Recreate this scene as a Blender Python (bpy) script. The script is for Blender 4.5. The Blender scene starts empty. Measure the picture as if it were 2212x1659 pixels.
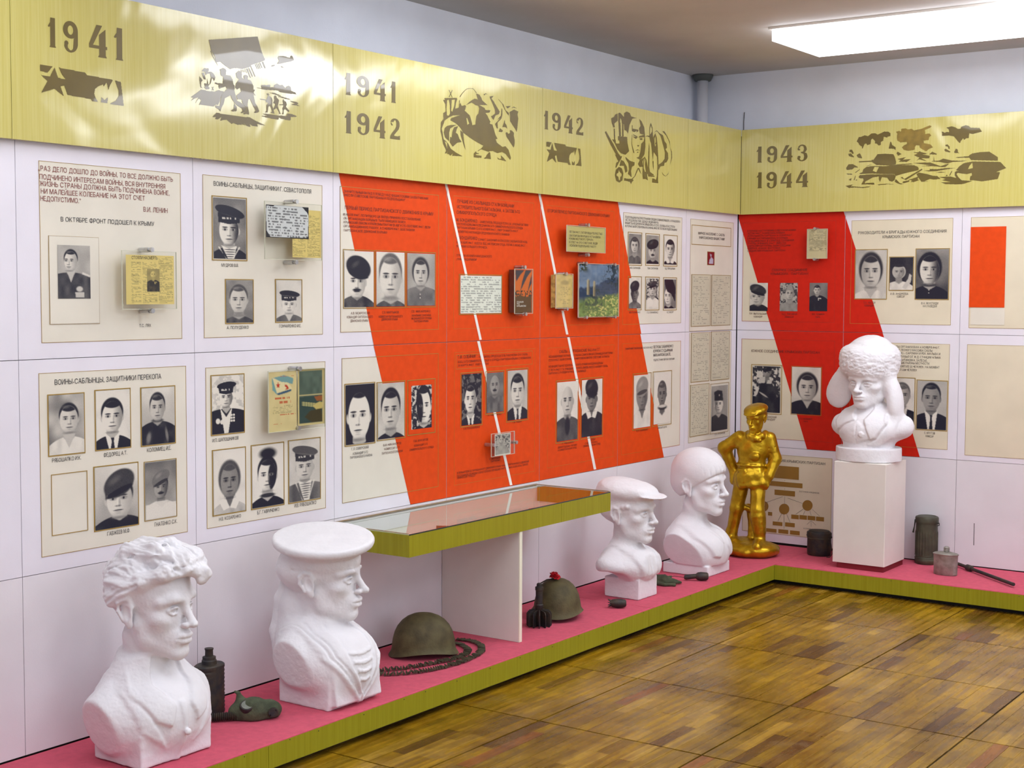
import bpy, math, random
import numpy as np
from mathutils import Matrix, Vector
from mathutils.geometry import tessellate_polygon

random.seed(7)
rng = np.random.default_rng(11)
SC = bpy.context.scene
COL = SC.collection

# ---------------------------------------------------------------- camera
F_PX = 3101.0
CAM = np.array([3.9653, -8.0255, 1.6418])
YAW, PITCH, ROLL = -0.6138, -0.0637, 0.004
_fw = np.array([math.sin(YAW) * math.cos(PITCH), math.cos(YAW) * math.cos(PITCH), math.sin(PITCH)])
_r = np.array([math.cos(YAW), -math.sin(YAW), 0.0])
_u = np.cross(_r, _fw)
_rt = _r * math.cos(ROLL) + _u * math.sin(ROLL)
_up = _u * math.cos(ROLL) - _r * math.sin(ROLL)
cd = bpy.data.cameras.new('camera')
cam = bpy.data.objects.new('camera', cd)
COL.objects.link(cam)
m = Matrix.Identity(4)
for i in range(3):
    m[i][0] = _rt[i]; m[i][1] = _up[i]; m[i][2] = -_fw[i]; m[i][3] = CAM[i]
cam.matrix_world = m
cd.sensor_width = 36.0
cd.lens = 36.0 * F_PX / 2212.0
cd.clip_start = 0.05
SC.camera = cam

# ---------------------------------------------------------------- world, exposure
w = bpy.data.worlds.new('world')
SC.world = w
w.use_nodes = True
w.node_tree.nodes['Background'].inputs[0].default_value = (0.80, 0.86, 1.0, 1)
w.node_tree.nodes['Background'].inputs[1].default_value = 0.3
SC.view_settings.view_transform = 'Standard'
SC.view_settings.look = 'None'
SC.view_settings.exposure = -0.04
SC.view_settings.gamma = 1.0
SC.view_settings.use_curve_mapping = False
LAMP = 11.0        # strength of the luminous ceiling panels
DAY = 1.9           # daylight panes of the windows on the right wall
DAY_COL = (0.86, 0.94, 1.12)
LAMP_COL = (0.93, 0.97, 1.06)

# ---------------------------------------------------------------- colours and materials
def lin(c):
    out = []
    for v in c:
        v = v / 255.0
        out.append(v / 12.92 if v <= 0.04045 else ((v + 0.055) / 1.055) ** 2.4)
    return tuple(out)

def nmat(name, col, rough=0.6, var=0.0, vscale=6.0, bump=0.0, bscale=60.0, metal=0.0, coat=0.0, spec=0.5,
         stretch=(1, 1, 1), detail=4.0, col2=None, sheen=0.0):
    m = bpy.data.materials.new(name)
    m.use_nodes = True
    nt = m.node_tree
    b = nt.nodes['Principled BSDF']
    b.inputs['Base Color'].default_value = (*col, 1)
    b.inputs['Roughness'].default_value = rough
    b.inputs['Metallic'].default_value = metal
    b.inputs['Coat Weight'].default_value = coat
    b.inputs['Specular IOR Level'].default_value = spec
    tc = nt.nodes.new('ShaderNodeTexCoord')
    mp = nt.nodes.new('ShaderNodeMapping')
    mp.inputs['Scale'].default_value = stretch
    nt.links.new(tc.outputs['Object'], mp.inputs['Vector'])
    if var > 0 or col2 is not None:
        n = nt.nodes.new('ShaderNodeTexNoise')
        n.inputs['Scale'].default_value = vscale
        n.inputs['Detail'].default_value = detail
        nt.links.new(mp.outputs['Vector'], n.inputs['Vector'])
        r = nt.nodes.new('ShaderNodeValToRGB')
        c2 = col2 if col2 is not None else tuple(max(0, c * (1 - var)) for c in col)
        c1 = col if col2 is not None else tuple(min(1, c * (1 + var * 0.5)) for c in col)
        r.color_ramp.elements[0].position = 0.35
        r.color_ramp.elements[1].position = 0.65
        r.color_ramp.elements[0].color = (*c2, 1)
        r.color_ramp.elements[1].color = (*c1, 1)
        nt.links.new(n.outputs['Fac'], r.inputs['Fac'])
        nt.links.new(r.outputs['Color'], b.inputs['Base Color'])
    if bump > 0:
        n2 = nt.nodes.new('ShaderNodeTexNoise')
        n2.inputs['Scale'].default_value = bscale
        n2.inputs['Detail'].default_value = 5
        nt.links.new(tc.outputs['Object'], n2.inputs['Vector'])
        bp = nt.nodes.new('ShaderNodeBump')
        bp.inputs['Strength'].default_value = bump
        bp.inputs['Distance'].default_value = 0.004
        nt.links.new(n2.outputs['Fac'], bp.inputs['Height'])
        nt.links.new(bp.outputs['Normal'], b.inputs['Normal'])
    return m

def veneer(name, c1, c2, rough, coat, wave=0.0, wscale=2.2):
    """pale olive wood-print laminate with fine upright grain and a slightly wavy lacquer"""
    m = bpy.data.materials.new(name)
    m.use_nodes = True
    nt = m.node_tree
    b = nt.nodes['Principled BSDF']
    b.inputs['Roughness'].default_value = rough
    b.inputs['Coat Weight'].default_value = coat
    b.inputs['Coat Roughness'].default_value = 0.11
    b.inputs['Specular IOR Level'].default_value = 0.2
    b.inputs['Coat IOR'].default_value = 1.7
    tc = nt.nodes.new('ShaderNodeTexCoord')
    mp = nt.nodes.new('ShaderNodeMapping')
    mp.inputs['Scale'].default_value = (70, 70, 1.6)
    nt.links.new(tc.outputs['Object'], mp.inputs['Vector'])
    n = nt.nodes.new('ShaderNodeTexNoise')
    n.inputs['Scale'].default_value = 1.6
    n.inputs['Detail'].default_value = 6
    n.inputs['Distortion'].default_value = 0.6
    nt.links.new(mp.outputs['Vector'], n.inputs['Vector'])
    r = nt.nodes.new('ShaderNodeValToRGB')
    r.color_ramp.elements[0].position = 0.36
    r.color_ramp.elements[1].position = 0.62
    r.color_ramp.elements[0].color = (*c2, 1)
    r.color_ramp.elements[1].color = (*c1, 1)
    nt.links.new(n.outputs['Fac'], r.inputs['Fac'])
    nt.links.new(r.outputs['Color'], b.inputs['Base Color'])
    if wave > 0:
        n2 = nt.nodes.new('ShaderNodeTexNoise')
        n2.inputs['Scale'].default_value = wscale
        n2.inputs['Detail'].default_value = 2.0
        n2.inputs['Distortion'].default_value = 1.2
        nt.links.new(tc.outputs['Object'], n2.inputs['Vector'])
        bp = nt.nodes.new('ShaderNodeBump')
        bp.inputs['Strength'].default_value = wave
        bp.inputs['Distance'].default_value = 0.05
        nt.links.new(n2.outputs['Fac'], bp.inputs['Height'])
        nt.links.new(bp.outputs['Normal'], b.inputs['Normal'])
        nt.links.new(bp.outputs['Normal'], b.inputs['Coat Normal'])
    return m

def colattr(name, rough=0.5, spec=0.4, coat=0.0, grain=0.0):
    m = bpy.data.materials.new(name)
    m.use_nodes = True
    nt = m.node_tree
    b = nt.nodes['Principled BSDF']
    b.inputs['Roughness'].default_value = rough
    b.inputs['Specular IOR Level'].default_value = spec
    b.inputs['Coat Weight'].default_value = coat
    a = nt.nodes.new('ShaderNodeAttribute')
    a.attribute_name = 'ink'
    if grain > 0:
        n = nt.nodes.new('ShaderNodeTexNoise')
        n.inputs['Scale'].default_value = 450
        mx = nt.nodes.new('ShaderNodeMix')
        mx.data_type = 'RGBA'; mx.blend_type = 'MULTIPLY'
        mx.inputs[0].default_value = grain
        g = nt.nodes.new('ShaderNodeTexCoord')
        nt.links.new(g.outputs['Object'], n.inputs['Vector'])
        nt.links.new(a.outputs['Color'], mx.inputs[6])
        nt.links.new(n.outputs['Color'], mx.inputs[7])
        nt.links.new(mx.outputs[2], b.inputs['Base Color'])
    else:
        nt.links.new(a.outputs['Color'], b.inputs['Base Color'])
    return m

M = {}
M['wall'] = nmat('wall_paint', lin((236, 239, 248)), 0.85, 0.05, 3.0, 0.15, 90)
M['ceiling'] = nmat('ceiling_paint', lin((206, 204, 200)), 0.9, 0.06, 2.0, 0.2, 60)
M['board'] = nmat('white_board', lin((228, 224, 232)), 0.45, 0.03, 5.0, 0.04, 160)
M['low_board'] = nmat('low_white_board', lin((224, 220, 224)), 0.5, 0.04, 4.0, 0.06, 160)
M['gap'] = nmat('dark_gap', (0.03, 0.025, 0.02), 0.9)
M['cream'] = nmat('cream_print', lin((224, 218, 202)), 0.55, 0.05, 5.0)
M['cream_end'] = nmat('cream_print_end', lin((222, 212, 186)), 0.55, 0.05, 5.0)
M['orange'] = nmat('orange_paint', lin((222, 72, 14)), 0.6, 0.06, 30.0, spec=0.2)
M['red'] = nmat('red_paint', lin((204, 34, 14)), 0.6, 0.06, 30.0, spec=0.2)  # same orange paint, the end wall's weaker light put into the colour
M['gold_line'] = nmat('gold_line', lin((160, 128, 50)), 0.45)
M['gold_faint'] = nmat('gold_faint', lin((190, 104, 20)), 0.5)
M['red_faint'] = nmat('red_faint', lin((170, 34, 14)), 0.5)
M['white_strip'] = nmat('white_strip', lin((238, 232, 224)), 0.5)
M['ink'] = nmat('black_ink', lin((34, 32, 40)), 0.5)
M['ink_red'] = nmat('dark_red_ink', lin((122, 40, 36)), 0.5)
M['ink_brown'] = nmat('brown_ink', lin((88, 26, 10)), 0.5)
M['ink_end'] = nmat('brown_ink_end', lin((74, 16, 10)), 0.5)
M['photo'] = colattr('photo_print', 0.45, 0.4)
M['paper'] = colattr('printed_paper', 0.7, 0.2)
M['frieze'] = veneer('frieze_veneer', lin((204, 194, 114)), lin((196, 184, 98)), 0.45, 1.0, 0.20, 1.5)
M['fascia'] = veneer('olive_veneer', lin((156, 150, 34)), lin((147, 140, 27)), 0.45, 0.08)
M['stencil'] = nmat('stencil_brown', lin((104, 88, 34)), 0.3, 0.12, 8.0, coat=0.5)
M['stencil_soft'] = nmat('stencil_ochre', lin((140, 116, 44)), 0.3, 0.25, 20.0, coat=0.5)
M['plaster'] = nmat('white_plaster', lin((230, 228, 231)), 0.8, 0.03, 14.0, 0.22, 120)
M['carpet'] = nmat('pink_cloth', lin((206, 84, 106)), 0.95, 0.08, 40.0, 0.3, 500)
M['white_paint'] = nmat('white_gloss', lin((228, 222, 214)), 0.5, 0.04, 5.0, 0.05, 100)
M['maroon'] = nmat('maroon_plinth', lin((122, 20, 34)), 0.7)
M['chrome'] = nmat('dull_metal', (0.55, 0.55, 0.55), 0.35, 0.2, 40, metal=0.9)
M['iron'] = nmat('dark_iron', (0.022, 0.024, 0.028), 0.55, 0.5, 25, 0.4, 90, metal=0.3, col2=(0.06, 0.045, 0.03))
M['rust'] = nmat('rusty_steel', (0.085, 0.075, 0.04), 0.65, 0.4, 22, 0.5, 120, metal=0.2, col2=(0.04, 0.035, 0.018))
M['helmet'] = nmat('helmet_steel', (0.105, 0.088, 0.032), 0.7, 0.4, 18, 0.4, 120, col2=(0.058, 0.045, 0.014))
M['green_metal'] = nmat('field_green', (0.085, 0.085, 0.05), 0.5, 0.4, 18, 0.3, 90, metal=0.3, col2=(0.05, 0.045, 0.03))
M['alu'] = nmat('aged_aluminium', (0.36, 0.34, 0.30), 0.5, 0.3, 30, 0.2, 60, metal=0.55, col2=(0.24, 0.22, 0.19))
M['canvas'] = nmat('khaki_canvas', (0.07, 0.085, 0.045), 0.9, 0.4, 25, 0.4, 200)
M['flower'] = nmat('red_flower', lin((200, 18, 36)), 0.7, 0.3, 80)
M['gold'] = nmat('gold_bronze_paint', lin((204, 166, 34)), 0.32, 0.35, 18, 0.25, 60, metal=0.8, col2=lin((176, 138, 22)))
M['black'] = nmat('black_void', (0.008, 0.008, 0.012), 0.6)
M['pipe'] = nmat('pipe_paint', lin((226, 226, 232)), 0.45)
M['lens'] = nmat('clouded_glass', (0.22, 0.24, 0.2), 0.25, 0.2, 20)

def glassmat(name, tint=(1, 1, 1), rough=0.0, refl=1.0):
    m = bpy.data.materials.new(name)
    m.use_nodes = True
    nt = m.node_tree
    for n in list(nt.nodes):
        if n.type == 'BSDF_PRINCIPLED':
            nt.nodes.remove(n)
    out = [n for n in nt.nodes if n.type == 'OUTPUT_MATERIAL'][0]
    t = nt.nodes.new('ShaderNodeBsdfTransparent')
    t.inputs[0].default_value = (*tint, 1)
    g = nt.nodes.new('ShaderNodeBsdfGlossy')
    g.inputs['Roughness'].default_value = rough
    fr = nt.nodes.new('ShaderNodeFresnel')
    fr.inputs['IOR'].default_value = 1.5
    mt = nt.nodes.new('ShaderNodeMath'); mt.operation = 'MULTIPLY'
    mt.inputs[1].default_value = refl
    mx = nt.nodes.new('ShaderNodeMixShader')
    ge = nt.nodes.new('ShaderNodeNewGeometry')
    iv = nt.nodes.new('ShaderNodeMath'); iv.operation = 'SUBTRACT'; iv.inputs[0].default_value = 1.0
    m2 = nt.nodes.new('ShaderNodeMath'); m2.operation = 'MULTIPLY'
    nt.links.new(ge.outputs['Backfacing'], iv.inputs[1])
    nt.links.new(fr.outputs[0], m2.inputs[0]); nt.links.new(iv.outputs[0], m2.inputs[1])
    nt.links.new(m2.outputs[0], mt.inputs[0])
    nt.links.new(mt.outputs[0], mx.inputs[0])
    nt.links.new(t.outputs[0], mx.inputs[1])
    nt.links.new(g.outputs[0], mx.inputs[2])
    nt.links.new(mx.outputs[0], out.inputs[0])
    return m
M['glass'] = glassmat('case_glass', (0.93, 0.97, 0.95), 0.01, 1.15)
M['plexi'] = glassmat('clear_acrylic', (0.97, 0.975, 0.96), 0.02, 0.8)
M['plexi_edge'] = nmat('acrylic_edge', lin((206, 206, 184)), 0.2)

em = bpy.data.materials.new('lamp_glow')
em.use_nodes = True
_b = em.node_tree.nodes['Principled BSDF']
_b.inputs['Base Color'].default_value = (0.9, 0.9, 0.9, 1)
_b.inputs['Emission Color'].default_value = (*LAMP_COL, 1)
_b.inputs['Emission Strength'].default_value = LAMP
M['lamp'] = em

# ---------------------------------------------------------------- object helpers
def tag(o, label=None, cat=None, group=None, kind=None):
    if label: o['label'] = label
    if cat: o['category'] = cat
    if group: o['group'] = group
    if kind: o['kind'] = kind
    return o

def thing(name, loc, label, cat, group=None, rotz=0.0):
    o = bpy.data.objects.new(name, None)
    o.empty_display_size = 0.1
    o.location = loc
    o.rotation_euler = (0, 0, rotz)
    COL.objects.link(o)
    o['wl'] = [float(loc[0]), float(loc[1]), float(loc[2]), float(rotz)]
    return tag(o, label, cat, group)

def root_of(o):
    while o.parent is not None:
        o = o.parent
    return o

def mk(name, verts, faces, mat, parent=None, smooth=False, local=False):
    """one mesh object; verts are world coordinates unless local, children keep their thing's frame"""
    v = np.array(verts, dtype=np.float64).reshape(-1, 3)
    if parent is not None and not local:
        r = root_of(parent)
        wl = r.get('wl', [0, 0, 0, 0])
        v = v - np.array(wl[:3])
        if abs(wl[3]) > 1e-9:
            c, s = math.cos(-wl[3]), math.sin(-wl[3])
            v = np.stack([v[:, 0] * c - v[:, 1] * s, v[:, 0] * s + v[:, 1] * c, v[:, 2]], 1)
    me = bpy.data.meshes.new(name)
    if isinstance(faces, np.ndarray):
        nf, k = faces.shape
        me.vertices.add(len(v)); me.vertices.foreach_set('co', v.astype(np.float32).ravel())
        me.loops.add(nf * k); me.loops.foreach_set('vertex_index', faces.astype(np.int32).ravel())
        me.polygons.add(nf); me.polygons.foreach_set('loop_start', np.arange(0, nf * k, k, dtype=np.int32))
        me.update(calc_edges=True)
    else:
        me.from_pydata([tuple(p) for p in v], [], faces)
        me.update()
    if smooth:
        me.polygons.foreach_set('use_smooth', np.ones(len(me.polygons), dtype=bool))
    me.materials.append(mat)
    o = bpy.data.objects.new(name, me)
    COL.objects.link(o)
    if parent is not None:
        o.parent = parent
    return o

def setcol(o, cols, name='ink'):
    a = o.data.attributes.new(name, 'FLOAT_COLOR', 'POINT')
    c = np.ones((len(cols), 4), dtype=np.float32)
    c[:, :3] = cols
    a.data.foreach_set('color', c.ravel())

BF = [(0, 3, 2, 1), (4, 5, 6, 7), (0, 1, 5, 4), (1, 2, 6, 5), (2, 3, 7, 6), (3, 0, 4, 7)]
class MB:
    """collects boxes, tubes, lathes into one mesh"""
    def __init__(s): s.v = []; s.f = []
    def add(s, v, f):
        n = len(s.v); s.v += [tuple(p) for p in v]; s.f += [tuple(i + n for i in q) for q in f]
        return s
    def box(s, x0, x1, y0, y1, z0, z1):
        return s.add([(x0, y0, z0), (x1, y0, z0), (x1, y1, z0), (x0, y1, z0), (x0, y0, z1), (x1, y0, z1), (x1, y1, z1), (x0, y1, z1)], BF)
    def bbox(s, x0, x1, y0, y1, z0, z1, b=0.002):
        """box with chamfered upright and top edges"""
        rings = []
        for z, i in ((z0, 0), (z1 - b, 0), (z1, b)):
            a = [(x0 + b + i, y0 + i), (x1 - b - i, y0 + i), (x1 - i, y0 + b + i), (x1 - i, y1 - b - i), (x1 - b - i, y1 - i), (x0 + b + i, y1 - i), (x0 + i, y1 - b - i), (x0 + i, y0 + b + i)]
            rings.append([(p[0], p[1], z) for p in a])
        return s.rings(rings, caps=True)
    def rings(s, rings, caps=True, closed=False):
        k = len(rings[0]); v = [p for r in rings for p in r]; f = []
        n = len(rings)
        for i in range(n - 1 if not closed else n):
            for j in range(k):
                a = i * k + j; b = i * k + (j + 1) % k; c = ((i + 1) % n) * k + (j + 1) % k; d = ((i + 1) % n) * k + j
                f.append((a, b, c, d))
        if caps and not closed:
            f.append(tuple(range(k - 1, -1, -1))); f.append(tuple((n - 1) * k + j for j in range(k)))
        return s.add(v, f)
    def lathe(s, prof, c=(0, 0, 0), n=32, sx=1.0, sy=1.0, axis='z', caps=True):
        R = []
        for r, z in prof:
            ring = []
            for j in range(n):
                a = 2 * math.pi * j / n
                p = (r * math.cos(a) * sx, r * math.sin(a) * sy, z)
                if axis == 'x': p = (p[2], p[0], p[1])
                if axis == 'y': p = (p[1], p[2], p[0])
                ring.append((c[0] + p[0], c[1] + p[1], c[2] + p[2]))
            R.append(ring)
        return s.rings(R, caps)
    def tube(s, pts, r, n=8, caps=True):
        pts = [Vector(p) for p in pts]
        rs = r if isinstance(r, (list, tuple)) else [r] * len(pts)
        R = []
        prev = None
        for i, p in enumerate(pts):
            d = (pts[min(i + 1, len(pts) - 1)] - pts[max(i - 1, 0)])
            if d.length < 1e-9: d = Vector((0, 0, 1))
            d.normalize()
            if prev is None:
                a = d.orthogonal().normalized()
            else:
                a = (prev - d * prev.dot(d))
                a = a.normalized() if a.length > 1e-6 else d.orthogonal().normalized()
            prev = a
            b = d.cross(a)
            R.append([tuple(p + (a * math.cos(2 * math.pi * j / n) + b * math.sin(2 * math.pi * j / n)) * rs[i]) for j in range(n)])
        return s.rings(R, caps)
    def ball(s, c, r, n=12, m=8, sc=(1, 1, 1)):
        R = []
        for i in range(1, m):
            t = math.pi * i / m
            R.append([(c[0] + r * sc[0] * math.sin(t) * math.cos(2 * math.pi * j / n), c[1] + r * sc[1] * math.sin(t) * math.sin(2 * math.pi * j / n), c[2] - r * sc[2] * math.cos(t)) for j in range(n)])
        return s.rings(R, True)
    def build(s, name, mat, parent=None, smooth=False, local=False):
        return mk(name, s.v, s.f, mat, parent, smooth, local)

def autosmooth(o, deg=35):
    me = o.data
    me.polygons.foreach_set('use_smooth', np.ones(len(me.polygons), dtype=bool))
    try:
        me.set_sharp_from_angle(angle=math.radians(deg))
    except Exception:
        pass
    return o

def struct(name, mb, mat, parent=None, **k):
    o = mb.build(name, mat, parent, **k)
    if parent is None:
        o['kind'] = 'structure'
    return o

# ---------------------------------------------------------------- wall planes of the exhibition
def rayd(u, v):
    return _fw + (u - 1106.5) / F_PX * _rt - (v - 829.0) / F_PX * _up
class Plane:
    """reading plane: s runs to the right along the wall, z up, off = distance in front of the wall face"""
    def __init__(s, which): s.w = which
    def q(s, u, v, off=0.0):
        d = rayd(u, v)
        if s.w == 'L':
            t = (off - CAM[0]) / d[0]; p = CAM + d * t; return p[1], p[2]
        t = (-off - CAM[1]) / d[1]; p = CAM + d * t; return p[0], p[2]
    def p3(s, a, z, off):
        return (off, a, z) if s.w == 'L' else (a, -off, z)
PL, PE = Plane('L'), Plane('E')
def poly3(plane, loops, off):
    """fill 2D loops (even-odd, first loop outer) on a plane"""
    allp = [p for lp in loops for p in lp]
    tris = tessellate_polygon([[Vector((p[0], p[1], 0)) for p in lp] for lp in loops])
    return [plane.p3(p[0], p[1], off) for p in allp], [tuple(t) for t in tris]
def fixwind(plane, v, f):
    out = []
    nrm = np.array([1.0, 0, 0]) if plane.w == 'L' else np.array([0, -1.0, 0])
    V = np.array(v)
    for t in f:
        n = np.cross(V[t[1]] - V[t[0]], V[t[2]] - V[t[0]])
        out.append(t if n @ nrm >= 0 else tuple(reversed(t)))
    return out
def slab(mb, plane, s0, s1, z0, z1, o0, o1):
    a = plane.p3(s0, z0, o0); b = plane.p3(s1, z1, o1)
    lo = [min(a[i], b[i]) for i in range(3)]; hi = [max(a[i], b[i]) for i in range(3)]
    return mb.box(lo[0], hi[0], lo[1], hi[1], lo[2], hi[2])
# ---------------------------------------------------------------- room shell
XW, YW, H = -0.36, 0.14, 3.0         # the building's own walls stand behind the exhibition screens
X1, Y0 = 6.6, -9.8
ZP = 0.114                            # top of the low display platform
ZB, ZM, ZF, ZT = 0.710, 1.417, 2.121, 2.631
PD, PE2 = 0.5506, 0.593               # platform depth along the two walls
struct('wall_left', MB().box(XW - 0.1, XW, Y0, YW, 0, H), M['wall'])
struct('wall_end', MB().box(XW - 0.1, X1, YW, YW + 0.1, 0, H), M['wall'])
WN = [(-8.9, -7.3), (-6.9, -5.3), (-4.9, -3.3), (-2.9, -1.3)]      # daylight windows of the room, out of view on the right
mb = MB().box(X1, X1 + 0.1, Y0, YW, 0, 0.85).box(X1, X1 + 0.1, Y0, YW, 2.75, H)
_e = [Y0] + [v for w_ in WN for v in w_] + [YW]
for a, c in zip(_e[0::2], _e[1::2]): mb.box(X1, X1 + 0.1, a, c, 0.85, 2.75)
struct('wall_right', mb, M['wall'])
dm = bpy.data.materials.new('daylight')
dm.use_nodes = True
_d = dm.node_tree.nodes['Principled BSDF']
_d.inputs['Base Color'].default_value = (0.8, 0.8, 0.8, 1)
_d.inputs['Emission Color'].default_value = (*DAY_COL, 1)
_d.inputs['Emission Strength'].default_value = DAY
for i, (a, c) in enumerate(WN):
    wn = thing('window_%d' % (i + 1), (X1 + 0.05, (a + c) / 2, 0.85), None, None); wn['kind'] = 'structure'
    MB().box(X1 + 0.05, X1 + 0.06, a, c, 0.85, 2.75).build('pane', dm, wn)
    mb = MB()
    for y in (a, (a + c) / 2 - 0.02, c - 0.04): mb.box(X1 + 0.02, X1 + 0.049, y, y + 0.04, 0.85, 2.75)
    for z in (0.85, 2.2, 2.71): mb.box(X1 + 0.021, X1 + 0.048, a, c, z, z + 0.04)
    mb.build('frame', M['white_paint'], wn)
struct('wall_back', MB().box(XW - 0.1, X1, Y0 - 0.1, Y0, 0, H), M['wall'])
struct('ceiling', MB().box(XW - 0.1, X1 + 0.1, Y0 - 0.1, YW + 0.1, H, H + 0.1), M['ceiling'])
# dark battens the screens are fixed to
struct('trim_1', MB().box(-0.06, -0.022, Y0 + 0.02, -0.02, 0, 2.60).box(-0.06, 4.6, 0.022, 0.06, 0, 2.60), M['gap'])

# --- parquet floor
fl = bpy.data.materials.new('worn_parquet')
fl.use_nodes = True
nt = fl.node_tree
b = nt.nodes['Principled BSDF']
b.inputs['Specular IOR Level'].default_value = 0.25
ge = nt.nodes.new('ShaderNodeNewGeometry')
at = nt.nodes.new('ShaderNodeAttribute'); at.attribute_name = 'ink'
n1 = nt.nodes.new('ShaderNodeTexNoise'); n1.inputs['Scale'].default_value = 1.7; n1.inputs['Detail'].default_value = 7; n1.inputs['Roughness'].default_value = 0.7
mp = nt.nodes.new('ShaderNodeMapping'); mp.inputs['Scale'].default_value = (45, 3, 1)
n2 = nt.nodes.new('ShaderNodeTexNoise'); n2.inputs['Scale'].default_value = 1.0; n2.inputs['Detail'].default_value = 6
nt.links.new(ge.outputs['Position'], n1.inputs['Vector'])
nt.links.new(ge.outputs['Position'], mp.inputs['Vector'])
nt.links.new(mp.outputs['Vector'], n2.inputs['Vector'])
r1 = nt.nodes.new('ShaderNodeValToRGB')
r1.color_ramp.elements[0].position = 0.33; r1.color_ramp.elements[0].color = (0.40, 0.34, 0.26, 1)
r1.color_ramp.elements[1].position = 0.60; r1.color_ramp.elements[1].color = (1.0, 1.0, 1.0, 1)
r2 = nt.nodes.new('ShaderNodeValToRGB')
r2.color_ramp.elements[0].position = 0.30; r2.color_ramp.elements[0].color = (0.62, 0.55, 0.5, 1)
r2.color_ramp.elements[1].position = 0.62; r2.color_ramp.elements[1].color = (1.12, 1.12, 1.1, 1)
nt.links.new(n1.outputs['Fac'], r1.inputs['Fac']); nt.links.new(n2.outputs['Fac'], r2.inputs['Fac'])
ma = nt.nodes.new('ShaderNodeMix'); ma.data_type = 'RGBA'; ma.blend_type = 'MULTIPLY'; ma.inputs[0].default_value = 1
mb_ = nt.nodes.new('ShaderNodeMix'); mb_.data_type = 'RGBA'; mb_.blend_type = 'MULTIPLY'; mb_.inputs[0].default_value = 1
nt.links.new(at.outputs['Color'], ma.inputs[6]); nt.links.new(r1.outputs['Color'], ma.inputs[7])
nt.links.new(ma.outputs[2], mb_.inputs[6]); nt.links.new(r2.outputs['Color'], mb_.inputs[7])
# grey scuffs
n3 = nt.nodes.new('ShaderNodeTexNoise'); n3.inputs['Scale'].default_value = 2.6; n3.inputs['Detail'].default_value = 8; n3.inputs['Roughness'].default_value = 0.75
nt.links.new(ge.outputs['Position'], n3.inputs['Vector'])
r3 = nt.nodes.new('ShaderNodeValToRGB')
r3.color_ramp.elements[0].position = 0.56; r3.color_ramp.elements[0].color = (0, 0, 0, 1)
r3.color_ramp.elements[1].position = 0.70; r3.color_ramp.elements[1].color = (0.5, 0.5, 0.5, 1)
nt.links.new(n3.outputs['Fac'], r3.inputs['Fac'])
mc = nt.nodes.new('ShaderNodeMix'); mc.data_type = 'RGBA'
nt.links.new(r3.outputs['Color'], mc.inputs[0]); nt.links.new(mb_.outputs[2], mc.inputs[6])
mc.inputs[7].default_value = (*lin((128, 108, 78)), 1)
nt.links.new(mc.outputs[2], b.inputs['Base Color'])
rr = nt.nodes.new('ShaderNodeMapRange')
rr.inputs['From Min'].default_value = 0.3; rr.inputs['From Max'].default_value = 0.7
rr.inputs['To Min'].default_value = 0.16; rr.inputs['To Max'].default_value = 0.36
nt.links.new(n2.outputs['Fac'], rr.inputs['Value']); nt.links.new(rr.outputs['Result'], b.inputs['Roughness'])
bp = nt.nodes.new('ShaderNodeBump'); bp.inputs['Strength'].default_value = 0.25; bp.inputs['Distance'].default_value = 0.002
nt.links.new(n2.outputs['Fac'], bp.inputs['Height']); nt.links.new(bp.outputs['Normal'], b.inputs['Normal'])
M['parquet'] = fl
M['subfloor'] = nmat('dark_subfloor', lin((58, 42, 20)), 0.6)
M['floorfar'] = nmat('parquet_far', lin((150, 116, 44)), 0.35, 0.3, 3.0)

floor = struct('floor', MB().box(XW - 0.1, X1 + 0.1, Y0 - 0.1, YW + 0.1, -0.1, -0.006), M['subfloor'])
floor['wl'] = [0, 0, 0, 0]
struct('trim_2', MB().box(4.43, X1, Y0, YW, -0.0059, 0.0).box(XW, 4.43, Y0, -6.53, -0.0059, 0.0).box(XW, 0.23, -6.53, YW, -0.0059, -0.001).box(0.23, 4.43, -0.53, YW, -0.0059, -0.001), M['floorfar'])
def px(P):
    v = np.array(P) - CAM; z = v @ _fw
    return 1106.5 + F_PX * (v @ _rt) / z, 829 - F_PX * (v @ _up) / z, z
strips = []
for ix in range(6):
    for iy in range(8):
        xa = 0.23 + 0.70 * ix; ya = -0.53 - 0.75 * (iy + 1)
        tone = rng.uniform(0.9, 1.08)
        for k in range(13):
            w = (0.70 - 0.007) / 13
            x0 = xa + 0.0035 + k * w
            cuts = [0.0] + ([0.375] if k % 2 == 0 else [rng.uniform(0.12, 0.3), rng.uniform(0.45, 0.65)]) + [0.75]
            for a, c in zip(cuts[:-1], cuts[1:]):
                y0 = ya + 0.0035 + a * (0.743 / 0.75); y1 = ya + 0.0035 + c * (0.743 / 0.75)
                if x0 + w < PD - 0.1 or y0 > -0.5: continue
                t = tone * rng.uniform(0.82, 1.14)
                col = np.array(lin((156, 120, 22))) * t
                if rng.random() < 0.10: col = np.array(lin((184, 146, 50))) * rng.uniform(0.85, 1.0)
                if rng.random() < 0.08: col = np.array(lin((118, 84, 28))) * rng.uniform(0.8, 1.1)
                if rng.random() < 0.02: col = np.array(lin((146, 92, 36)))
                zt = rng.uniform(-0.0008, 0.0)
                g = 0.0004
                u, v, z = px(((x0 + w / 2), (y0 + y1) / 2, 0))
                area = w * (y1 - y0) / z ** 3
                vis = 111 < u < 2102 and v < 1547 and x0 > PD - 0.03 and y1 < -PE2 + 0.02
                strips.append((area if vis else -area, x0 + g, x0 + w - g, y0 + g, y1 - g, zt, col))
strips.sort(key=lambda s: -s[0])
rest = MB(); rc = []
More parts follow.
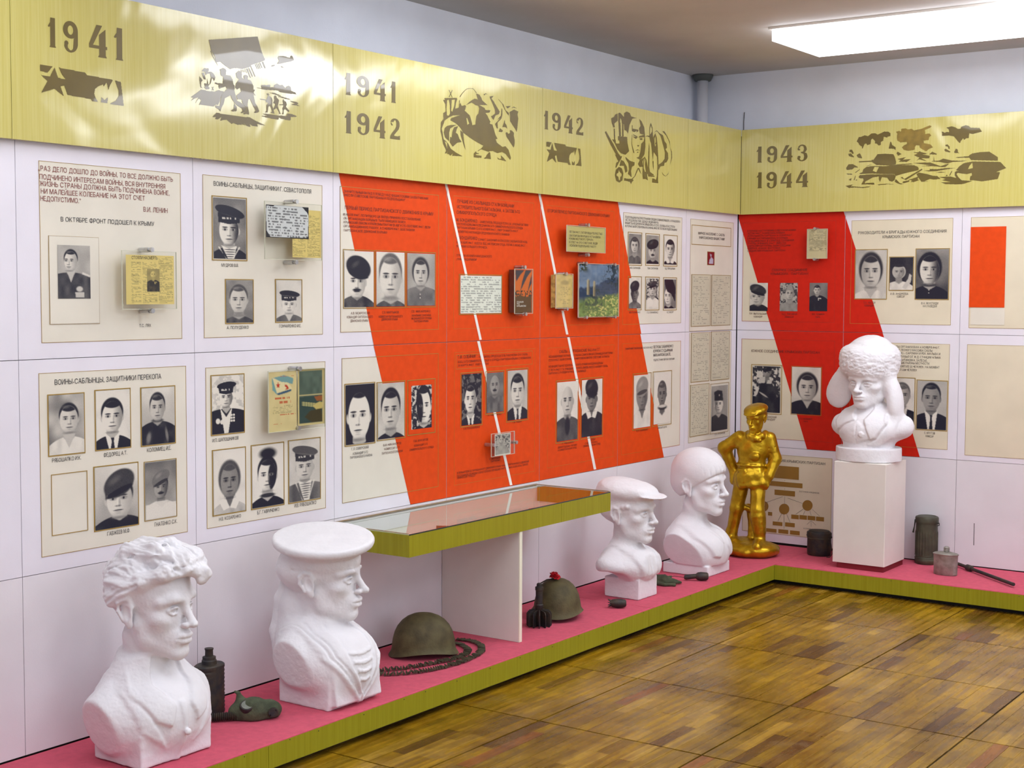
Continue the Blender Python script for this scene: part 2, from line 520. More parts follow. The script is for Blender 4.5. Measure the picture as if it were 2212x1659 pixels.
for i, (ar, x0, x1, y0, y1, zt, col) in enumerate(strips):
    if i < 296 and ar > 0:
        o = MB().box(x0, x1, y0, y1, -0.0055, zt).build('parquet_strip', M['parquet'], floor)
        setcol(o, np.tile(col, (8, 1)))
    else:
        rest.box(x0, x1, y0, y1, -0.0055, zt); rc += [col] * 8
o = rest.build('parquet_strips', M['parquet'], floor); o['kind'] = 'stuff'
setcol(o, np.array(rc))

# --- heating pipe in the corner, loose wire above the screen
t = thing('heating_pipe', (-0.285, 0.06, 0.0), 'white painted vertical heating pipe in the room corner above the screens', 'pipe')
MB().lathe([(0.034, 0.0), (0.034, 2.999)], (-0.285, 0.06, 0.0), 20).build('pipe', M['pipe'], t, True)
MB().lathe([(0.05, 2.962), (0.062, 2.985), (0.066, 2.9995)], (-0.285, 0.06, 0.0), 20).build('ceiling_collar', nmat('collar_dark', lin((92, 96, 92)), 0.8), t, True)
o = MB().tube([(-0.035, 0.135, 2.60), (-0.036, 0.134, 2.70), (-0.033, 0.135, 2.76)], 0.0022, 6).build('hanging_wire', M['iron'])
tag(o, 'thin dark wire sticking up behind the corner of the long sign band', 'wire')

# --- luminous ceiling panels (the one in view and its neighbours along the room)
M['lamp_dim'] = M['lamp'].copy()
M['lamp_dim'].node_tree.nodes['Principled BSDF'].inputs['Emission Strength'].default_value = 4.5
def lamp(x, y, label, w=1.15, l=0.58, mt='lamp'):
    t = thing('ceiling_light', (x, y, H), label, 'ceiling light', 'flush luminous panels on the ceiling')
    mb = MB()
    for a in ((x - w / 2 - .015, x + w / 2 + .015, y - l / 2 - .015, y - l / 2), (x - w / 2 - .015, x + w / 2 + .015, y + l / 2, y + l / 2 + .015),
              (x - w / 2 - .015, x - w / 2, y - l / 2, y + l / 2), (x + w / 2, x + w / 2 + .015, y - l / 2, y + l / 2)):
        mb.box(a[0], a[1], a[2], a[3], H - 0.012, H - 0.0005)
    mb.build('frame', M['white_paint'], t)
    MB().box(x - w / 2, x + w / 2, y - l / 2, y + l / 2, H - 0.07, H - 0.0008).build('diffuser', M[mt], t)
lamp(0.762 + 0.60, -0.883, 'bright white square-edged ceiling light nearest the pipe corner', 1.20, 0.60, 'lamp_dim')
M['lamp_hot'] = M['lamp'].copy()
M['lamp_hot'].node_tree.nodes['Principled BSDF'].inputs['Emission Strength'].default_value = 14.0
M['lamp_mid'] = M['lamp'].copy()
M['lamp_mid'].node_tree.nodes['Principled BSDF'].inputs['Emission Strength'].default_value = 7.0
for lx, ly, w_, l_, mt_, lb in ((0.95, -3.1, 1.2, 0.6, 'lamp_mid', 'ceiling light above the orange panels, close to the left wall'), (0.95, -5.7, 1.2, 0.6, 'lamp_mid', 'ceiling light close to the left wall above the far left panels'),
                         (2.32, -1.60, 0.62, 1.25, 'lamp_hot', 'lengthwise ceiling light next to the corner light, towards the viewer'), (3.8, -1.1, 1.15, 0.58, 'lamp', 'ceiling light beyond the right edge along the end wall'),
                         (2.2, -4.6, 1.15, 0.58, 'lamp', 'ceiling light in the middle of the room'), (4.4, -4.3, 1.15, 0.58, 'lamp', 'ceiling light on the window side of the room'),
                         (2.6, -7.4, 1.15, 0.58, 'lamp', 'ceiling light above the viewer'), (4.8, -7.4, 1.15, 0.58, 'lamp', 'ceiling light behind the viewer on the window side')):
    lamp(lx, ly, lb, w_, l_, mt_)

# ---------------------------------------------------------------- platform
pf = thing('display_platform', (0.3, -1.0, 0.0), 'low L-shaped platform covered in pink cloth with olive veneer edge along both walls', 'platform')
MB().box(0.0, 0.50, -9.6, -0.001, 0.0, 0.03).box(0.50, 4.5, -0.545, -0.001, 0.0, 0.03).build('plinth', M['black'], pf)
MB().box(0.0, PD - 0.017, -9.6, -0.001, 0.03, 0.104).box(PD - 0.017, 4.5, -PE2 + 0.017, -0.001, 0.03, 0.104).build('deck', M['gap'], pf)
MB().bbox(0.001, PD - 0.001, -9.6, -2.00, 0.104, ZP, 0.003).build('cloth_cover', M['carpet'], pf)
MB().bbox(0.001, PD - 0.001, -1.998, -0.001, 0.104, ZP, 0.003).build('cloth_cover', M['carpet'], pf)
MB().bbox(PD + 0.0005, 0.80, -PE2 + 0.001, -0.001, 0.104, ZP, 0.003).build('cloth_cover', M['carpet'], pf)
MB().bbox(0.802, 4.5, -PE2 + 0.001, -0.001, 0.104, ZP, 0.003).build('cloth_cover', M['carpet'], pf)
ysm = [-9.6, -7.2, -4.6, -2.02, -PE2 + 0.0]
for a, c in zip(ysm[:-1], ysm[1:]):
    MB().box(PD - 0.016, PD, a + 0.001, c - 0.001, 0.026, 0.1085).build('edge_board', M['fascia'], pf)
for a, c in ((PD + 0.001, 2.6), (2.602, 4.5)):
    MB().box(a, c, -PE2, -PE2 + 0.016, 0.026, 0.1085).build('edge_board', M['fascia'], pf)
mb = MB()
for k in range(26):
    y = -6.0 + 5.4 * k / 26 + rng.uniform(-.05, .05); z = rng.choice([0.101, 0.098, 0.104])
    mb.ball((PD + 0.0003, y, z), 0.0022, 6, 4)
for k in range(8):
    mb.ball((0.7 + 0.25 * k + rng.uniform(-.05, .05), -PE2 - 0.0003, 0.100), 0.0022, 6, 4)
mb.build('nail_heads', M['iron'], pf)

# ---------------------------------------------------------------- lower white boards, screens, sign band
YC = [-5.1615 - 0.75 * 3, -5.1615 - 0.75 * 2, -5.1615 - 0.75, -5.1615, -4.4115, -3.6615, -2.9115, -2.1615, -1.4115, -0.6615, -0.004]
XE = [0.004, 0.694, 1.379, 2.064, 2.749, 3.434]
def board(plane, s0, s1, z0, z1, name, mat, parent, off=0.0, th=0.018, g=0.0011):
    return slab(MB(), plane, s0 + g, s1 - g, z0 + g, z1 - g, off - th, off).build(name, mat, parent)
LOW = []
trim = bpy.data.objects['trim_1']; trim['wl'] = [0, 0, 0, 0]
for i in range(10):
    board(PL, YC[i], YC[i + 1], ZP + 0.004, ZB, 'wall_sheet', M['low_board'], trim)
for i in (1, 2, 3, 4):
    board(PE, XE[i], XE[i + 1], ZP + 0.004, ZB, 'wall_sheet', M['low_board'], trim)
mb = MB(); slab(mb, PE, 1.485, 1.4885, 0.235, 0.36, 0.0003, -0.001); mb.build('sheet_crack', M['gap'], trim)

PAN = {}
def screen(key, plane, s0, s1, z0, z1, label, mat='board'):
    p = plane.p3((s0 + s1) / 2, z0, 0.0)
    t = thing('information_stand', p, label, 'display panel', 'exhibition panels on the screens')
    board(plane, s0, s1, z0, z1, 'board', M[mat], t)
    PAN[key] = (t, plane)
    return t
cols = {'Z': (2, 3), 'A': (3, 4), 'B': (4, 5), 'C': (5, 6), 'D': (6, 7), 'E': (7, 8), 'F': (8, 9), 'G': (9, 10)}
LABU = {'Z': 'upper white panel cut off at far left', 'A': 'upper left panel with dark red quotation and officer portrait',
        'B': 'upper white panel with sailor portraits and a pinned handwritten note', 'C': 'upper orange panel with three portraits in a row',
        'D': 'upper orange panel with mounted brown book and a typed page', 'E': 'upper orange panel with landscape picture and small green plaque',
        'F': 'upper panel with six small framed portraits, orange at its left edge', 'G': 'narrow upper panel with red stamp and handwritten lists'}
LABL = {'Z': 'lower white panel cut off at far left', 'A': 'lower left panel with five portraits and one empty frame',
        'B': 'lower panel with four portraits and flag certificate', 'C': 'lower panel half cream half orange with three portraits',
        'D': 'lower orange panel with a photo on acrylic block', 'E': 'lower orange panel with portraits of two old men',
        'F': 'lower panel with two young portraits, orange at left', 'G': 'narrow lower panel with handwritten lists and a soldier portrait'}
for k, (a, c) in cols.items():
    screen(k + '1', PL, YC[a], YC[c], ZM, 2.128, LABU[k])
    screen(k + '2', PL, YC[a], YC[c], ZB, ZM, LABL[k])
for i, k in enumerate('HIJK'):
    screen(k + '1', PE, XE[i], XE[i + 1], ZM, 2.128, ['upper end-wall panel, red with white corner, three portraits and a mounted sheet', 'upper end-wall panel with three portraits right of the red band', 'upper end-wall panel with a red block at right edge', 'upper end-wall panel beyond the right edge'][i])
    screen(k + '2', PE, XE[i], XE[i + 1], ZB, ZM, ['lower end-wall panel behind the gilded statue with two portraits', 'lower end-wall panel behind the fur-hat bust', 'lower end-wall panel at right edge', 'lower end-wall panel beyond the right edge'][i])
screen('H3', PE, XE[0], XE[1], ZP + 0.012, ZB, 'organisation chart panel with olive boxes standing on the platform')

FR = {}
FO = 0.03
def fband(key, plane, s0, s1, label):
    t = thing('sign_board', plane.p3((s0 + s1) / 2, ZF, FO), label, 'sign', 'veneered sign boards above the screens')
    slab(MB(), plane, s0 + 0.0012, s1 - 0.0012, ZF, ZT, FO - 0.022, FO).build('board', M['frieze'], t)
    FR[key] = (t, plane)
fband('a', PL, -8.19, -6.695, 'veneered sign board out of view to the left')
fband('0', PL, -6.692, -5.192, 'veneered sign board beyond the left edge')
fband('1', PL, -5.192, -3.692, 'sign board with star-and-flame emblem and advancing soldiers')
fband('2', PL, -3.692, -2.192, 'sign board reading 1941 1942 with drinking soldier picture')
fband('3', PL, -2.192, -0.708, 'sign board reading 1942 with helmeted face picture')
fband('4', PL, -0.708, -0.031, 'short plain veneered sign board next to the corner')
fband('5', PE, 0.031, 2.05, 'sign board reading 1943 1944 with tank picture')
fband('6', PE, 2.05, 3.6, 'veneered sign board beyond the right edge')
# ---------------------------------------------------------------- lettering
GL = {}
def glyph(ch):
    """one letter as merged run rectangles from its outline (non-zero fill), so overlapping font contours stay solid"""
    if ch in GL: return GL[ch]
    cu = bpy.data.curves.new('g', 'FONT')
    cu.body = ch; cu.size = 1.0; cu.resolution_u = 4; cu.fill_mode = 'NONE'
    o = bpy.data.objects.new('g', cu)
    COL.objects.link(o)
    dg = bpy.context.evaluated_depsgraph_get()
    me = o.evaluated_get(dg).to_mesh()
    v = np.array([tuple(p.co)[:2] for p in me.vertices]).reshape(-1, 2)
    e = [tuple(p.vertices) for p in me.edges]
    o.evaluated_get(dg).to_mesh_clear()
    bpy.data.objects.remove(o); bpy.data.curves.remove(cu)
    if not len(v) or not e:
        GL[ch] = (np.zeros((0, 2)), [], 0.2); return GL[ch]
    # walk the loops in vertex order so that their direction is kept
    nb = {}
    for a, b_ in e: nb.setdefault(a, []).append(b_); nb.setdefault(b_, []).append(a)
    seen = set(); loops = []
    for s0 in range(len(v)):
        if s0 in seen or s0 not in nb: continue
        lp = [s0]; seen.add(s0)
        nx_ = s0 + 1 if (s0 + 1) in nb[s0] else nb[s0][0]
        while nx_ not in seen:
            lp.append(nx_); seen.add(nx_)
            c = [q for q in nb[nx_] if q not in seen]
            if not c: break
            nx_ = c[0]
        loops.append(v[lp])
    x0, y0 = v.min(0); x1, y1 = v.max(0)
    h = 0.021
    ys = np.arange(y0 + h / 2, y1, h); prev = []; R = []
    for y in ys:
        cr = []
        for lp in loops:
            a = lp; b_ = np.roll(lp, -1, 0)
            m_ = (a[:, 1] <= y) != (b_[:, 1] <= y)
            for p, q in zip(a[m_], b_[m_]):
                cr.append((p[0] + (y - p[1]) / (q[1] - p[1]) * (q[0] - p[0]), 1 if q[1] > p[1] else -1))
        cr.sort(); wn = 0; runs = []
        for x, d in cr:
            if wn == 0: st = x
            wn += d
            if wn == 0: runs.append((st, x))
        nxt = []
        for r in runs:
            hit = [k for k in prev if abs(R[k][0] - r[0]) < 0.006 and abs(R[k][1] - r[1]) < 0.006]
            if hit: R[hit[0]][3] = y + h / 2; nxt.append(hit[0])
            else: R.append([r[0], r[1], y - h / 2, y + h / 2]); nxt.append(len(R) - 1)
        prev = nxt
    V = []; Fq = []
    for a, b_, c, d in R:
        n = len(V); V += [(a - x0, c), (b_ - x0, c), (b_ - x0, d), (a - x0, d)]; Fq.append((n, n + 1, n + 2, n + 3))
    GL[ch] = (np.array(V), Fq, x1 - x0)
    return GL[ch]

def line2d(txt):
    V = []; Fc = []; x = 0.0; n = 0
    for ch in txt:
        if ch == ' ':
            x += 0.30; continue
        v, f, wd = glyph(ch)
        if len(v):
            V.append(v + np.array([x, 0])); Fc += [tuple(i + n for i in q) for q in f]; n += len(v)
        x += wd + 0.105
    return (np.concatenate(V) if V else np.zeros((0, 2))), Fc, max(x - 0.105, 0.01)

def text(key, name, lines, h, mat='ink', off=0.0022, src=None):
    """lines: (string, u0, v0, u1, v1) baselines in the picture frame, h = capital height in pixels"""
    t, pl = (src or PAN)[key]
    V = []; Fc = []; n = 0
    for (s, u0, v0, u1, v1) in lines:
        v, f, wd = line2d(s)
        a = pl.q(u0, v0, off); b_ = pl.q(u1, v1, off); c = pl.q((u0 + u1) / 2, (v0 + v1) / 2 - h, off)
        z = (a[1] + b_[1]) / 2; d = pl.q((u0 + u1) / 2, (v0 + v1) / 2, off)
        hh = (c[1] - d[1]) / 0.727
        sx = (b_[0] - a[0]) / wd
        P = [pl.p3(a[0] + p[0] * sx, z + p[1] * hh, off) for p in v]
        V += P; Fc += [tuple(i + n for i in q) for q in f]; n += len(P)
    if not V: return None
    return mk(name, V, fixwind(pl, V, Fc), M[mat], t)

def rect(key, name, uv0, uv1, mat, off, src=None, uv=True):
    t, pl = (src or PAN)[key]
    a = pl.q(*uv0, off); c = pl.q(*uv1, off)
    return slab(MB(), pl, a[0], c[0], c[1], a[1], off - 0.0008, off).build(name, M[mat], t)

def outline(key, name, uv0, uv1, mat, off, w=0.0022, src=None, parent=None):
    t, pl = (src or PAN)[key]
    a = pl.q(*uv0, off); c = pl.q(*uv1, off)
    s0, z1, s1, z0 = a[0], a[1], c[0], c[1]
    mb = MB()
    slab(mb, pl, s0, s1, z1 - w, z1, off - 0.0008, off); slab(mb, pl, s0, s1, z0, z0 + w, off - 0.0008, off)
    slab(mb, pl, s0, s0 + w, z0 + w, z1 - w, off - 0.0008, off); slab(mb, pl, s1 - w, s1, z0 + w, z1 - w, off - 0.0008, off)
    return mb.build(name, M[mat], parent or t)

def polyprint(key, name, loops, mat, off, src=None):
    """loops: lists of (u,v); several polygons may be given as list of [outer, hole, hole]"""
    t, pl = (src or PAN)[key]
    V = []; Fc = []
    for grp in loops:
        l2 = [[pl.q(u, v, off) for u, v in lp] for lp in grp]
        v, f = poly3(pl, l2, off)
        f = fixwind(pl, v, f)
        n = len(V); V += v; Fc += [tuple(i + n for i in q) for q in f]
    return mk(name, V, Fc, M[mat], t)

def clip_rect(poly, s0, s1, z0, z1):
    """Sutherland-Hodgman against an axis rectangle"""
    def cl(P, ins, cut):
        out = []
        for i in range(len(P)):
            a, b_ = P[i - 1], P[i]
            if ins(b_):
                if not ins(a): out.append(cut(a, b_))
                out.append(b_)
            elif ins(a): out.append(cut(a, b_))
        return out
    def cx(k, val):
        def f(a, b_):
            t = (val - a[k]) / (b_[k] - a[k])
            return (a[0] + (b_[0] - a[0]) * t, a[1] + (b_[1] - a[1]) * t)
        return f
    P = cl(poly, lambda p: p[0] >= s0, cx(0, s0)); 
    P = cl(P, lambda p: p[0] <= s1, cx(0, s1)) if P else P
    P = cl(P, lambda p: p[1] >= z0, cx(1, z0)) if P else P
    P = cl(P, lambda p: p[1] <= z1, cx(1, z1)) if P else P
    return P

def band(keys, name, uvs, mat, off):
    """one painted band running over several panels; each panel keeps its own piece"""
    for key, (s0, s1, z0, z1) in keys:
        t, pl = PAN[key]
        P = clip_rect([pl.q(u, v, off) for u, v in uvs], s0 + 0.0013, s1 - 0.0013, z0 + 0.0013, z1 - 0.0013)
        if len(P) < 3: continue
        v, f = poly3(pl, [P], off)
        # give the painted sheet a thickness of its own
        mk(name, v, fixwind(pl, v, f), M[mat], t)

def PR(key):
    k = key[0]; up = key[1] == '1'
    if k in cols: a, c = cols[k]; s = (YC[a], YC[c])
    else: i = 'HIJK'.index(k); s = (XE[i], XE[i + 1])
    return (key, (s[0], s[1], ZM if up else ZB, 2.128 if up else ZM))

# painted fields
def field(key, uv0, uv1, mat='cream', line='gold_line'):
    rect(key, 'cream_field', uv0, uv1, mat, 0.0008)
    outline(key, 'border_line', uv0, uv1, line, 0.0016, 0.0016)
field('A1', (84, 346), (394, 731))
field('A2', (84, 806), (406, 1148.3))
field('B1', (438.2, 376.2), (698, 721.6))
field('B2', (444.5, 793.9), (704.5, 1096.8))
rect('C1', 'cream_field', (735.2, 401.2), (948.2, 711.2), 'cream', 0.0008)
rect('C2', 'cream_field', (739, 773.5), (947.5, 1050.7), 'cream', 0.0008)
field('F1', (1347.5, 458), (1471.5, 697))
rect('F2', 'cream_field', (1345, 742), (1468.8, 960.9), 'cream', 0.0008)
field('G1', (1492.4, 472), (1582, 711.5))
field('G2', (1490, 719), (1577.1, 941.2))
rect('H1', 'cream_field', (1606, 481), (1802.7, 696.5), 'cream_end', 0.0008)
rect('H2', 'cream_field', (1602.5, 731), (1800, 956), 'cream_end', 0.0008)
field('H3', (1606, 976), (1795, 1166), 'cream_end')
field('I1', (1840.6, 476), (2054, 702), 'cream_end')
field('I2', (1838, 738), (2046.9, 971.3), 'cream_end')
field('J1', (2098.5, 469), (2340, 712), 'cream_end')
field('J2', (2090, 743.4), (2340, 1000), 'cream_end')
rect('J1', 'red_print', (2097.5, 490), (2170, 664.0), 'orange', 0.0030)
rect('J1', 'lower_print', (2097.5, 664.5), (2170, 702.0), 'cream', 0.0030)

# orange bands
OR = 0.0013
band([PR(k + '1') for k in 'CDEF'], 'orange_band', [(717.5, 300), (1316, 300), (1335, 435), (1385.5, 719), (1386, 730), (808, 760), (807.5, 742)], 'orange', OR)
band([PR(k + '2') for k in 'CDEF'], 'orange_band', [(797, 700), (1380, 700), (1383, 718), (1434.5, 987), (1436, 1000), (890, 1100), (886.5, 1086)], 'orange', OR)
band([PR(k + '1') for k in 'HI'], 'red_band', [(1540, 290), (1592, 458), (1669.5, 718), (1670, 724), (1909, 724), (1907.5, 718), (1823.5, 458), (1772, 290)], 'red', OR)
band([PR(k + '2') for k in 'HI'], 'red_band', [(1667, 708), (1669.5, 717), (1744, 970.5), (1746, 976), (1990, 995), (1987, 986), (1907, 718), (1903, 705)], 'red', OR)
# white stripes laid over the orange
ST = 0.0024
band([PR(k + '1') for k in 'CDE'], 'white_strip', [(957, 370), (961.5, 397), (1036.3, 734), (1041.3, 733), (966.6, 397), (962, 370)], 'white_strip', ST)
band([PR(k + '2') for k in 'CDE'], 'white_strip', [(1029.5, 729), (1102, 1048), (1107.5, 1047), (1035.3, 729)], 'white_strip', ST)
band([PR(k + '1') for k in 'DE'], 'white_strip', [(1157, 385), (1163, 417), (1223.3, 722), (1228.4, 722), (1168.2, 417), (1162, 385)], 'white_strip', ST)
band([PR(k + '2') for k in 'DE'], 'white_strip', [(1222.6, 712), (1283.2, 1014), (1288.6, 1013), (1227.8, 712)], 'white_strip', ST)
# thin edge where white meets orange
for k, a, c in (('C1', (735.2, 401.2), (948.2, 711.2)), ('C2', (739, 773.5), (947.5, 1050.7)), ('D1', (980.6, 421.7), (1153, 705.5)), ('E1', (1180, 442.4), (1325, 699.3)), ('E2', (1184, 751.3), (1325, 985.9)), ('F2', (1345, 742), (1468.8, 960.9))):
    outline(k, 'border_line', a, c, 'gold_faint' if k not in ('C1', 'C2') else 'gold_line', 0.0020, 0.0018)
outline('D2', 'border_line', (982, 761), (1155, 1018), 'gold_faint', 0.0020, 0.0018)
outline('D2', 'title_frame', (985.5, 766), (1150.8, 786.5), 'gold_faint', 0.0020, 0.0030)
outline('H1', 'border_line', (1606, 481), (1802.7, 696.5), 'red_faint', 0.0020, 0.0016)
outline('H2', 'border_line', (1602.5, 731), (1800, 956), 'red_faint', 0.0020, 0.0016)

text('A1', 'quotation', [
    ('„РАЗ ДЕЛО ДОШЛО ДО ВОЙНЫ, ТО ВСЕ ДОЛЖНО БЫТЬ', 83, 369.5, 374, 390.4),
    ('ПОДЧИНЕНО ИНТЕРЕСАМ ВОЙНЫ, ВСЯ ВНУТРЕННЯЯ', 86, 388.7, 357.6, 405),
    ('ЖИЗНЬ СТРАНЫ ДОЛЖНА БЫТЬ ПОДЧИНЕНА ВОЙНЕ,', 86, 402.8, 367, 419.8),
    ('НИ МАЛЕЙШЕЕ КОЛЕБАНИЕ НА ЭТОТ СЧЕТ', 89, 419.6, 313.6, 430.5),
    ('НЕДОПУСТИМО.”', 88, 433.6, 175.7, 437.8),
    ('В.И. ЛЕНИН', 310.6, 457, 362.6, 459.6)], 10.5, 'ink_red')
text('A1', 'heading', [('В ОКТЯБРЕ ФРОНТ ПОДОШЕЛ К КРЫМУ', 132, 479, 333.8, 486.5)], 9.5)
text('A1', 'caption', [('П.И. БАТОВ', 141.6, 660, 180.7, 659.5)], 7)
text('A1', 'caption', [('Т.С. ЛЯХ', 301.7, 706, 327, 705.5)], 6.5)
text('A2', 'heading', [('ВОИНЫ-САБЛЫНЦЫ, ЗАЩИТНИКИ ПЕРЕКОПА', 118.9, 830.7, 349, 817.5)], 11)
for s, u0, v0, u1, v1 in (('РЯБОШАПКО И.К.', 113.3, 998.5, 176, 992), ('ФЕДОРЕЦ А.Т.', 224.8, 987, 275.3, 981), ('КОЛОМИЕЦ И.Е.', 318.3, 975.3, 370.5, 971.6), ('ГАВЖЕЕВ М.Ф.', 232.6, 1157, 281.7, 1149), ('ГНАТЕНКО С.К.', 334.4, 1137, 383.5, 1129)):
    text('A2', 'caption', [(s, u0, v0, u1, v1)], 8.5)
text('B1', 'heading', [('ВОИНЫ-САБЛЫНЦЫ, ЗАЩИТНИКИ Г. СЕВАСТОПОЛЯ', 462.3, 402.7, 672.7, 416)], 9.5)
for s, u0, v0, u1, v1 in (('МУДРОВ В.В.', 479, 575.8, 516, 575.8), ('А. ПОЛУДЕНКО', 490.7, 710.9, 537.8, 709.5), ('ГОНЧАРЕНКО И.Е.', 604, 707.6, 651, 706)):
    text('B1', 'caption', [(s, u0, v0, u1, v1)], 6.8)
for s, u0, v0, u1, v1 in (('И.П. ШАПОШНИКОВ', 459.6, 955.4, 516, 948.3), ('Н.В. КОЗАРЕНКО', 474, 1124.7, 521, 1117.3), ('Б.Г. ГАВРИЧЕНКО', 556.4, 1110, 604, 1103.5), ('И.В. РЯБОШАПКО', 636.8, 1096, 683.8, 1088)):
    text('B2', 'caption', [(s, u0, v0, u1, v1)], 7.4)
text('C1', 'quotation', [('„ЗНАЧИТЕЛЬНЫЙ ВКЛАД В ПОБЕДУ НАД ФАШИСТСКИМИ ЗАХВАТЧИКАМИ', 741, 416.8, 925.3, 429.2), ('ВНЕСЛИ СОВЕТСКИЕ ПАРТИЗАНЫ И ПОДПОЛЬЩИКИ”', 743.6, 423.9, 876.5, 433.3)], 5.4, 'ink_brown')
text('C1', 'heading', [('ПЕРВЫЙ ПЕРИОД ПАРТИЗАНСКОГО ДВИЖЕНИЯ В КРЫМУ', 745.5, 452.5, 937.2, 464.4)], 7.4, 'ink_brown')
text('C1', 'paragraph', [('18 ИЮЛЯ 1941 Г. ПОЛИТБЮРО ЦК ВКП(Б) ПРИНЯЛО ПОСТАНОВЛЕНИЕ', 742, 465.6, 909.7, 475.7), ('ОБ ОРГАНИЗАЦИИ БОРЬБЫ В ТЫЛУ НЕМЕЦКИХ ВОЙСК.', 743, 474, 878, 481.4), ('КРЫМСКИЙ ОБКОМ И РАЙКОМЫ ПАРТИИ В АВГУСТЕ-СЕНТЯБРЕ 1941 Г. ВЕЛИ', 743, 482.6, 930.3, 492.4), ('ОРГАНИЗАЦИОННУЮ РАБОТУ, А С НОЯБРЯ 1941 Г. ВОЗГЛАВИЛИ', 743, 491.7, 896.4, 497.9), ('ПАРТИЗАНСКОЕ ДВИЖЕНИЕ В КРЫМУ', 743, 500, 837.6, 503.9)], 5.2, 'ink_brown')
text('C1', 'caption', [('А.В. МОКРОУСОВ', 758.5, 678.9, 799.3, 678.2), ('КОМАНДИР ПАРТИЗАНСКОГО', 749.8, 687.6, 806.2, 685.9), ('ДВИЖЕНИЯ КРЫМА', 757.4, 696.3, 796.3, 693.5)], 5.4, 'ink_brown')
text('C1', 'caption', [('С.В. МАРТЫНОВ', 826, 677.3, 862, 676), ('КОМИССАР ПАРТИЗАНСКОГО', 819, 686.4, 870.3, 684.8), ('ДВИЖЕНИЯ КРЫМА', 824.5, 692.3, 859.8, 691)], 5.0, 'ink_brown')
text('C1', 'caption', [('П.В. МИХАЙЛЕНКО', 889.5, 675, 930.3, 673.8), ('НАЧАЛЬНИК САНИТАРНО-', 890.2, 683.5, 932.2, 682.5), ('МЕДИЦИНСКОЙ СЛУЖБЫ', 889.5, 690, 932.6, 688.7), ('ПАРТИЗАН КРЫМА', 894.8, 696.3, 926.2, 695)], 4.8, 'ink_brown')
text('C2', 'caption', [('Г.Л. СЕВЕРСКИЙ', 759.7, 971.7, 797, 968.2), ('КОМАНДИР 3-ГО', 763, 982, 795.2, 978.5), ('ПАРТИЗАНСКОГО РАЙОНА', 757, 990.7, 804.8, 984.7)], 5.2)
text('C2', 'caption', [('В.И. НИКАНОРОВ', 828.4, 963.7, 867.3, 959), ('КОМИССАР 3-ГО', 831, 971.7, 863.9, 968.2), ('ПАРТИЗАНСКОГО РАЙОНА', 825.4, 980.8, 870.8, 976.3)], 5.0, 'ink_brown')
text('C2', 'caption', [('П.В. МАКАРОВ', 894, 954, 925, 951.7), ('КОМАНДИР 3-ГО', 895.5, 963.7, 924.6, 961.8), ('СИМФЕРОПОЛЬСКОГО ОТРЯДА', 885.2, 972.8, 937.7, 968.2)], 4.8, 'ink_brown')
text('D1', 'heading', [('ЛУЧШИЕ ИЗ САБЛЫНЦЕВ СТАЛИ БОЙЦАМИ', 987.8, 437.6, 1110.8, 447.7), ('ИСТРЕБИТЕЛЬНОГО БАТАЛЬОНА, А ЗАТЕМ 3-ГО', 987.8, 449.9, 1123.8, 460.3), ('СИМФЕРОПОЛЬСКОГО ОТРЯДА', 987, 460.7, 1073.3, 468)], 7.0, 'ink_brown')
text('D1', 'paragraph', [('М. БОНДАРЕНКО', 986.7, 477.6, 1031.6, 480.4), ('Н. БОНДАРЕНКО', 986.7, 515.6, 1031.6, 518)], 7.0, 'ink_brown')
text('D1', 'paragraph', [('- ЗАМЕСТИТЕЛЬ ПРЕДСЕДАТЕЛЯ К-ЗА „КРАСНЫЙ ОКТЯБРЬ”', 1034.9, 480.5, 1143.3, 488.5), ('СОСТОЯЛ БОЙЦОМ-РАЗВЕДЧИКОМ 3-ГО СИМФЕРОПОЛЬСКОГО ОТРЯДА', 986.7, 485.3, 1130.3, 494.8), ('ПАРТИЗАН КРЫМА С 1-ГО НОЯБРЯ 1941 Г., УМЕР 24 МАРТА 1942 Г.', 986.7, 494, 1120.6, 500.6), ('ПОСМЕРТНО НАГРАЖДЕН ОРДЕНОМ КРАСНОГО ЗНАМЕНИ', 986.7, 502, 1101, 508.6), ('В 1940 Г. ЗАКОНЧИЛ 8 КЛАССОВ САБЛЫНСКОЙ НСШ.', 1034.2, 518.9, 1140, 525), ('В ДЕКАБРЕ 1941 Г. УШЕЛ В ЛЕС. НА ПОИСКИ ОТЦА. ПОГИБ В ИЮНЕ 1942 Г.', 986.7, 525.4, 1136.8, 532.5), ('ВО ВРЕМЯ БОЛЬШОГО ПРОЧЕСА.', 986.7, 533.2, 1053.7, 536.8), ('ОТРЫВОК ИЗ КНИГИ МАКЕДОНСКОГО', 986.5, 553.6, 1063, 555.9), ('„ПЛАМЯ НАД КРЫМОМ”', 986, 561.2, 1031.2, 563)], 4.9, 'ink_brown')
text('D2', 'heading', [('Т.Ф. ОЛЕЙНИК', 989, 774.5, 1029, 772)], 6.8, 'ink_brown')
text('D2', 'paragraph', [('- ЧЛЕН ВКП(Б), ПРЕДСЕДАТЕЛЬ РАБОЧКОМА С/Х САБЛЫ,', 1032, 772.5, 1141, 767.5), ('БОЕЦ 3-ГО СИМФЕРОПОЛЬСКОГО ОТРЯДА ПАРТИЗАН КРЫМА С НОЯБРЯ 1941', 990, 784.5, 1147, 773.8), ('20 МАРТА 1942 Г. УМЕР ОТ РАН.', 990, 791.8, 1057, 787.2)], 4.8, 'ink_brown')
text('D2', 'caption', [('К.И. ПОНОМАРЕНКО', 1002, 928, 1037, 924)], 4.5, 'ink_brown')
text('D2', 'caption', [('Г.К. РЯБОШАПКО', 1053, 899, 1084, 896)], 4.3, 'ink_brown')
text('D2', 'caption', [('Г.Ф. ЧАБАН', 1108, 914, 1127, 912)], 4.3, 'ink_brown')
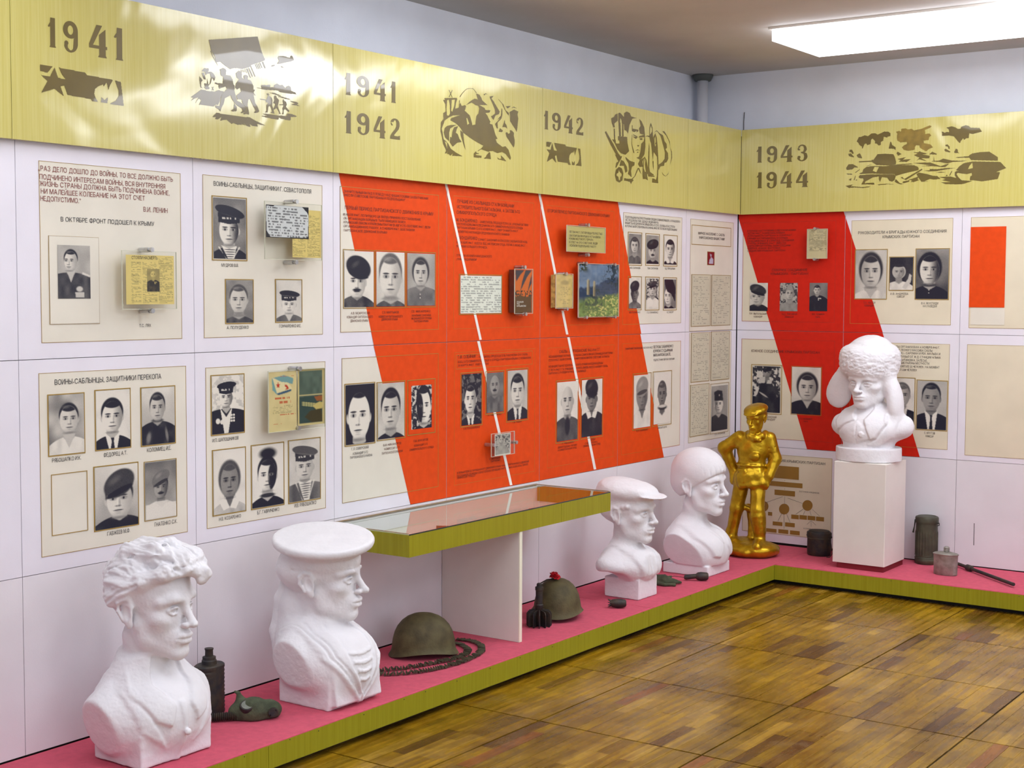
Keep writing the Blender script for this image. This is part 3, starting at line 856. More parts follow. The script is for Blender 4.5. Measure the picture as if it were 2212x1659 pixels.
text('D2', 'caption', [('С. МИЛАШИН', 1058, 993, 1081, 990), ('ПАРТИЗАН', 1061, 998, 1080, 995.5)], 4.2, 'ink_brown')
text('D2', 'paragraph', [('В ПЕРВЫЙ ПЕРИОД ПАРТИЗАНСКОГО ДВИЖЕНИЯ В КРЫМУ НАЧАЛИ ПАРТИЗАНСКОГО ДВИЖЕНИЯ', 988, 1022.5, 1143, 999.5), ('ПОДЗЕМНОЙ ОБОРОНЫ СЕВАСТОПОЛЯ. ПОГИБШИЕ ПАРТИЗАНЫ В БОЯХ И БЫ. ГЕРОЕВ', 988, 1029, 1141, 1006), ('ПРИНЕСЛИ ПОБЕДУ.', 988, 1034.5, 1029, 1028)], 4.4, 'ink_brown')
text('E1', 'heading', [('ВТОРОЙ ПЕРИОД ПАРТИЗАНСКОГО ДВИЖЕНИЯ В КРЫМУ', 1183.5, 458.4, 1317.8, 468.7)], 6.6, 'ink_brown')
text('E2', 'heading', [('САБЛЫ - ПАРТИЗАНСКИЕ 1942-1944 Г.Г.', 1208.6, 761.2, 1297, 758.6)], 6.4, 'ink_brown')
text('E2', 'paragraph', [('НЕЗАБЫВАЕМЫЕ ПАТРИОТЫ В САБЛАХ САМОЙ ЯРКОЙ СТРАНИЦЕЙ В ИСТОРИИ', 1186.4, 772, 1324, 764.6), ('СЕЛА В 1942 Г. БЫЛИ СОЖЖЕНЫ И УНИЧТОЖЕНЫ МНОГИЕ СОВЕТСКИЕ ПАТРИОТЫ', 1186, 778.7, 1317, 773), ('НО ФАШИСТАМ НЕ УДАЛОСЬ ПОГАСИТЬ ПЛАМЯ НАРОДНОЙ БОРЬБЫ', 1186, 793.2, 1302.8, 786.4), ('С ЛЕТА 1943 Г. Г.К. РЯБОШАПКО ОПЯТЬ ВНОВЬ ВОССТАНОВИЛ СВЯЗЬ', 1186, 800.7, 1313.4, 793), ('ПАРТИЗАН С ГРУППОЙ ПАТРИОТОВ САБЛЫНЦЕВ', 1186, 808.4, 1266.5, 803)], 4.8, 'ink_brown')
text('E2', 'caption', [('Г.К. РЯБОШАПКО', 1212.5, 960.4, 1240.6, 956), ('СВЯЗНОЙ ПОДПОЛЬЯ - ПАРТИЗАН', 1205.3, 967.5, 1247, 963.2), ('3-Й СИМФЕРОПОЛЬСКИЙ ОТРЯД', 1204.8, 973.9, 1246, 968.7)], 4.2, 'ink_brown')
text('E2', 'caption', [('П. ЧЕПОЙ', 1270.4, 952.7, 1286.4, 949.8), ('С НОЯБРЯ 1943', 1264, 959.4, 1291, 955.8), ('СИМФЕРОПОЛЬСКИЙ ОТРЯД', 1260, 966, 1297.4, 959.8)], 4.2, 'ink_brown')
text('F1', 'paragraph', [('ПОДПОЛЬЩИКИ РАСПРОСТРАНЯЛИ СВОДКИ СОВИНФОРМБЮРО, ОТПРАВЛЯЛИ В', 1351, 470.3, 1469.7, 480.8), ('ЛЕС ПРОДОВОЛЬСТВИЕ, ОДЕЖДУ, МЕДИКАМЕНТЫ.', 1351.5, 477, 1423.4, 482.6), ('ФАШИСТЫ НЕОДНОКРАТНО ВРЫВАЛИСЬ В СЕЛО, ОБЛАВЫ И РАССТРЕЛЫ', 1351, 483.2, 1458.4, 491.6), ('КОТОРЫЕ БЫЛИ СХВАЧЕНЫ И КАЗНЕНЫ, МНОГИЕ ПОГИБЛИ ПОДПОЛЬЩИКИ', 1351, 489.8, 1462.9, 498)], 4.6)
for s, u0, v0, u1, v1 in (('И.В. САПУНОВ', 1361.2, 580, 1383.7, 580.6), ('В.И. САПУНОВ', 1400, 581, 1421.8, 581.6), ('В.Д. ПЕРЕСЫПКИН', 1437.2, 581.6, 1458.9, 582.2), ('И.В. ГОНЧАРЕНКО', 1360, 676.4, 1383.5, 676.2), ('Г.С. ГОНЧАРЕНКО', 1398.3, 676.6, 1422, 676.4), ('А.Е. МАЗУР', 1440.8, 676, 1455, 675.8)):
    text('F1', 'caption', [(s, u0, v0, u1, v1)], 4.0)
text('F2', 'paragraph', [('ПАМЯТНИК САБЛЫНЦАМ, ВСТАЛА НАД', 1351.3, 754.8, 1410, 752)], 4.0)
text('F2', 'heading', [('ПЕТРОМ ЗАБИЯЧЕНКО', 1411.9, 751.6, 1455, 750.3), ('ЮРИЕМ СУДЬИНЫМ', 1411.9, 760.2, 1453.3, 759), ('МИХАИЛОМ ШАПЕ.', 1411.9, 769, 1449.7, 767.8)], 6.0)
text('F2', 'paragraph', [('ПОДРОСТКАМИ ЗВЕРСКИ УБИТЫМИ', 1412.3, 779, 1457.5, 776.8)], 4.2)
text('F2', 'caption', [('ПЕТЯ ЗАБИЯЧЕНКО', 1374.8, 932.3, 1400, 929.6)], 4.0, 'ink_brown')
text('F2', 'caption', [('МИХАИЛ ШАПЕ', 1421.3, 926.2, 1441.2, 923.3)], 4.0)
outline('G1', 'title_frame', (1495, 484.7), (1579.6, 533), 'gold_line', 0.0020, 0.0034)
text('G1', 'heading', [('МИРНОЕ НАСЕЛЕНИЕ С. САБЛЫ', 1508.8, 505.4, 1565.8, 510.3), ('УНИЧТОЖЕННОЕ ФАШИСТАМИ', 1510.5, 514.6, 1565.6, 519.3)], 5.4)
text('G2', 'caption', [('С.С. КАЗАКОВ', 1544.7, 939.4, 1566.5, 936)], 3.8)
L9 = ['В ПЕРИОД НАСТУПЛЕНИЯ СОВЕТСКОЙ АРМИИ', 'ЛЕТОМ 1943 Г. УСИЛИЛАСЬ БОЕВАЯ', 'ДЕЯТЕЛЬНОСТЬ ПАРТИЗАН. К ОСЕНИ 1943 Г.', 'В КРЫМУ НАСЧИТЫВАЛОСЬ 33 ОТРЯДА', 'ОБЪЕДИНЕННЫХ В 6 БРИГАД. ГОЛОВНОЙ', 'ГРУППЫ. В ЯНВАРЕ 1944 Г. ВМЕСТО', 'ОПЕРАТИВНОЙ ГРУППЫ, БЫЛИ СОЗДАНЫ', 'СЕВЕРНОЕ, ЮЖНОЕ, ВОСТОЧНОЕ', 'СОЕДИНЕНИЯ КРЫМСКИХ ПАРТИЗАН']
E9 = [1719.6, 1695.5, 1712.4, 1702.2, 1715.2, 1698, 1707.6, 1686.2, 1696.7]; V9 = [499.4, 505, 510.3, 516, 521.3, 526.9, 532.2, 537.6, 543]
text('H1', 'paragraph', [(L9[i], 1614.8, V9[i] + 0.4, E9[i], V9[i] - 0.4) for i in range(9)], 3.9, 'ink_end')
text('H1', 'heading', [('СЕВЕРНОЕ СОЕДИНЕНИЕ', 1668, 585.6, 1744.4, 585.2), ('КРЫМСКИХ   ПАРТИЗАН', 1665.4, 593.5, 1746, 593.3)], 5.4, 'ink_end')
for a, b_, u0, u1, v, u2, u3 in (('П.Р. ЯМПОЛЬСКИЙ', 'КОМАНДИР', 1619.5, 1657, 679.2, 1628.5, 1647.4), ('Н.Д. ЛУГОВОЙ', 'КОМИССАР', 1689.6, 1722, 680, 1696, 1715), ('В.В. НОВИНА', 'НАЧ.', 1754.6, 1781.6, 680.2, 1762.5, 1772.3)):
    text('H1', 'caption', [(a, u0, v, u1, v), (b_, u2, v + 6.2, u3, v + 6.2)], 4.0, 'ink_end')
text('H2', 'heading', [('ЮЖНОЕ СОЕДИНЕНИЕ КРЫМСКИХ ПАРТИЗАН', 1623.8, 760.2, 1770.9, 763.7)], 5.6, 'ink_end')
text('H2', 'caption', [('М.А. МАКЕДОНСКИЙ', 1634, 901.5, 1677.7, 902.2), ('КОМАНДИР', 1646, 907.3, 1675, 907.7)], 4.0, 'ink_end')
text('H2', 'caption', [('А.А. МУЖЕНКО', 1727.8, 906, 1754.6, 906.8), ('НАЧ.', 1736.5, 911.6, 1746.4, 912)], 4.0, 'ink_end')
text('I1', 'heading', [('РУКОВОДИТЕЛИ 4 БРИГАДЫ ЮЖНОГО СОЕДИНЕНИЯ', 1854.3, 505.5, 2045, 501.5), ('КРЫМСКИХ ПАРТИЗАН', 1907, 514, 1986.3, 512.9)], 6.2)
for a, b_, u0, u1, v, u2, u3, mt in (('Х.К. ЧУССИ', 'КОМАНДИР', 1865.6, 1891, 655.6, 1867.8, 1888, 'ink_end'), ('А.Ф. АНДРЕЕВА', 'КОМИССАР', 1923.5, 1962.6, 636.4, 1937.7, 1954.5, 'ink'), ('Ф.А. ЯКУСТИДИ', 'НАЧ. РАЗВЕДКИ', 1990, 2027, 657, 1993.9, 2024, 'ink')):
    text('I1', 'caption', [(a, u0, v, u1, v), (b_, u2, v + 6.2, u3, v + 6.2)], 4.6, mt)
L8 = ['ОТРЯД 4 БРИГАДЫ ОРГАНИЗОВАН 4 НОЯБРЯ 1943 Г.', 'В РАЙОНЕ ЛЕСНОГО МАССИВА САБЛЫ', '(КОСТЯНКА) - САРОМАН И РЕК. МАЛЬВА И', 'В ОКРЕСТНОСТИ БЫЛ ОТ Ж.Д. СТАНЦИИ АЛЬМА', 'КОНСТАНТИНОВКА, ЗАЛЕСЬЕ,', 'БЛИЖАЙШИЕ РАЙОНЫ МЕСТНОСТИ.', 'ОТРЯД СОСТОЯЛ ИЗ 25 ЧЕЛОВЕК. НА МОМЕНТ', 'СОЕДИНЕНИЯ НАСЧИТЫВАЛ 228 ЧЕЛОВЕК']
E8 = [2030.6, 2014.5, 2031.5, 2032.4, 2003.5, 2008.5, 2029.9, 1981.4]; V8 = [751.9, 759, 765.7, 773.3, 780.5, 786.8, 794.4, 800.4]
text('I2', 'paragraph', [(L8[i], E8[i] - 3.1 * len(L8[i]), V8[i] - 1.6, E8[i], V8[i]) for i in range(8)], 4.6)
text('I2', 'caption', [('С. КРУТОВ', 1996.8, 937, 2020, 937.5), ('КОМИССАР', 2000, 943.9, 2017, 944.3)], 4.6)

# organisation chart
def cc(px_, py_): return (1640 + px_ * 0.15677, 960 + py_ * 0.15677)
text('H3', 'heading', [('СХЕМА СОЕДИНЕНИЯ КРЫМСКИХ ПАРТИЗАН', 1622, 991.5, 1783, 1005.2)], 5.6)
for (x0, y0, x1, y1) in ((20, 270, 548, 485), (60, 490, 598, 602), (215, 618, 495, 716), (445, 962, 547, 1030), (558, 968, 660, 1036), (670, 978, 775, 1046), (787, 990, 895, 1060), (190, 1056, 322, 1122), (360, 1070, 492, 1140), (100, 1150, 240, 1213), (268, 1163, 402, 1232), (428, 1180, 560, 1250), (-90, 700, 60, 760), (-120, 930, 40, 985), (125, 925, 180, 980)):
    rect('H3', 'chart_box', cc(x0, y0), cc(x1, y1), 'chart_olive', 0.0024) if 'chart_olive' in M else M.update(chart_olive=nmat('chart_olive', lin((150, 112, 42)), 0.5)) or rect('H3', 'chart_box', cc(x0, y0), cc(x1, y1), 'chart_olive', 0.0024)
for (x, y) in ((347, 888), (668, 838), (60, 850)):
    polyprint('H3', 'chart_disc', [[[cc(x + 71 * math.cos(a * math.pi / 12), y + 74 * math.sin(a * math.pi / 12)) for a in range(24)]]], 'chart_olive', 0.0024)
def thinline(key, pts, w, mat='ink', off=0.0026, name='chart_line', src=None):
    t, pl = (src or PAN)[key]
    V = []; Fc = []
    for (a, b_) in pts:
        p = np.array(pl.q(*a, off)); q = np.array(pl.q(*b_, off)); d = (q - p) / (np.linalg.norm(q - p) + 1e-9); n = np.array([-d[1], d[0]]) * w / 2
        k = len(V)
        for c in (p - n, q - n, q + n, p + n): V.append(pl.p3(c[0], c[1], off))
        Fc.append((k, k + 1, k + 2, k + 3))
    return mk(name, V, fixwind(pl, V, Fc), M[mat], t)
thinline('H3', [(cc(*a), cc(*b_)) for a, b_ in (((355, 485), (355, 500)), ((355, 602), (355, 620)), ((355, 716), (350, 815)), ((330, 716), (90, 800)), ((395, 735), (600, 810)), ((610, 885), (505, 960)), ((632, 915), (608, 968)), ((700, 915), (720, 975)), ((735, 892), (835, 985)), ((310, 955), (260, 1055)), ((345, 962), (345, 1160)), ((380, 955), (430, 1070)), ((715, 1050), (660, 1100)), ((718, 1050), (718, 1130)), ((722, 1050), (785, 1110)))], 0.0014)
text('H3', 'caption', [('МОСКВА', *cc(305, 335), *cc(412, 338)), ('ЦЕНТРАЛЬНЫЙ ШТАБ', *cc(262, 378), *cc(475, 385)), ('ПАРТИЗАНСКОГО ДВИЖЕНИЯ', *cc(262, 402), *cc(500, 408)), ('ОПЕРАТИВНАЯ ГРУППА', *cc(240, 552), *cc(490, 560)), ('ЮЖНОЕ', *cc(318, 655), *cc(395, 658)), ('СОЕДИНЕНИЕ', *cc(285, 678), *cc(420, 688)), ('ВОСТОЧНОЕ СОЕДИНЕНИЕ', *cc(555, 655), *cc(832, 675)), ('7', *cc(345, 870), *cc(355, 870)), ('БРИГАДА', *cc(303, 908), *cc(390, 914)), ('4', *cc(662, 828), *cc(674, 828)), ('БРИГАДА', *cc(622, 860), *cc(712, 866)), ('В ОТРЯДЕ 110 И В КАЖДОЙ', *cc(615, 1165), *cc(893, 1190)), ('БРИГАДЕ', *cc(700, 1200), *cc(785, 1208))] +
     [('ОТРЯД', *cc(a, b_), *cc(a + 80, b_ + 8)) for a, b_ in ((455, 1000), (568, 1006), (680, 1016), (798, 1028), (208, 1096), (376, 1110), (284, 1204), (446, 1222), (130, 1188))], 2.8, 'ink')

# ---------------------------------------------------------------- years and stencil pictures on the sign band
def arc(cx, cy, rx, ry, a0, a1, n=14):
    return [(cx + rx * math.cos(math.radians(a0 + (a1 - a0) * i / n)), cy - ry * math.sin(math.radians(a0 + (a1 - a0) * i / n))) for i in range(n + 1)]
DG = {  # glyph boxes 0..w, 0 (top)..1 (bottom)
 '1': (0.30, [[[(0.10, 0), (0.28, 0), (0.275, 0.94), (0.31, 1.0), (0.05, 1.0), (0.085, 0.94), (0.09, 0.30), (0.03, 0.33), (0.0, 0.30), (0.09, 0.16)]]]),
 '9': (0.56, [[arc(0.28, 0.30, 0.28, 0.30, 0, 180) + arc(0.28, 0.30, 0.28, 0.26, 180, 300, 10) + [(0.40, 0.56), (0.38, 0.80)] + arc(0.28, 0.80, 0.10, 0.14, -10, -120, 6) + [(0.17, 0.86)] + arc(0.12, 0.72, 0.075, 0.075, -50, 200, 10) + arc(0.28, 0.76, 0.25, 0.25, 195, 275, 8) + arc(0.30, 0.68, 0.26, 0.32, 275, 350, 8) + [(0.56, 0.45)],
              arc(0.28, 0.29, 0.105, 0.15, 0, 345, 16)]]),
 '4': (0.60, [[[(0.25, 0.0), (0.44, 0.0), (0.13, 0.64), (0.33, 0.64), (0.33, 0.30), (0.55, 0.10), (0.55, 0.64), (0.60, 0.64), (0.60, 0.74), (0.55, 0.74), (0.55, 0.93), (0.59, 1.0), (0.29, 1.0), (0.33, 0.93), (0.33, 0.74), (0.0, 0.74), (0.0, 0.62)]]]),
 '2': (0.54, [[arc(0.12, 0.27, 0.085, 0.085, -60, -360 + 60, 10)[::-1] + arc(0.27, 0.24, 0.25, 0.24, 165, 0, 12) + [(0.52, 0.34), (0.47, 0.50), (0.22, 0.80), (0.24, 0.84), (0.42, 0.84), (0.54, 0.79), (0.54, 1.0), (0.0, 1.0), (0.02, 0.86), (0.10, 0.72), (0.28, 0.50), (0.34, 0.36), (0.345, 0.24)] + arc(0.27, 0.22, 0.075, 0.14, 0, 150, 6)]]),
 '3': (0.56, [[arc(0.10, 0.26, 0.085, 0.085, -40, -300, 10)[::-1] + arc(0.26, 0.24, 0.24, 0.24, 160, 0, 12) + [(0.52, 0.30), (0.46, 0.43), (0.40, 0.47), (0.52, 0.54), (0.56, 0.70)] + arc(0.27, 0.72, 0.29, 0.28, 0, -160, 14) + arc(0.10, 0.75, 0.085, 0.085, 200, -60, 10) + [(0.16, 0.90), (0.24, 0.94), (0.34, 0.90), (0.375, 0.72), (0.34, 0.56), (0.20, 0.50), (0.20, 0.44), (0.32, 0.42), (0.36, 0.26), (0.32, 0.10), (0.22, 0.08), (0.15, 0.12)]]]),
}
def year(key, s, boxes):
    """boxes: per digit (u_left, v_top, u_right, v_bottom) in the picture frame"""
    for ch, (u0, v0, u1, v1) in zip(s, boxes):
        w, grp = DG[ch]
        t, pl = FR[key]
        a = pl.q(u0, v0, FO); c = pl.q(u1, v1, FO)
        V = []; Fc = []
        for g in grp:
            l2 = [[(a[0] + (c[0] - a[0]) * p[0] / w, a[1] + (c[1] - a[1]) * p[1]) for p in lp] for lp in g]
            v, f = poly3(pl, l2, FO + 0.0009); f = fixwind(pl, v, f)
            n = len(V); V += v; Fc += [tuple(i + n for i in q) for q in f]
        mk('digit', V, Fc, M['stencil'], t)
def crf(x0, y0, x1, w):
    k = (x1 - x0) / w
    return lambda a, b_: (x0 + a * k, y0 + b_ * k)
c5 = crf(1170, 230, 1270, 1185)
def dboxes(f, L): return [(*f(a, b_), *f(c, d)) for a, b_, c, d in L]
year('3', '1942', dboxes(c5, [(60, 92, 170, 588), (272, 135, 492, 630), (582, 200, 800, 695), (888, 262, 1070, 742)]))
c6 = crf(730, 140, 890, 1561)
year('2', '1941', dboxes(c6, [(138, 152, 275, 640), (400, 205, 660, 693), (762, 275, 1010, 775), (1103, 335, 1222, 805)]))
year('2', '1942', dboxes(c6, [(140, 958, 285, 1447), (402, 995, 664, 1487), (755, 1060, 1003, 1555), (1100, 1110, 1310, 1580)]))
c7 = crf(1625, 300, 1765, 2020)
year('5', '1943', dboxes(c7, [(140, 240, 305, 730), (462, 225, 782, 725), (900, 203, 1260, 705), (1415, 178, 1730, 680)]))
year('5', '1944', dboxes(c7, [(145, 1040, 308, 1528), (448, 1028, 770, 1525), (895, 1010, 1245, 1510), (1378, 990, 1745, 1490)]))
year('1', '1941', [(103, 36, 121, 103), (136, 42, 169, 115), (192, 50, 232, 126), (246, 58, 266, 131)])

def P(s):
    v = [float(x) for x in s.replace(',', ' ').split()]
    return list(zip(v[0::2], v[1::2]))
def art(key, name, f, groups, mat='stencil', lift=0.0009):
    """groups: list of lists of point strings (outer, holes) in crop units"""
    t, pl = FR[key]
    gs = [[[pl.q(*f(*p), FO) for p in P(q)] for q in g] for g in groups]
    allp = np.array([p for g in gs for lp in g for p in lp])
    # scan-convert on a fine grid: overlapping strokes merge, holes stay open
    hs = 0.0016
    s0, z0 = allp.min(0) - hs; s1, z1 = allp.max(0) + hs
    ss = np.arange(s0, s1, hs); zz = np.arange(z0, z1, hs)
    m = np.zeros((len(zz), len(ss)), bool)
    def fill(lp):
        r = np.zeros_like(m)
        for i in range(len(lp)):
            (xa, ya), (xb, yb) = lp[i - 1], lp[i]
            if ya == yb: continue
            k0, k1 = np.searchsorted(zz, [min(ya, yb), max(ya, yb)])
            if k1 <= k0: continue
            xs = xa + (zz[k0:k1] - ya) / (yb - ya) * (xb - xa)
            r[k0:k1] ^= ss[None, :] < xs[:, None]
        return r
    for g in gs:
        a = fill(g[0])
        for hl in g[1:]: a &= ~fill(hl)
        m |= a
    V = []; Fc = []
    for k in range(len(zz)):
        d = np.diff(np.concatenate([[0], m[k].astype(np.int8), [0]]))
        for a, b_ in zip(np.nonzero(d == 1)[0], np.nonzero(d == -1)[0]):
            n = len(V); x0, x1, y0, y1 = ss[a], ss[b_ - 1] + hs, zz[k], zz[k] + hs
            V += [pl.p3(x0, y0, FO + lift), pl.p3(x1, y0, FO + lift), pl.p3(x1, y1, FO + lift), pl.p3(x0, y1, FO + lift)]
            Fc.append((n, n + 1, n + 2, n + 3))
    return mk(name, V, fixwind(pl, V, Fc), M[mat], t)
EMB = [['118,900 255,918 200,1040 118,1020'],
       ['128,1092 225,1108 275,932 315,1118 395,1130 375,1085 355,1050 322,928 605,975 622,1015 905,1062 870,1180 855,1260 845,1170 835,1125 820,1160 805,1200 800,1160 745,1205 712,1260 703,1340 712,1400 745,1495 680,1490 668,1450 415,1415 380,1245 340,1270 375,1442 275,1325 132,1418 200,1195'],
       ['925,1068 990,1085 1022,1525 870,1505 935,1440 968,1340 968,1260 945,1150'],
       ['780,1400 805,1430 812,1450 850,1385 845,1500 775,1490']]
art('3', 'star_and_flame_emblem', c5, EMB)
# the same emblem, larger, on the first board (its frame box mapped over)
cA = crf(100, 100, 600, 2212)
def cEm(x, y):
    # emblem box 118..1022 x 900..1525 -> picture box of the left one
    s = (x - 118) / (1022 - 118); t_ = (y - 900 - (x - 118) * 0.16) / (1380 - 900)
    u0 = -62 + s * (740 + 62); top = 172 + (x - 118) / 904 * 150
    return cA(u0, top + t_ * 250 / 1.0)
art('1', 'star_and_flame_emblem', cEm, EMB)
c1 = crf(400, 100, 660, 2212)
art('1', 'soldiers_picture', c1, [
 ['430,-120 1330,-180 1400,85 1435,170 1465,235 1460,262 1210,345 1180,385 1040,418 960,400 880,402 828,420 720,345 650,282 600,290 560,300 548,190 480,85'],
 ['455,82 470,82 600,345 598,352 560,290'], ['500,82 512,82 560,180 552,180'],
 ['1012,425 1025,425 1048,475 1040,478'], ['1045,425 1055,425 1075,475 1068,478'], ['1072,425 1080,425 1098,470 1092,474'], ['1090,415 1100,413 1135,490 1128,492'],
 ['1120,412 1150,405 1210,575 1195,578'], ['1160,400 1180,395 1248,555 1232,558'], ['1195,360 1212,360 1292,550 1278,556'],
 ['1280,330 1292,325 1335,420 1325,422'], ['1310,325 1322,318 1365,415 1352,418'], ['1340,320 1352,310 1390,410 1380,415'], ['1365,305 1380,300 1420,395 1408,400'], ['1410,290 1435,280 1480,400 1465,408'],
 ['1690,318 1725,268 1705,225 1703,195 1720,178 1810,178 1855,190 1930,215 1932,185 1950,168 1975,185 1992,235 2005,250 1945,278 1850,295 1760,318 1700,325'],
 ['1575,365 1600,345 1650,340 1655,352 1600,375'], ['1762,362 1810,380 1800,398 1770,385'],
 ['305,455 345,400 385,410 430,402 435,440 420,470 475,465 520,500 555,565 545,610 525,640 515,600 470,570 455,500 400,505 375,530 360,470'],
 ['300,490 345,480 380,610 340,600'], ['262,545 320,625 290,660 295,740 320,770 280,755 262,620'],
 ['330,742 365,745 345,675 400,690 405,600 425,690 440,700 425,740 450,765 430,790 380,790 360,768'], ['440,715 475,570 495,575 470,680'],
 ['487,740 500,740 528,808 515,812'], ['528,740 518,738 485,805 495,812'],
 ['95,940 190,870 300,790 420,822 545,830 610,805 710,825 680,880 650,950 635,1010 605,1075 560,1075 520,1103 255,1072 292,990 250,960 180,1050 245,935 170,960 100,1008 150,945'],
 ['630,430 690,395 735,410 755,445 745,525 830,535 870,610 888,700 910,720 905,820 955,1000 1000,1020 1080,1075 1120,1130 1115,1215 1085,1215 1030,1230 1020,1212 1055,1190 1040,1140 960,1090 905,1040 855,960 835,900 730,955 705,1060 675,1110 645,1195 605,1150 560,1125 550,1090 630,1100 650,1000 665,920 700,850 770,785 740,740 660,765 630,780 610,745 615,710 545,685 550,665 600,675 690,685 700,560 660,540 645,500 650,460'],
 ['932,490 985,447 1030,465 1045,520 1040,570 1085,610 1072,545 1110,520 1155,545 1150,605 1205,625 1255,730 1255,790 1282,800 1270,830 1255,840 1295,912 1255,880 1285,1040 1330,1110 1360,1190 1340,1215 1290,1225 1260,1218 1295,1180 1250,1100 1190,965 1160,980 1145,1080 1170,1200 1170,1255 1130,1245 1070,1252 1065,1235 1120,1200 1130,1130 1050,1040 1040,975 960,975 940,905 1030,830 1005,760 955,795 920,755 935,680 990,610 945,570'],
 ['900,1045 945,1110 945,1185 925,1195 860,1198 840,1182 890,1150'],
 ['497,1300 575,1222 900,1275 1190,1308 1300,1370 1465,1450 1320,1430 1335,1472 1240,1465 1185,1430 1200,1485 1130,1462 1070,1410 1105,1452 1010,1420 1050,1440 960,1440 890,1410 850,1425 800,1380 760,1350 700,1355 640,1370 665,1295 600,1345 550,1335 560,1300'],
 ['1320,760 1400,768 1395,720 1415,708 1500,712 1550,703 1565,720 1560,755 1600,748 1630,755 1635,715 1690,685 1720,705 1740,715 1790,708 1825,750 1850,770 1860,740 1900,722 1940,745 1950,820 2020,845 2042,880 1900,868 1740,845 1710,810 1565,803 1450,795'],
 ['1545,850 1640,855 1750,900 1760,915 1730,912 1850,945 1955,978 1860,970 1780,945 1700,925 1740,915 1620,875'], ['1925,1005 2000,1015 2070,1030 2080,1060 2045,1065 2115,1102 2040,1085 1950,1072 2010,1050'],
 ['1490,875 1525,860 1545,885 1540,905 1590,945 1605,990 1598,1080 1620,1160 1640,1235 1605,1235 1570,1215 1600,1195 1560,1090 1530,1110 1515,1215 1460,1218 1495,1180 1490,1090 1525,1040 1480,1020 1485,995 1365,972 1370,965 1495,980 1520,905'],
 ['1630,925 1650,900 1675,915 1680,940 1720,985 1720,1010 1700,1100 1730,1180 1755,1245 1715,1245 1730,1225 1680,1130 1635,1165 1618,1150 1650,1090 1660,1050 1618,1045 1640,990'],
 ['1790,985 1805,970 1820,1000 1855,1020 1868,1075 1850,1110 1900,1170 1915,1185 1900,1210 1880,1190 1830,1150 1810,1180 1812,1248 1780,1248 1795,1200 1788,1140 1810,1085 1730,1078 1735,1068 1800,1065'],
 ['1420,1238 1520,1240 1700,1268 1850,1280 1880,1260 1855,1235 1960,1245 2052,1282 2040,1297 1940,1300 1940,1345 1925,1363 1850,1350 1760,1330 1720,1305 1715,1350 1600,1330 1500,1310 1385,1280 1500,1275'],
])
c2 = crf(940, 180, 1140, 1843)
art('2', 'drinking_soldier_picture', c2, [
 ['268,125 282,125 345,275 335,280'], ['335,132 348,135 285,275 270,270'],
 ['180,292 425,288 440,310 415,390 400,505 440,490 470,480 480,330 490,340 480,480 500,385 530,450 600,430 620,480 585,540 650,600 690,640 720,740 745,835 800,800 820,650 860,600 875,500 860,450 800,430 730,380 615,430 690,360 780,305 850,320 815,205 880,220 920,290 940,340 1048,440 990,430 880,430 985,490 1000,530 1105,535 1080,580 1000,590 1040,640 1060,690 1100,760 1085,800 1140,820 1165,900 1200,1020 1240,1100 1205,1115 1230,1180 1340,1265 1400,1250 1460,1320 1510,1480 1495,1525 1400,1400 1330,1365 1240,1390 1160,1350 1110,1345 1060,1360 910,1310 960,1240 800,1150 680,1070 560,980 500,880 420,800 300,730 320,690 500,630 350,640 270,680 190,740 170,800 130,900 150,980 160,1060 170,1110 240,1175 260,1200 310,1300 420,1380 545,1450 400,1442 340,1440 350,1395 300,1440 270,1400 245,1410 240,1180 190,1150 245,1310 235,1390 190,1395 220,1330 160,1210 135,1060 105,950 115,770 165,710 160,590 210,560 205,420 160,330 195,330',
  '240,335 270,320 290,400 300,600 270,640 235,640 225,500', '330,330 395,320 380,450 340,570 320,540', '600,480 640,470 700,540 720,560 800,560 815,640 800,820 740,830 720,700 690,620 620,560', '620,690 640,690 680,800 640,825'],
 ['230,850 300,830 430,825 360,860 300,900 280,980 280,1150 200,1080 170,980 190,890'],
 ['380,870 460,850 430,910 410,980 450,1010 480,1100 530,1165 440,1180 350,1260 290,1170 300,1060 330,1080 345,950'],
 ['500,930 560,980 575,1150 605,1325 570,1240 540,1130 510,1040'],
 ['1080,262 1165,248 1120,300 1160,350 1230,470 1285,560 1270,610 1200,640 1160,730 1110,650 1130,650 1195,600 1190,520 1150,420'],
 ['960,222 1005,198 1045,218 1000,210 985,240'],
 ['1245,310 1260,315 1360,420 1400,530 1470,590 1470,640 1430,600 1380,510 1330,400'],
 ['1320,490 1340,520 1340,620 1320,700 1240,780 1250,900 1225,890 1190,810 1300,690 1235,725 1310,640'],
 ['1385,720 1390,790 1420,830 1435,900 1400,870 1340,870'], ['1290,890 1350,940 1330,970 1265,960'],
 ['1405,455 1510,450 1440,500'], ['1510,500 1560,460 1635,498 1560,480'],
 ['1480,570 1570,520 1655,560 1640,620 1655,700 1635,900 1625,965 1590,900 1490,750 1490,640'],
 ['1485,930 1530,940 1570,985 1565,1040 1585,1130 1580,1230 1565,1280 1500,1180 1420,1060 1402,985 1430,970 1460,1005 1490,985'],
 ['770,1400 810,1350 830,1385 890,1400 800,1410 830,1430 925,1440 920,1485 770,1468'],
 ['845,1345 910,1300 915,1308 860,1350'],
 ['1075,1370 1095,1375 1110,1505 965,1495 1010,1460 1020,1430'],
 ['1232,1465 1270,1500 1315,1500 1305,1430 1350,1470 1420,1550 1340,1530 1300,1520 1250,1510'],
])
art('2', 'drinking_soldier_picture', c2, [['485,270 540,190 620,108 700,95 760,102 830,190 822,195 755,110 700,104 625,115 548,198 495,275']])
c3 = crf(1300, 230, 1460, 1475)
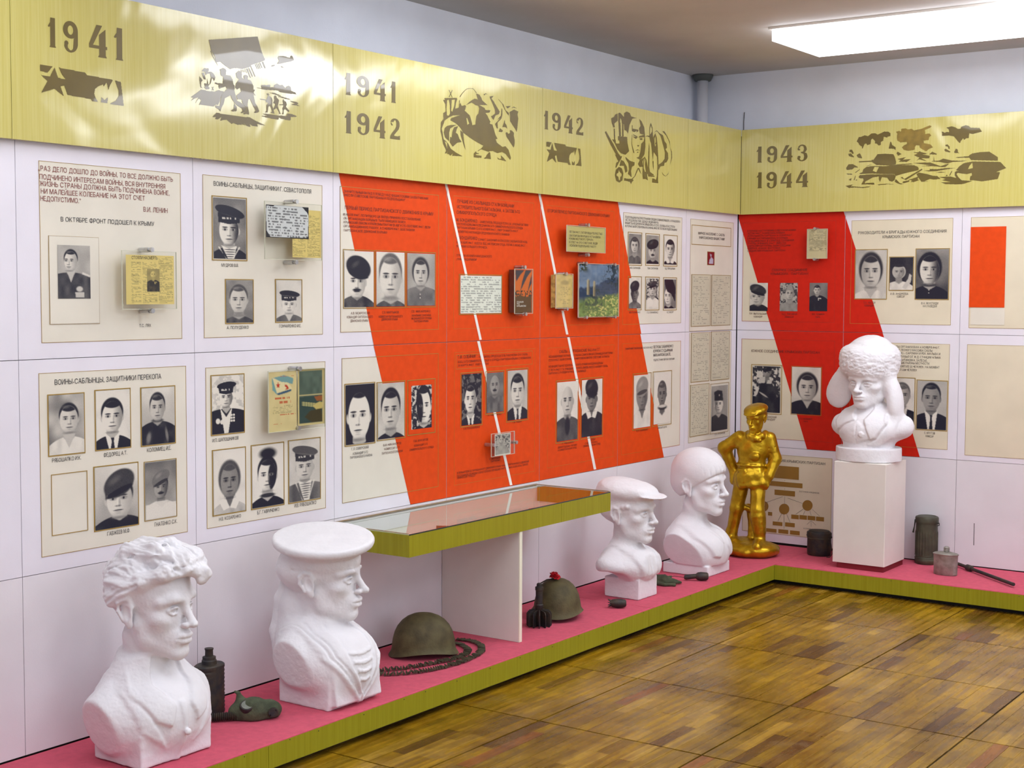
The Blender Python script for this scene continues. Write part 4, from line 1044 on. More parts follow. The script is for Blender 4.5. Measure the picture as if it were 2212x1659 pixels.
art('3', 'helmeted_face_picture', c3, [
 ['185,235 245,205 265,160 315,140 318,280 250,340 262,420 215,400 235,420 200,330'],
 ['330,135 360,120 400,160 440,210 445,130 495,98 555,125 590,200 705,228 610,240 550,370 525,540 490,480 450,470 440,350 405,345 395,270 370,230 360,330 330,300'],
 ['240,440 262,440 268,660 245,660'], ['333,300 372,320 382,590 345,590'], ['405,350 430,350 435,595 405,595'],
 ['205,655 275,660 282,735 355,738 350,675 325,670 322,590 505,605 512,720 545,890 470,960 380,930 310,850 250,720'],
 ['62,510 85,487 160,620 240,760 330,930 380,1000 350,1060 270,930 170,750'],
 ['265,960 340,950 385,1000 395,980 405,1000 290,1215 270,1215 290,1120 330,1090'],
 ['385,1060 440,1090 500,1200 510,1290 470,1320 440,1180 350,1180'],
 ['340,1200 400,1230 430,1330 410,1470 350,1515 290,1480 262,1370 280,1260', '340,1255 355,1300 395,1340 400,1380 370,1400 362,1470 340,1460 330,1400 290,1370 300,1335 330,1320'],
 ['445,1430 470,1425 480,1435 610,1440 635,1470 600,1500 585,1545 560,1500 470,1475 445,1480'],
 ['470,1000 560,1080 655,1110 650,1170 600,1200 585,1280 595,1410 520,1340 545,1250 530,1130 480,1050'],
 ['590,1440 650,1390 700,1260 720,1220 750,1230 790,1355 750,1290 725,1240 710,1290 665,1390 610,1445'],
 ['745,245 790,290 845,410 858,540 865,640 870,800 850,950 800,1030 760,1060 690,1020 740,1000 770,900 785,740 835,690 850,610 730,620 750,590 845,560 760,540 740,440 775,380'],
 ['600,375 612,370 610,440 725,460 730,485 690,520 700,480 650,510 600,485'],
 ['615,565 640,558 705,590 715,615 680,645 620,600 690,600'], ['745,640 790,625 820,650 780,670'],
 ['700,768 750,768 725,805'], ['665,880 715,850 770,885 720,868'], ['695,910 720,900 735,910 715,922'], ['600,560 605,560 600,740 650,925 630,920 590,740'],
 ['760,1060 850,1010 810,1100 815,1200 750,1200 720,1140'],
 ['820,1140 850,990 890,1060 915,1200 930,1340 900,1350 920,1470 870,1440 820,1445 810,1330', '835,1150 855,1020 870,1080 860,1150 880,1300 860,1300 835,1230'],
 ['860,600 910,575 990,590 1030,635 985,625 910,595'],
 ['948,580 952,420 978,322 1010,420 1020,600 1040,700 1045,880 1030,930 1020,1060 1000,900 980,720 965,690', '962,560 962,440 980,370 1000,440 1000,500'],
 ['930,900 940,720 950,800 945,1200 960,1300 1030,1350 1040,1365 920,1380 915,1300'],
 ['920,1370 1050,1375 1050,1400 930,1395'],
 ['1035,900 1050,880 1040,700 1030,600 1065,530 1095,620 1115,800 1130,1100 1120,1450 1125,1525 1000,1515 1005,1430 1050,1440 1080,1460 1100,1380 1110,1200 1100,1000', '1050,640 1068,580 1080,700 1060,740 1085,760 1060,800 1050,720'],
 ['1035,520 1095,475 1150,530 1220,570 1250,690 1290,740 1300,820 1270,850 1320,930 1325,1040 1290,1110 1250,1120 1240,1180 1170,1190 1130,1270 1125,1160 1200,1110 1250,1040 1260,920 1230,800 1200,680 1170,580 1100,490'],
 ['1205,492 1245,490 1300,580 1355,700 1360,780 1340,690 1285,580'], ['1358,800 1395,900 1400,1020 1360,1170 1385,1010 1380,900'],
 ['1190,1290 1225,1350 1270,1385 1320,1340 1338,1270 1325,1345 1270,1392 1215,1355'],
 ['1010,1090 1030,1080 1035,1270 1020,1200'],
])
c4 = crf(1820, 250, 2110, 2212)
art('5', 'tank_picture', c4, [
 ['235,425 270,350 300,350 370,320 420,335 480,290 540,285 580,310 690,260 760,262 795,290 790,335 745,345 740,360 680,345 675,410 635,430 632,480 600,490 570,460 535,455 540,420 500,375 475,390 465,465 410,485 395,455 365,465 335,540 320,535 325,510 280,480 260,440'],
 ['762,540 775,485 790,425 805,430 820,480 880,520 878,565 850,545 800,540'],
 ['120,560 160,560 190,620 160,630 150,600 115,595'], ['95,625 140,620 190,670 185,685 110,665'], ['232,650 275,620 295,625 325,690 320,702 260,690'],
 ['270,750 480,738 482,722 510,728 545,680 580,630 700,625 840,632 865,680 885,760 880,800 800,820 560,810 500,770 480,755 275,768'],
 ['380,828 440,812 500,806 430,822'],
 ['275,950 330,930 345,880 400,840 500,828 700,830 880,805 1180,815 1245,840 1260,880 1240,900 1120,925 980,960 880,990 855,960 700,960 480,950 300,960', '530,840 600,845 560,930 500,905'],
 ['265,1010 290,975 340,975 450,965 700,965 850,965 880,990 860,1060 820,1085 770,1070 740,1020 650,1010 620,1090 600,1050 600,1000 500,1015 420,1060 380,1080 370,1110 520,1100 530,1135 420,1130 310,1130 350,1060 340,1030 290,1030'],
 ['50,1155 180,1130 140,1160 330,1175 460,1160 440,1175 340,1190 200,1180 110,1190'], ['575,1130 700,1120 870,1128 740,1130 600,1142'],
 ['60,860 100,800 170,795 250,840 255,855 200,850 160,885 70,890'], ['200,938 285,880 288,888 225,935'], ['60,950 160,955 165,970 90,968'], ['100,1055 150,1025 145,1070'], ['185,1060 215,985 222,990 200,1060'], ['215,1060 245,1045 238,1065'],
 ['860,1085 880,1040 950,1110 1010,1120 960,1130 900,1110'], ['985,1100 1000,1080 1110,1060 1100,1085 1020,1110'], ['1020,1040 1310,870 1320,890 1045,1060 960,1020 985,1005'], ['1090,1045 1140,1040 1250,1000 1240,1050 1270,1058 1180,1090 1120,1090 1150,1070'],
 ['890,800 1130,785 1160,795 900,808'], ['1170,780 1300,770 1450,770 1620,830 1700,800 1760,790 1700,840 1640,845 1540,830 1400,830 1310,830 1440,815 1300,795'],
 ['1440,750 1600,735 1660,705 1800,735 1950,742 2080,730 1960,755 1820,760 1730,785 1600,760'], ['1500,740 1505,665 1515,740'], ['1330,900 1440,895 1440,875 1560,880 1700,860 1860,860 1700,885 1560,910 1420,915'],
 ['1530,940 1620,920 1700,930 1600,935'], ['1220,960 1260,935 1400,960 1500,990 1560,990 1620,1040 1500,1050 1440,1040 1350,1080 1500,1080 1300,1085 1240,1000'],
 ['1590,1010 1780,1000 1900,1030 1960,1060 2140,1075 2060,1100 2000,1120 1920,1130 1700,1125 1620,1095 1780,1090 1640,1060 1700,1040'],
 ['1700,1000 1720,965 1735,990'], ['1755,990 1800,905 1810,915 1775,985'],
 ['1160,600 1250,600 1270,582 1310,600 1410,625 1320,635 1440,660 1430,700 1300,700 1400,750 1260,715 1210,750 1270,690 1180,650 1240,620'],
 ['1430,635 1480,590 1500,600 1560,630 1550,640'], ['890,620 910,590 975,630 915,660 905,640'], ['905,712 1050,680 1000,720 1130,715 1080,745 1060,760 930,755 960,730'],
 ['1860,685 2080,665 2090,650 2140,620 2260,600 2420,590 2560,680 2560,740 2120,730 2090,690 1870,692'],
 ['1870,895 1930,830 2000,780 2150,752 2600,760 2700,860 2500,940 1900,905', '2090,830 2140,770 2150,860 2070,880'],
 ['1850,930 1880,910 2150,900 2600,930 2560,1040 2300,1080 2150,1060 2100,1065 2105,1000 2135,980 2130,940 2050,960 1960,950 1900,940 1880,960 1910,1010 1960,1060 1880,1030 1850,980'],
 ['1640,330 1640,260 1665,265 1680,280 1720,265 1760,270 1750,220 1710,195 1800,172 1860,190 1900,215 1940,215 1960,180 2030,155 2080,165 2110,195 2260,200 2300,260 2150,300 2090,290 2080,370 2040,370 2005,400 1990,370 1950,415 1940,450 1920,440 1870,380 1840,340 1760,325'],
 ['1680,560 1700,540 1780,590 1770,605 1690,585'], ['1695,480 1730,470 1770,510 1765,550 1745,540 1740,510 1700,500'], ['1825,570 1840,600 1870,540 1900,555 1905,600 1925,615 1850,612'],
])
art('5', 'smoke_cloud', c4, [['880,265 935,248 965,262 970,215 1040,205 1080,225 1140,215 1180,240 1300,215 1440,158 1470,170 1450,195 1360,230 1365,300 1435,290 1465,325 1430,350 1420,400 1340,410 1340,450 1450,470 1495,520 1430,545 1380,585 1330,560 1275,525 1270,490 1215,485 1195,510 1190,560 1090,578 1010,560 980,520 1010,490 1065,460 1060,430 960,440 900,405 900,330 905,290']], 'stencil_soft')
# ---------------------------------------------------------------- printed portraits and documents (tone grids held as vertex colours)
def sm(a, b_, x):
    t = np.clip((x - a) / (b_ - a + 1e-9), 0, 1)
    return t * t * (3 - 2 * t)
def vnoise(nx, ny, fx, fy, seed):
    r = np.random.default_rng(seed)
    g = r.random((int(fy) + 3, int(fx) + 3))
    xs = np.linspace(0, fx, nx); ys = np.linspace(0, fy, ny)
    xi = xs.astype(int); yi = ys.astype(int); xf = xs - xi; yf = ys - yi
    xf = xf * xf * (3 - 2 * xf); yf = yf * yf * (3 - 2 * yf)
    a = g[yi][:, xi] * (1 - xf) + g[yi][:, xi + 1] * xf
    b_ = g[yi + 1][:, xi] * (1 - xf) + g[yi + 1][:, xi + 1] * xf
    return a * (1 - yf)[:, None] + b_ * yf[:, None]

class Canvas:
    def __init__(s, nx, ny, tone=0.8, seed=1):
        s.nx, s.ny, s.seed = nx, ny, seed
        s.X, s.Y = np.meshgrid(np.linspace(0, 1, nx), np.linspace(0, 1, ny))
        s.t = np.full((ny, nx), float(tone))
    def mix(s, m, t): s.t = s.t * (1 - m) + t * m
    def E(s, cx, cy, rx, ry, t, soft=0.15, rot=0.0, a=1.0, clip=None):
        c, q = math.cos(math.radians(rot)), math.sin(math.radians(rot))
        dx, dy = s.X - cx, s.Y - cy
        u = (dx * c + dy * q) / rx; v = (-dx * q + dy * c) / ry
        d = np.sqrt(u * u + v * v)
        m = (1 - sm(1 - soft, 1 + soft, d)) * a
        if clip is not None: m = m * clip
        s.mix(m, t); return m
    def Pg(s, pts, t, a=1.0, soft=None):
        m = np.zeros_like(s.t, bool)
        n = len(pts)
        for i in range(n):
            (x0, y0), (x1, y1) = pts[i - 1], pts[i]
            if y0 == y1: continue
            c = ((s.Y > min(y0, y1)) & (s.Y <= max(y0, y1)) & (s.X < x0 + (s.Y - y0) / (y1 - y0) * (x1 - x0)))
            m ^= c
        m = m.astype(float)
        if soft:
            for _ in range(soft):
                m = (m + np.roll(m, 1, 0) + np.roll(m, -1, 0) + np.roll(m, 1, 1) + np.roll(m, -1, 1)) / 5
        s.mix(m * a, t); return m

def portrait_tones(nx, ny, sp, seed):
    g = lambda k, d: sp.get(k, d)
    c = Canvas(nx, ny, g('bg', 0.8), seed)
    c.t = c.t + (g('bgd', g('bg', 0.8)) - g('bg', 0.8)) * c.Y + (vnoise(nx, ny, 4, 5, seed) - 0.5) * g('bn', 0.12)
    if g('busy', 0): 
        n = vnoise(nx, ny, 10, 15, seed + 3) * 0.6 + vnoise(nx, ny, 22, 34, seed + 4) * 0.4
        c.t = (0.10 + 0.74 * sm(0.40, 0.62, n)) * g('busy', 0) + c.t * (1 - g('busy', 0))
    fx, fy, rx, ry = g('f', (0.5, 0.43, 0.24, 0.24))
    sk = g('sk', 0.80); sd = g('sh', 0.35); side = g('side', 1); yw = g('yw', 0.0) * rx
    hr = g('hr', 0.08); body = g('b', 0.10); bt = g('bt', fy + ry * 1.45); tilt = g('tilt', 0)
    X, Y = c.X, c.Y
    halo = g('halo', 0)
    if halo: c.E(fx, fy + 0.05, rx * 1.8, ry * 1.6, halo, 0.4)
    # shoulders
    sw = g('sw', 0.62)
    mm = sm(0, 0.02, Y - (bt + 0.16 * np.clip(np.abs(X - fx - yw * 0.3) / sw, 0, 1.5) ** 2.2))
    if not g('nobody', 0):
        c.mix(mm, body); c.t = c.t + mm * (vnoise(nx, ny, 7, 6, seed + 5) - 0.5) * 0.16
    # neck
    c.Pg([(fx - rx * 0.55, fy + ry * 0.5), (fx + rx * 0.55, fy + ry * 0.5), (fx + rx * 0.62, bt + 0.03), (fx, bt + 0.10), (fx - rx * 0.62, bt + 0.03)], sk * 0.72, 1, 2)
    col = g('col', '')
    if col == 'tie':
        c.Pg([(fx - rx * 0.75, bt - 0.04), (fx, bt + 0.09), (fx + rx * 0.75, bt - 0.04), (fx + rx * 0.45, 1.01), (fx - rx * 0.35, 1.01)], 0.85, 1, 1)
        c.Pg([(fx - rx * 0.16, bt + 0.06), (fx + rx * 0.18, bt + 0.06), (fx + rx * 0.12, bt + 0.12), (fx + rx * 0.22, 1.01), (fx - rx * 0.2, 1.01), (fx - rx * 0.06, bt + 0.12)], 0.08, 1, 1)
    elif col == 'shirt':
        c.Pg([(fx - rx * 0.95, bt - 0.01), (fx, bt + 0.16), (fx + rx * 0.95, bt - 0.01), (fx + rx * 0.3, 1.01), (fx - rx * 0.3, 1.01)], 0.88, 1, 1)
    elif col == 'v':
        c.Pg([(fx - rx * 0.7, bt - 0.03), (fx, bt + 0.2), (fx + rx * 0.7, bt - 0.03)], sk * 0.85, 1, 1)
    elif col == 'sail':
        c.Pg([(fx - rx * 0.8, bt - 0.02), (fx - rx * 0.1, 1.01), (fx + rx * 0.5, 1.01), (fx + rx * 0.8, bt - 0.02), (fx, bt + 0.04)], 0.85, 1, 1)
        for k in range(7):
            yy = bt + 0.05 + k * 0.038
            c.E(fx + rx * 0.1, yy, rx * (0.62 - 0.05 * k), 0.009, 0.25, 0.5)
        for q in (-1, 1):
            c.Pg([(fx + q * rx * 1.0, bt), (fx + q * rx * 1.15, bt + 0.01), (fx + q * rx * 0.35 + 0.03, 1.0), (fx + q * rx * 0.35, 1.0)], 0.85, 0.8, 1)
    elif col == 'high':
        c.E(fx, bt + 0.0, rx * 0.82, 0.035, body * 1.5 + 0.12, 0.3)
    elif col == 'white':
        for q in (-1, 1):
            c.Pg([(fx + q * rx * 0.5, bt - 0.06), (fx + q * rx * 1.2, bt + 0.0), (fx + q * rx * 0.7, bt + 0.15), (fx + q * rx * 0.02, bt + 0.12)], 0.86, 1, 1)
    # ears
    ear = g('ear', 3)
    if ear & 1: c.E(fx - rx * 0.98 + yw * 0.2, fy + ry * 0.05, rx * 0.17, ry * 0.24, sk * 0.82, 0.25)
    if ear & 2: c.E(fx + rx * 0.98 + yw * 0.2, fy + ry * 0.05, rx * 0.17, ry * 0.24, sk * 0.78, 0.25)
    # back hair
    hair = g('hair', 'short')
    if hair == 'short': c.E(fx, fy - ry * 0.33, rx * 1.08, ry * 0.90, hr, 0.08)
    if hair == 'full': c.E(fx, fy - ry * 0.18, rx * 1.25, ry * 1.08, hr, 0.10)
    if hair == 'scarf': c.E(fx, fy - ry * 0.05, rx * 1.22, ry * 1.15, hr, 0.08)
    # face with jaw
    face = c.E(fx, fy, rx, ry, sk, 0.06, tilt)
    jaw = (Y > fy)
    cut = sm(0.80, 1.0, np.abs(X - fx) / rx + np.clip((Y - fy) / ry, 0, 1) * 0.42)
    # side shade and modelling
    c.t = c.t * (1 - face * sd * sm(-0.25, 0.95, side * (X - fx) / rx)) 
    c.t = c.t * (1 - face * 0.22 * sm(0.55, 1.05, (Y - fy) / ry))
    if g('hard', 0): c.E(fx + side * rx * 0.62, fy + ry * 0.1, rx * 0.55, ry * 0.9, 0.12, 0.12, 0, 0.9, face)
    # hairline
    if hair in ('short', 'full', 'scarf', 'bald'):
        hl = g('hl', 0.52)
        if hair != 'bald':
            m = sm(0, 0.10, -((Y - fy) / ry + hl + 0.24 * np.abs((X - fx - g('part', 0) * rx) / rx) ** 2 - 0.62 * np.clip(np.abs(X - fx) / rx - 0.72, 0, 1) * 2.6))
            c.mix(m * face, hr)
        if hair == 'short' and g('shine', 1): c.E(fx - side * rx * 0.3, fy - ry * 0.92, rx * 0.35, ry * 0.10, hr + 0.22, 0.8, 0, 0.7)
    # features
    ey = fy - ry * g('eye', 0.06); ex = rx * 0.42
    fs = g('fs', 1.0)
    for q in (-1, 1):
        cx_ = fx + yw + q * ex
        c.E(cx_, ey, rx * 0.27, ry * 0.10, sk * 0.45, 0.5, 0, 0.75 * fs)
        c.E(cx_, ey - ry * 0.145, rx * 0.29, ry * 0.042, 0.10, 0.35, 0, 0.9 * fs)
        c.E(cx_, ey + ry * 0.015, rx * 0.16, ry * 0.050, 0.85 * sk, 0.4, 0, 0.5)
        c.E(cx_ + yw * 0.1, ey + ry * 0.01, rx * 0.085, ry * 0.062, 0.05, 0.4, 0, 1.0 * fs)
    nx_ = fx + yw * 1.35
    c.E(nx_ + side * rx * 0.12, fy + ry * 0.16, rx * 0.09, ry * 0.22, sk * 0.62, 0.7, 0, 0.6 * fs)
    c.E(nx_, fy + ry * 0.35, rx * 0.22, ry * 0.045, sk * 0.35, 0.6, 0, 0.85 * fs)
    c.E(nx_ - side * rx * 0.03, fy + ry * 0.18, rx * 0.055, ry * 0.18, min(1, sk * 1.1), 0.6, 0, 0.6)
    my = fy + ry * 0.58
    c.E(fx + yw * 1.15, my, rx * 0.36, ry * 0.035, 0.12, 0.45, g('mt', 0), 0.95 * fs)
    c.E(fx + yw * 1.15, my + ry * 0.07, rx * 0.27, ry * 0.05, sk * 0.68, 0.6, 0, 0.7)
    c.E(fx + yw * 1.1, my + ry * 0.17, rx * 0.22, ry * 0.035, sk * 0.6, 0.8, 0, 0.5)
    if g('must', 0): c.E(fx + yw * 1.2, my - ry * 0.10, rx * 0.46, ry * 0.085, 0.08, 0.4, g('mt', 0))
    c.E(fx + yw, fy + ry * 0.98, rx * 0.55, ry * 0.07, sk * 0.38, 0.8, 0, 0.6)
    # hats
    hat = g('hat', '')
    ht = g('ht', 0.08)
    if hat == 'sailor':
        hy = fy - ry * 0.62
        c.Pg([(fx - rx * 1.08, hy + 0.02), (fx - rx * 1.12, hy - ry * 0.55), (fx + rx * 1.12, hy - ry * 0.55), (fx + rx * 1.10, hy + 0.02), (fx, hy + 0.05)], ht, 1, 1)
        c.E(fx + rx * g('hx', 0.1), hy - ry * 0.62, rx * 1.5, ry * 0.36, ht * 1.5 + 0.02, 0.06, g('hrot', 4))
        c.E(fx + rx * g('hx', 0.1), hy - ry * 0.36, rx * 1.38, ry * 0.05, 0.35, 0.4, g('hrot', 4), 0.5)
        n = vnoise(nx, ny, nx / 2.2, 6, seed + 8)
        bandm = (np.abs(Y - (hy - ry * 0.18)) < ry * 0.07) & (np.abs(X - fx) < rx * 0.72) & (n > 0.5)
        c.mix(bandm.astype(float) * 0.8, 0.8)
    elif hat == 'cap':
        hy = fy - ry * 0.5
        c.E(fx + rx * g('hx', 0.0), hy - ry * 0.36, rx * g('hw', 1.3), ry * g('hh', 0.62), ht + 0.04, 0.08, g('hrot', -6))
        c.E(fx + rx * g('hx', 0.0), hy + ry * 0.08, rx * 1.08, ry * 0.17, ht * 0.5, 0.15, g('hrot', -6))
        c.E(fx + rx * (g('hx', 0.0) - 0.35), hy - ry * 0.55, rx * 0.45, ry * 0.16, ht + 0.22, 0.8, -20, 0.6)
    elif hat == 'pilotka':
        hy = fy - ry * 0.45
        c.Pg([(fx - rx * 1.0, hy), (fx - rx * 0.5, hy - ry * 0.95), (fx + rx * 0.4, hy - ry * 1.05), (fx + rx * 1.02, hy + 0.02), (fx, hy - 0.03)], ht + 0.1, 1, 1)
    elif hat == 'fur':
        hy = fy - ry * 0.48
        c.Pg([(fx - rx * 1.08, hy), (fx - rx * 1.15, hy - ry * 0.95), (fx - rx * 0.3, hy - ry * 1.12), (fx + rx * 0.8, hy - ry * 1.0), (fx + rx * 1.05, hy + 0.02)], ht, 1, 2)
        c.E(fx + rx * 0.1, hy - ry * 0.55, rx * 0.16, ry * 0.12, 0.5, 0.4)
    for e in g('x', []):
        if e[0] == 'E': c.E(*e[1:])
        else: c.Pg(e[1], e[2], 1, 1)
    if g('dots', 0):
        for k in range(g('dots', 0)):
            c.E(fx + rx * (0.5 + 0.35 * (k % 3)), bt + 0.13 + 0.05 * (k // 3), 0.03, 0.02, 0.85, 0.3)
    c.t = c.t + (np.random.default_rng(seed).random(c.t.shape) - 0.5) * 0.05
    k = g('con', 1.0) * 1.18
    c.t = np.clip(0.5 + (c.t - 0.5) * k, 0.02, 0.93)
    return c.t

TONE_LO = np.array(lin((18, 20, 40))); TONE_HI = np.array(lin((232, 226, 212)))
def tone_rgb(t, lo=TONE_LO, hi=TONE_HI):
    t = t[..., None] ** 1.45
    return lo + (hi - lo) * t

def grid_print(name, plane, s0, s1, z0, z1, off, rgb, mat, parent, wob=0.0):
    ny, nx = rgb.shape[:2]
    ss = np.linspace(s0, s1, nx); zz = np.linspace(z1, z0, ny)
    S_, Z_ = np.meshgrid(ss, zz)
    o_ = np.full_like(S_, off)
    if wob: o_ = o_ + wob * (np.sin(np.linspace(0, 3, nx))[None, :] * np.linspace(0, 1, ny)[:, None] ** 2)
    V = np.stack([o_, S_, Z_], -1) if plane.w == 'L' else np.stack([S_, -o_, Z_], -1)
    idx = np.arange(nx * ny).reshape(ny, nx)
    Fq = np.stack([idx[:-1, :-1], idx[1:, :-1], idx[1:, 1:], idx[:-1, 1:]], -1).reshape(-1, 4)
    o = mk(name, V.reshape(-1, 3), Fq, mat, parent)
    setcol(o, np.clip(rgb.reshape(-1, 3), 0, 1))
    return o

_pid = [100]
def portrait(key, uv0, uv1, label, sp, gold='gold_line', margin=2.2, off=0.0034, gw=0.0032):
    """framed portrait print: uv0/uv1 are the outer corners of its gold rule"""
    t, pl = PAN[key]
    _pid[0] += 7
    a = pl.q(*uv0, off); c = pl.q(*uv1, off)
    mpx = margin / max(1.0, abs(uv1[0] - uv0[0])) * abs(c[0] - a[0])
    s0, s1, z0, z1 = a[0] + mpx, c[0] - mpx, c[1] + mpx, a[1] - mpx
    nx = int(max(24, min(84, (uv1[0] - uv0[0]) * 1.05))); ny = int(max(36, min(130, (uv1[1] - uv0[1]) * 1.05)))
    rgb = tone_rgb(portrait_tones(nx, ny, sp, _pid[0]))
    if sp.get('warm'): rgb = rgb * np.array([1.0, 0.95, 0.84])
    o = grid_print('portrait', pl, s0, s1, z0, z1, off, rgb, M['photo'], t)
    o['label'] = label
    if gold:
        mb = MB(); w = gw
        S0, S1, Z0, Z1 = a[0], c[0], c[1], a[1]
        slab(mb, pl, S0, S1, Z1 - w, Z1, off - 0.002, off - 0.0004); slab(mb, pl, S0, S1, Z0, Z0 + w, off - 0.002, off - 0.0004)
        slab(mb, pl, S0, S0 + w, Z0 + w, Z1 - w, off - 0.002, off - 0.0004); slab(mb, pl, S1 - w, S1, Z0 + w, Z1 - w, off - 0.002, off - 0.0004)
        mb.build('gold_border', M[gold], o)
    return o

D_ = dict
# --- panels A
portrait('A1', (105.5, 508), (216.5, 698.4), 'portrait of an officer with medals, wide mount', D_(nobody=1, bg=0.82, f=(0.5, 0.3, 0.01, 0.01), sk=0.82, hair='none', ear=0, fs=0), margin=0.6)
_o = [o for o in bpy.data.objects if o.name.startswith('portrait')][-1]; _o.name = 'mount'; _o['label'] = 'cream mount of the officer portrait'
rect('A1', 'mount_fill', (107, 510), (215, 696.5), 'cream', 0.0038)
portrait('A1', (124.3, 528), (196.5, 644.6), 'portrait of a balding officer in uniform with medals', D_(bg=0.60, f=(0.40, 0.30, 0.20, 0.185), hair='short', hr=0.08, hl=0.62, yw=-0.28, sh=0.3, side=1, b=0.20, bt=0.50, sw=0.85, col='v', ear=2, x=[('P', [(0.76, 0.50), (1.0, 0.56), (1.0, 0.60), (0.74, 0.54)], 0.8), ('E', 0.66, 0.82, 0.10, 0.05, 0.72, 0.3), ('P', [(0.52, 0.88), (0.80, 0.88), (0.80, 0.98), (0.54, 0.98)], 0.7)]), gold=None, margin=0.2, off=0.0052)
portrait('A2', (103, 852), (185.4, 978), 'portrait of a man in a white shirt', D_(bg=0.55, bn=0.5, f=(0.56, 0.42, 0.26, 0.23), hair='short', hr=0.10, sk=0.80, b=0.84, col='v', bt=0.70, sh=0.2, yw=0.05))
portrait('A2', (204.9, 842), (284.5, 966), 'portrait of a young man in suit and tie', D_(bg=0.80, f=(0.47, 0.46, 0.30, 0.27), hair='short', hr=0.03, sk=0.84, b=0.06, bt=0.76, col='tie', con=1.25, sh=0.42, tilt=-6))
portrait('A2', (303.9, 836.5), (380.8, 957), 'portrait of a man in a leather coat', D_(bg=0.80, bgd=0.55, f=(0.47, 0.36, 0.22, 0.23), hair='short', hr=0.12, sk=0.72, b=0.08, bt=0.58, col='high', sh=0.3, x=[('E', 0.2, 0.88, 0.06, 0.1, 0.5, 0.6, 20, 0.7), ('E', 0.75, 0.85, 0.04, 0.12, 0.5, 0.6, -15, 0.7)]))
outline('A2', 'empty_frame', (111, 1025), (191.2, 1145), 'gold_line', 0.0026, 0.0024)
portrait('A2', (202.6, 1008), (301.5, 1133), 'portrait of a man in a dark beret', D_(bg=0.84, bgd=0.5, f=(0.56, 0.55, 0.30, 0.30), hair='short', sk=0.82, b=0.07, bt=0.80, sh=0.25, hat='cap', ht=0.13, hrot=-16, hw=1.22, hh=0.72, tilt=-8, yw=-0.08))
portrait('A2', (311.7, 997.5), (383.5, 1115), 'fading portrait of a moustached man in a peaked cap', D_(bg=0.34, bgd=0.62, f=(0.50, 0.46, 0.22, 0.20), hair='short', sk=0.55, b=0.80, bt=0.68, sh=0.6, hat='cap', ht=0.30, hw=1.35, hrot=-14, must=1, x=[('P', [(0.0, 0.74), (1.0, 0.74), (1.0, 1.01), (0.0, 1.01)], 0.84), ('P', [(0.3, 0.70), (0.75, 0.70), (0.52, 0.82)], 0.8)]), gw=0.002)
# --- panels B
portrait('B1', (458.2, 421.2), (535.3, 563.7), 'large portrait of a sailor in a dark cap', D_(bg=0.42, f=(0.47, 0.53, 0.30, 0.25), hair='none', sk=0.84, b=0.06, bt=0.80, col='sail', con=1.25, sh=0.75, hat='sailor', ht=0.03, hx=0.1, hrot=8, ear=2), margin=3.2)
portrait('B1', (487, 602), (549.3, 698.4), 'portrait of a short-haired man facing front', D_(bg=0.45, bgd=0.35, f=(0.46, 0.47, 0.32, 0.31), hair='short', hr=0.22, sk=0.76, b=0.20, bt=0.83, col='high', sh=0.15, hl=0.62))
portrait('B1', (595, 602), (654.2, 695.5), 'pale portrait of a sailor in a round cap', D_(bg=0.76, f=(0.50, 0.60, 0.27, 0.22), hair='none', sk=0.84, b=0.30, bt=0.82, col='v', sh=0.12, hat='sailor', ht=0.05, hrot=4))
portrait('B2', (455.6, 810), (529.9, 934), 'portrait of a decorated sailor with medals', D_(bg=0.84, busy=0.25, f=(0.44, 0.38, 0.20, 0.17), hair='none', sk=0.80, b=0.05, bt=0.56, sw=0.9, col='shirt', con=1.35, sh=0.55, hat='sailor', ht=0.02, hrot=-3, x=[('E', 0.18, 0.78, 0.07, 0.05, 0.8, 0.3), ('E', 0.30, 0.80, 0.05, 0.04, 0.8, 0.3)], dots=9))
portrait('B2', (459, 972), (533, 1103.5), 'portrait of a curly-haired sailor', D_(bg=0.82, f=(0.50, 0.50, 0.28, 0.27), hair='full', hr=0.25, sk=0.46, b=0.62, bt=0.80, col='white', con=1.15, sh=0.1, hl=0.55))
portrait('B2', (542.6, 961.5), (615.5, 1089.7), 'portrait of a youth with a brush of hair in a dark sweater', D_(bg=0.82, f=(0.48, 0.50, 0.29, 0.26), hair='short', hr=0.05, sk=0.84, b=0.05, bt=0.82, col='high', con=1.2, hard=0.7, sh=0.5, hl=0.58, x=[('E', 0.5, 0.14, 0.26, 0.09, 0.10, 0.4)]))
portrait('B2', (623, 951), (694, 1077), 'portrait of a sailor with striped undershirt', D_(bg=0.76, f=(0.50, 0.45, 0.28, 0.22), hair='none', sk=0.76, b=0.30, bt=0.68, sw=0.9, col='sail', sh=0.2, hat='sailor', ht=0.14, hx=0.05, hrot=6))
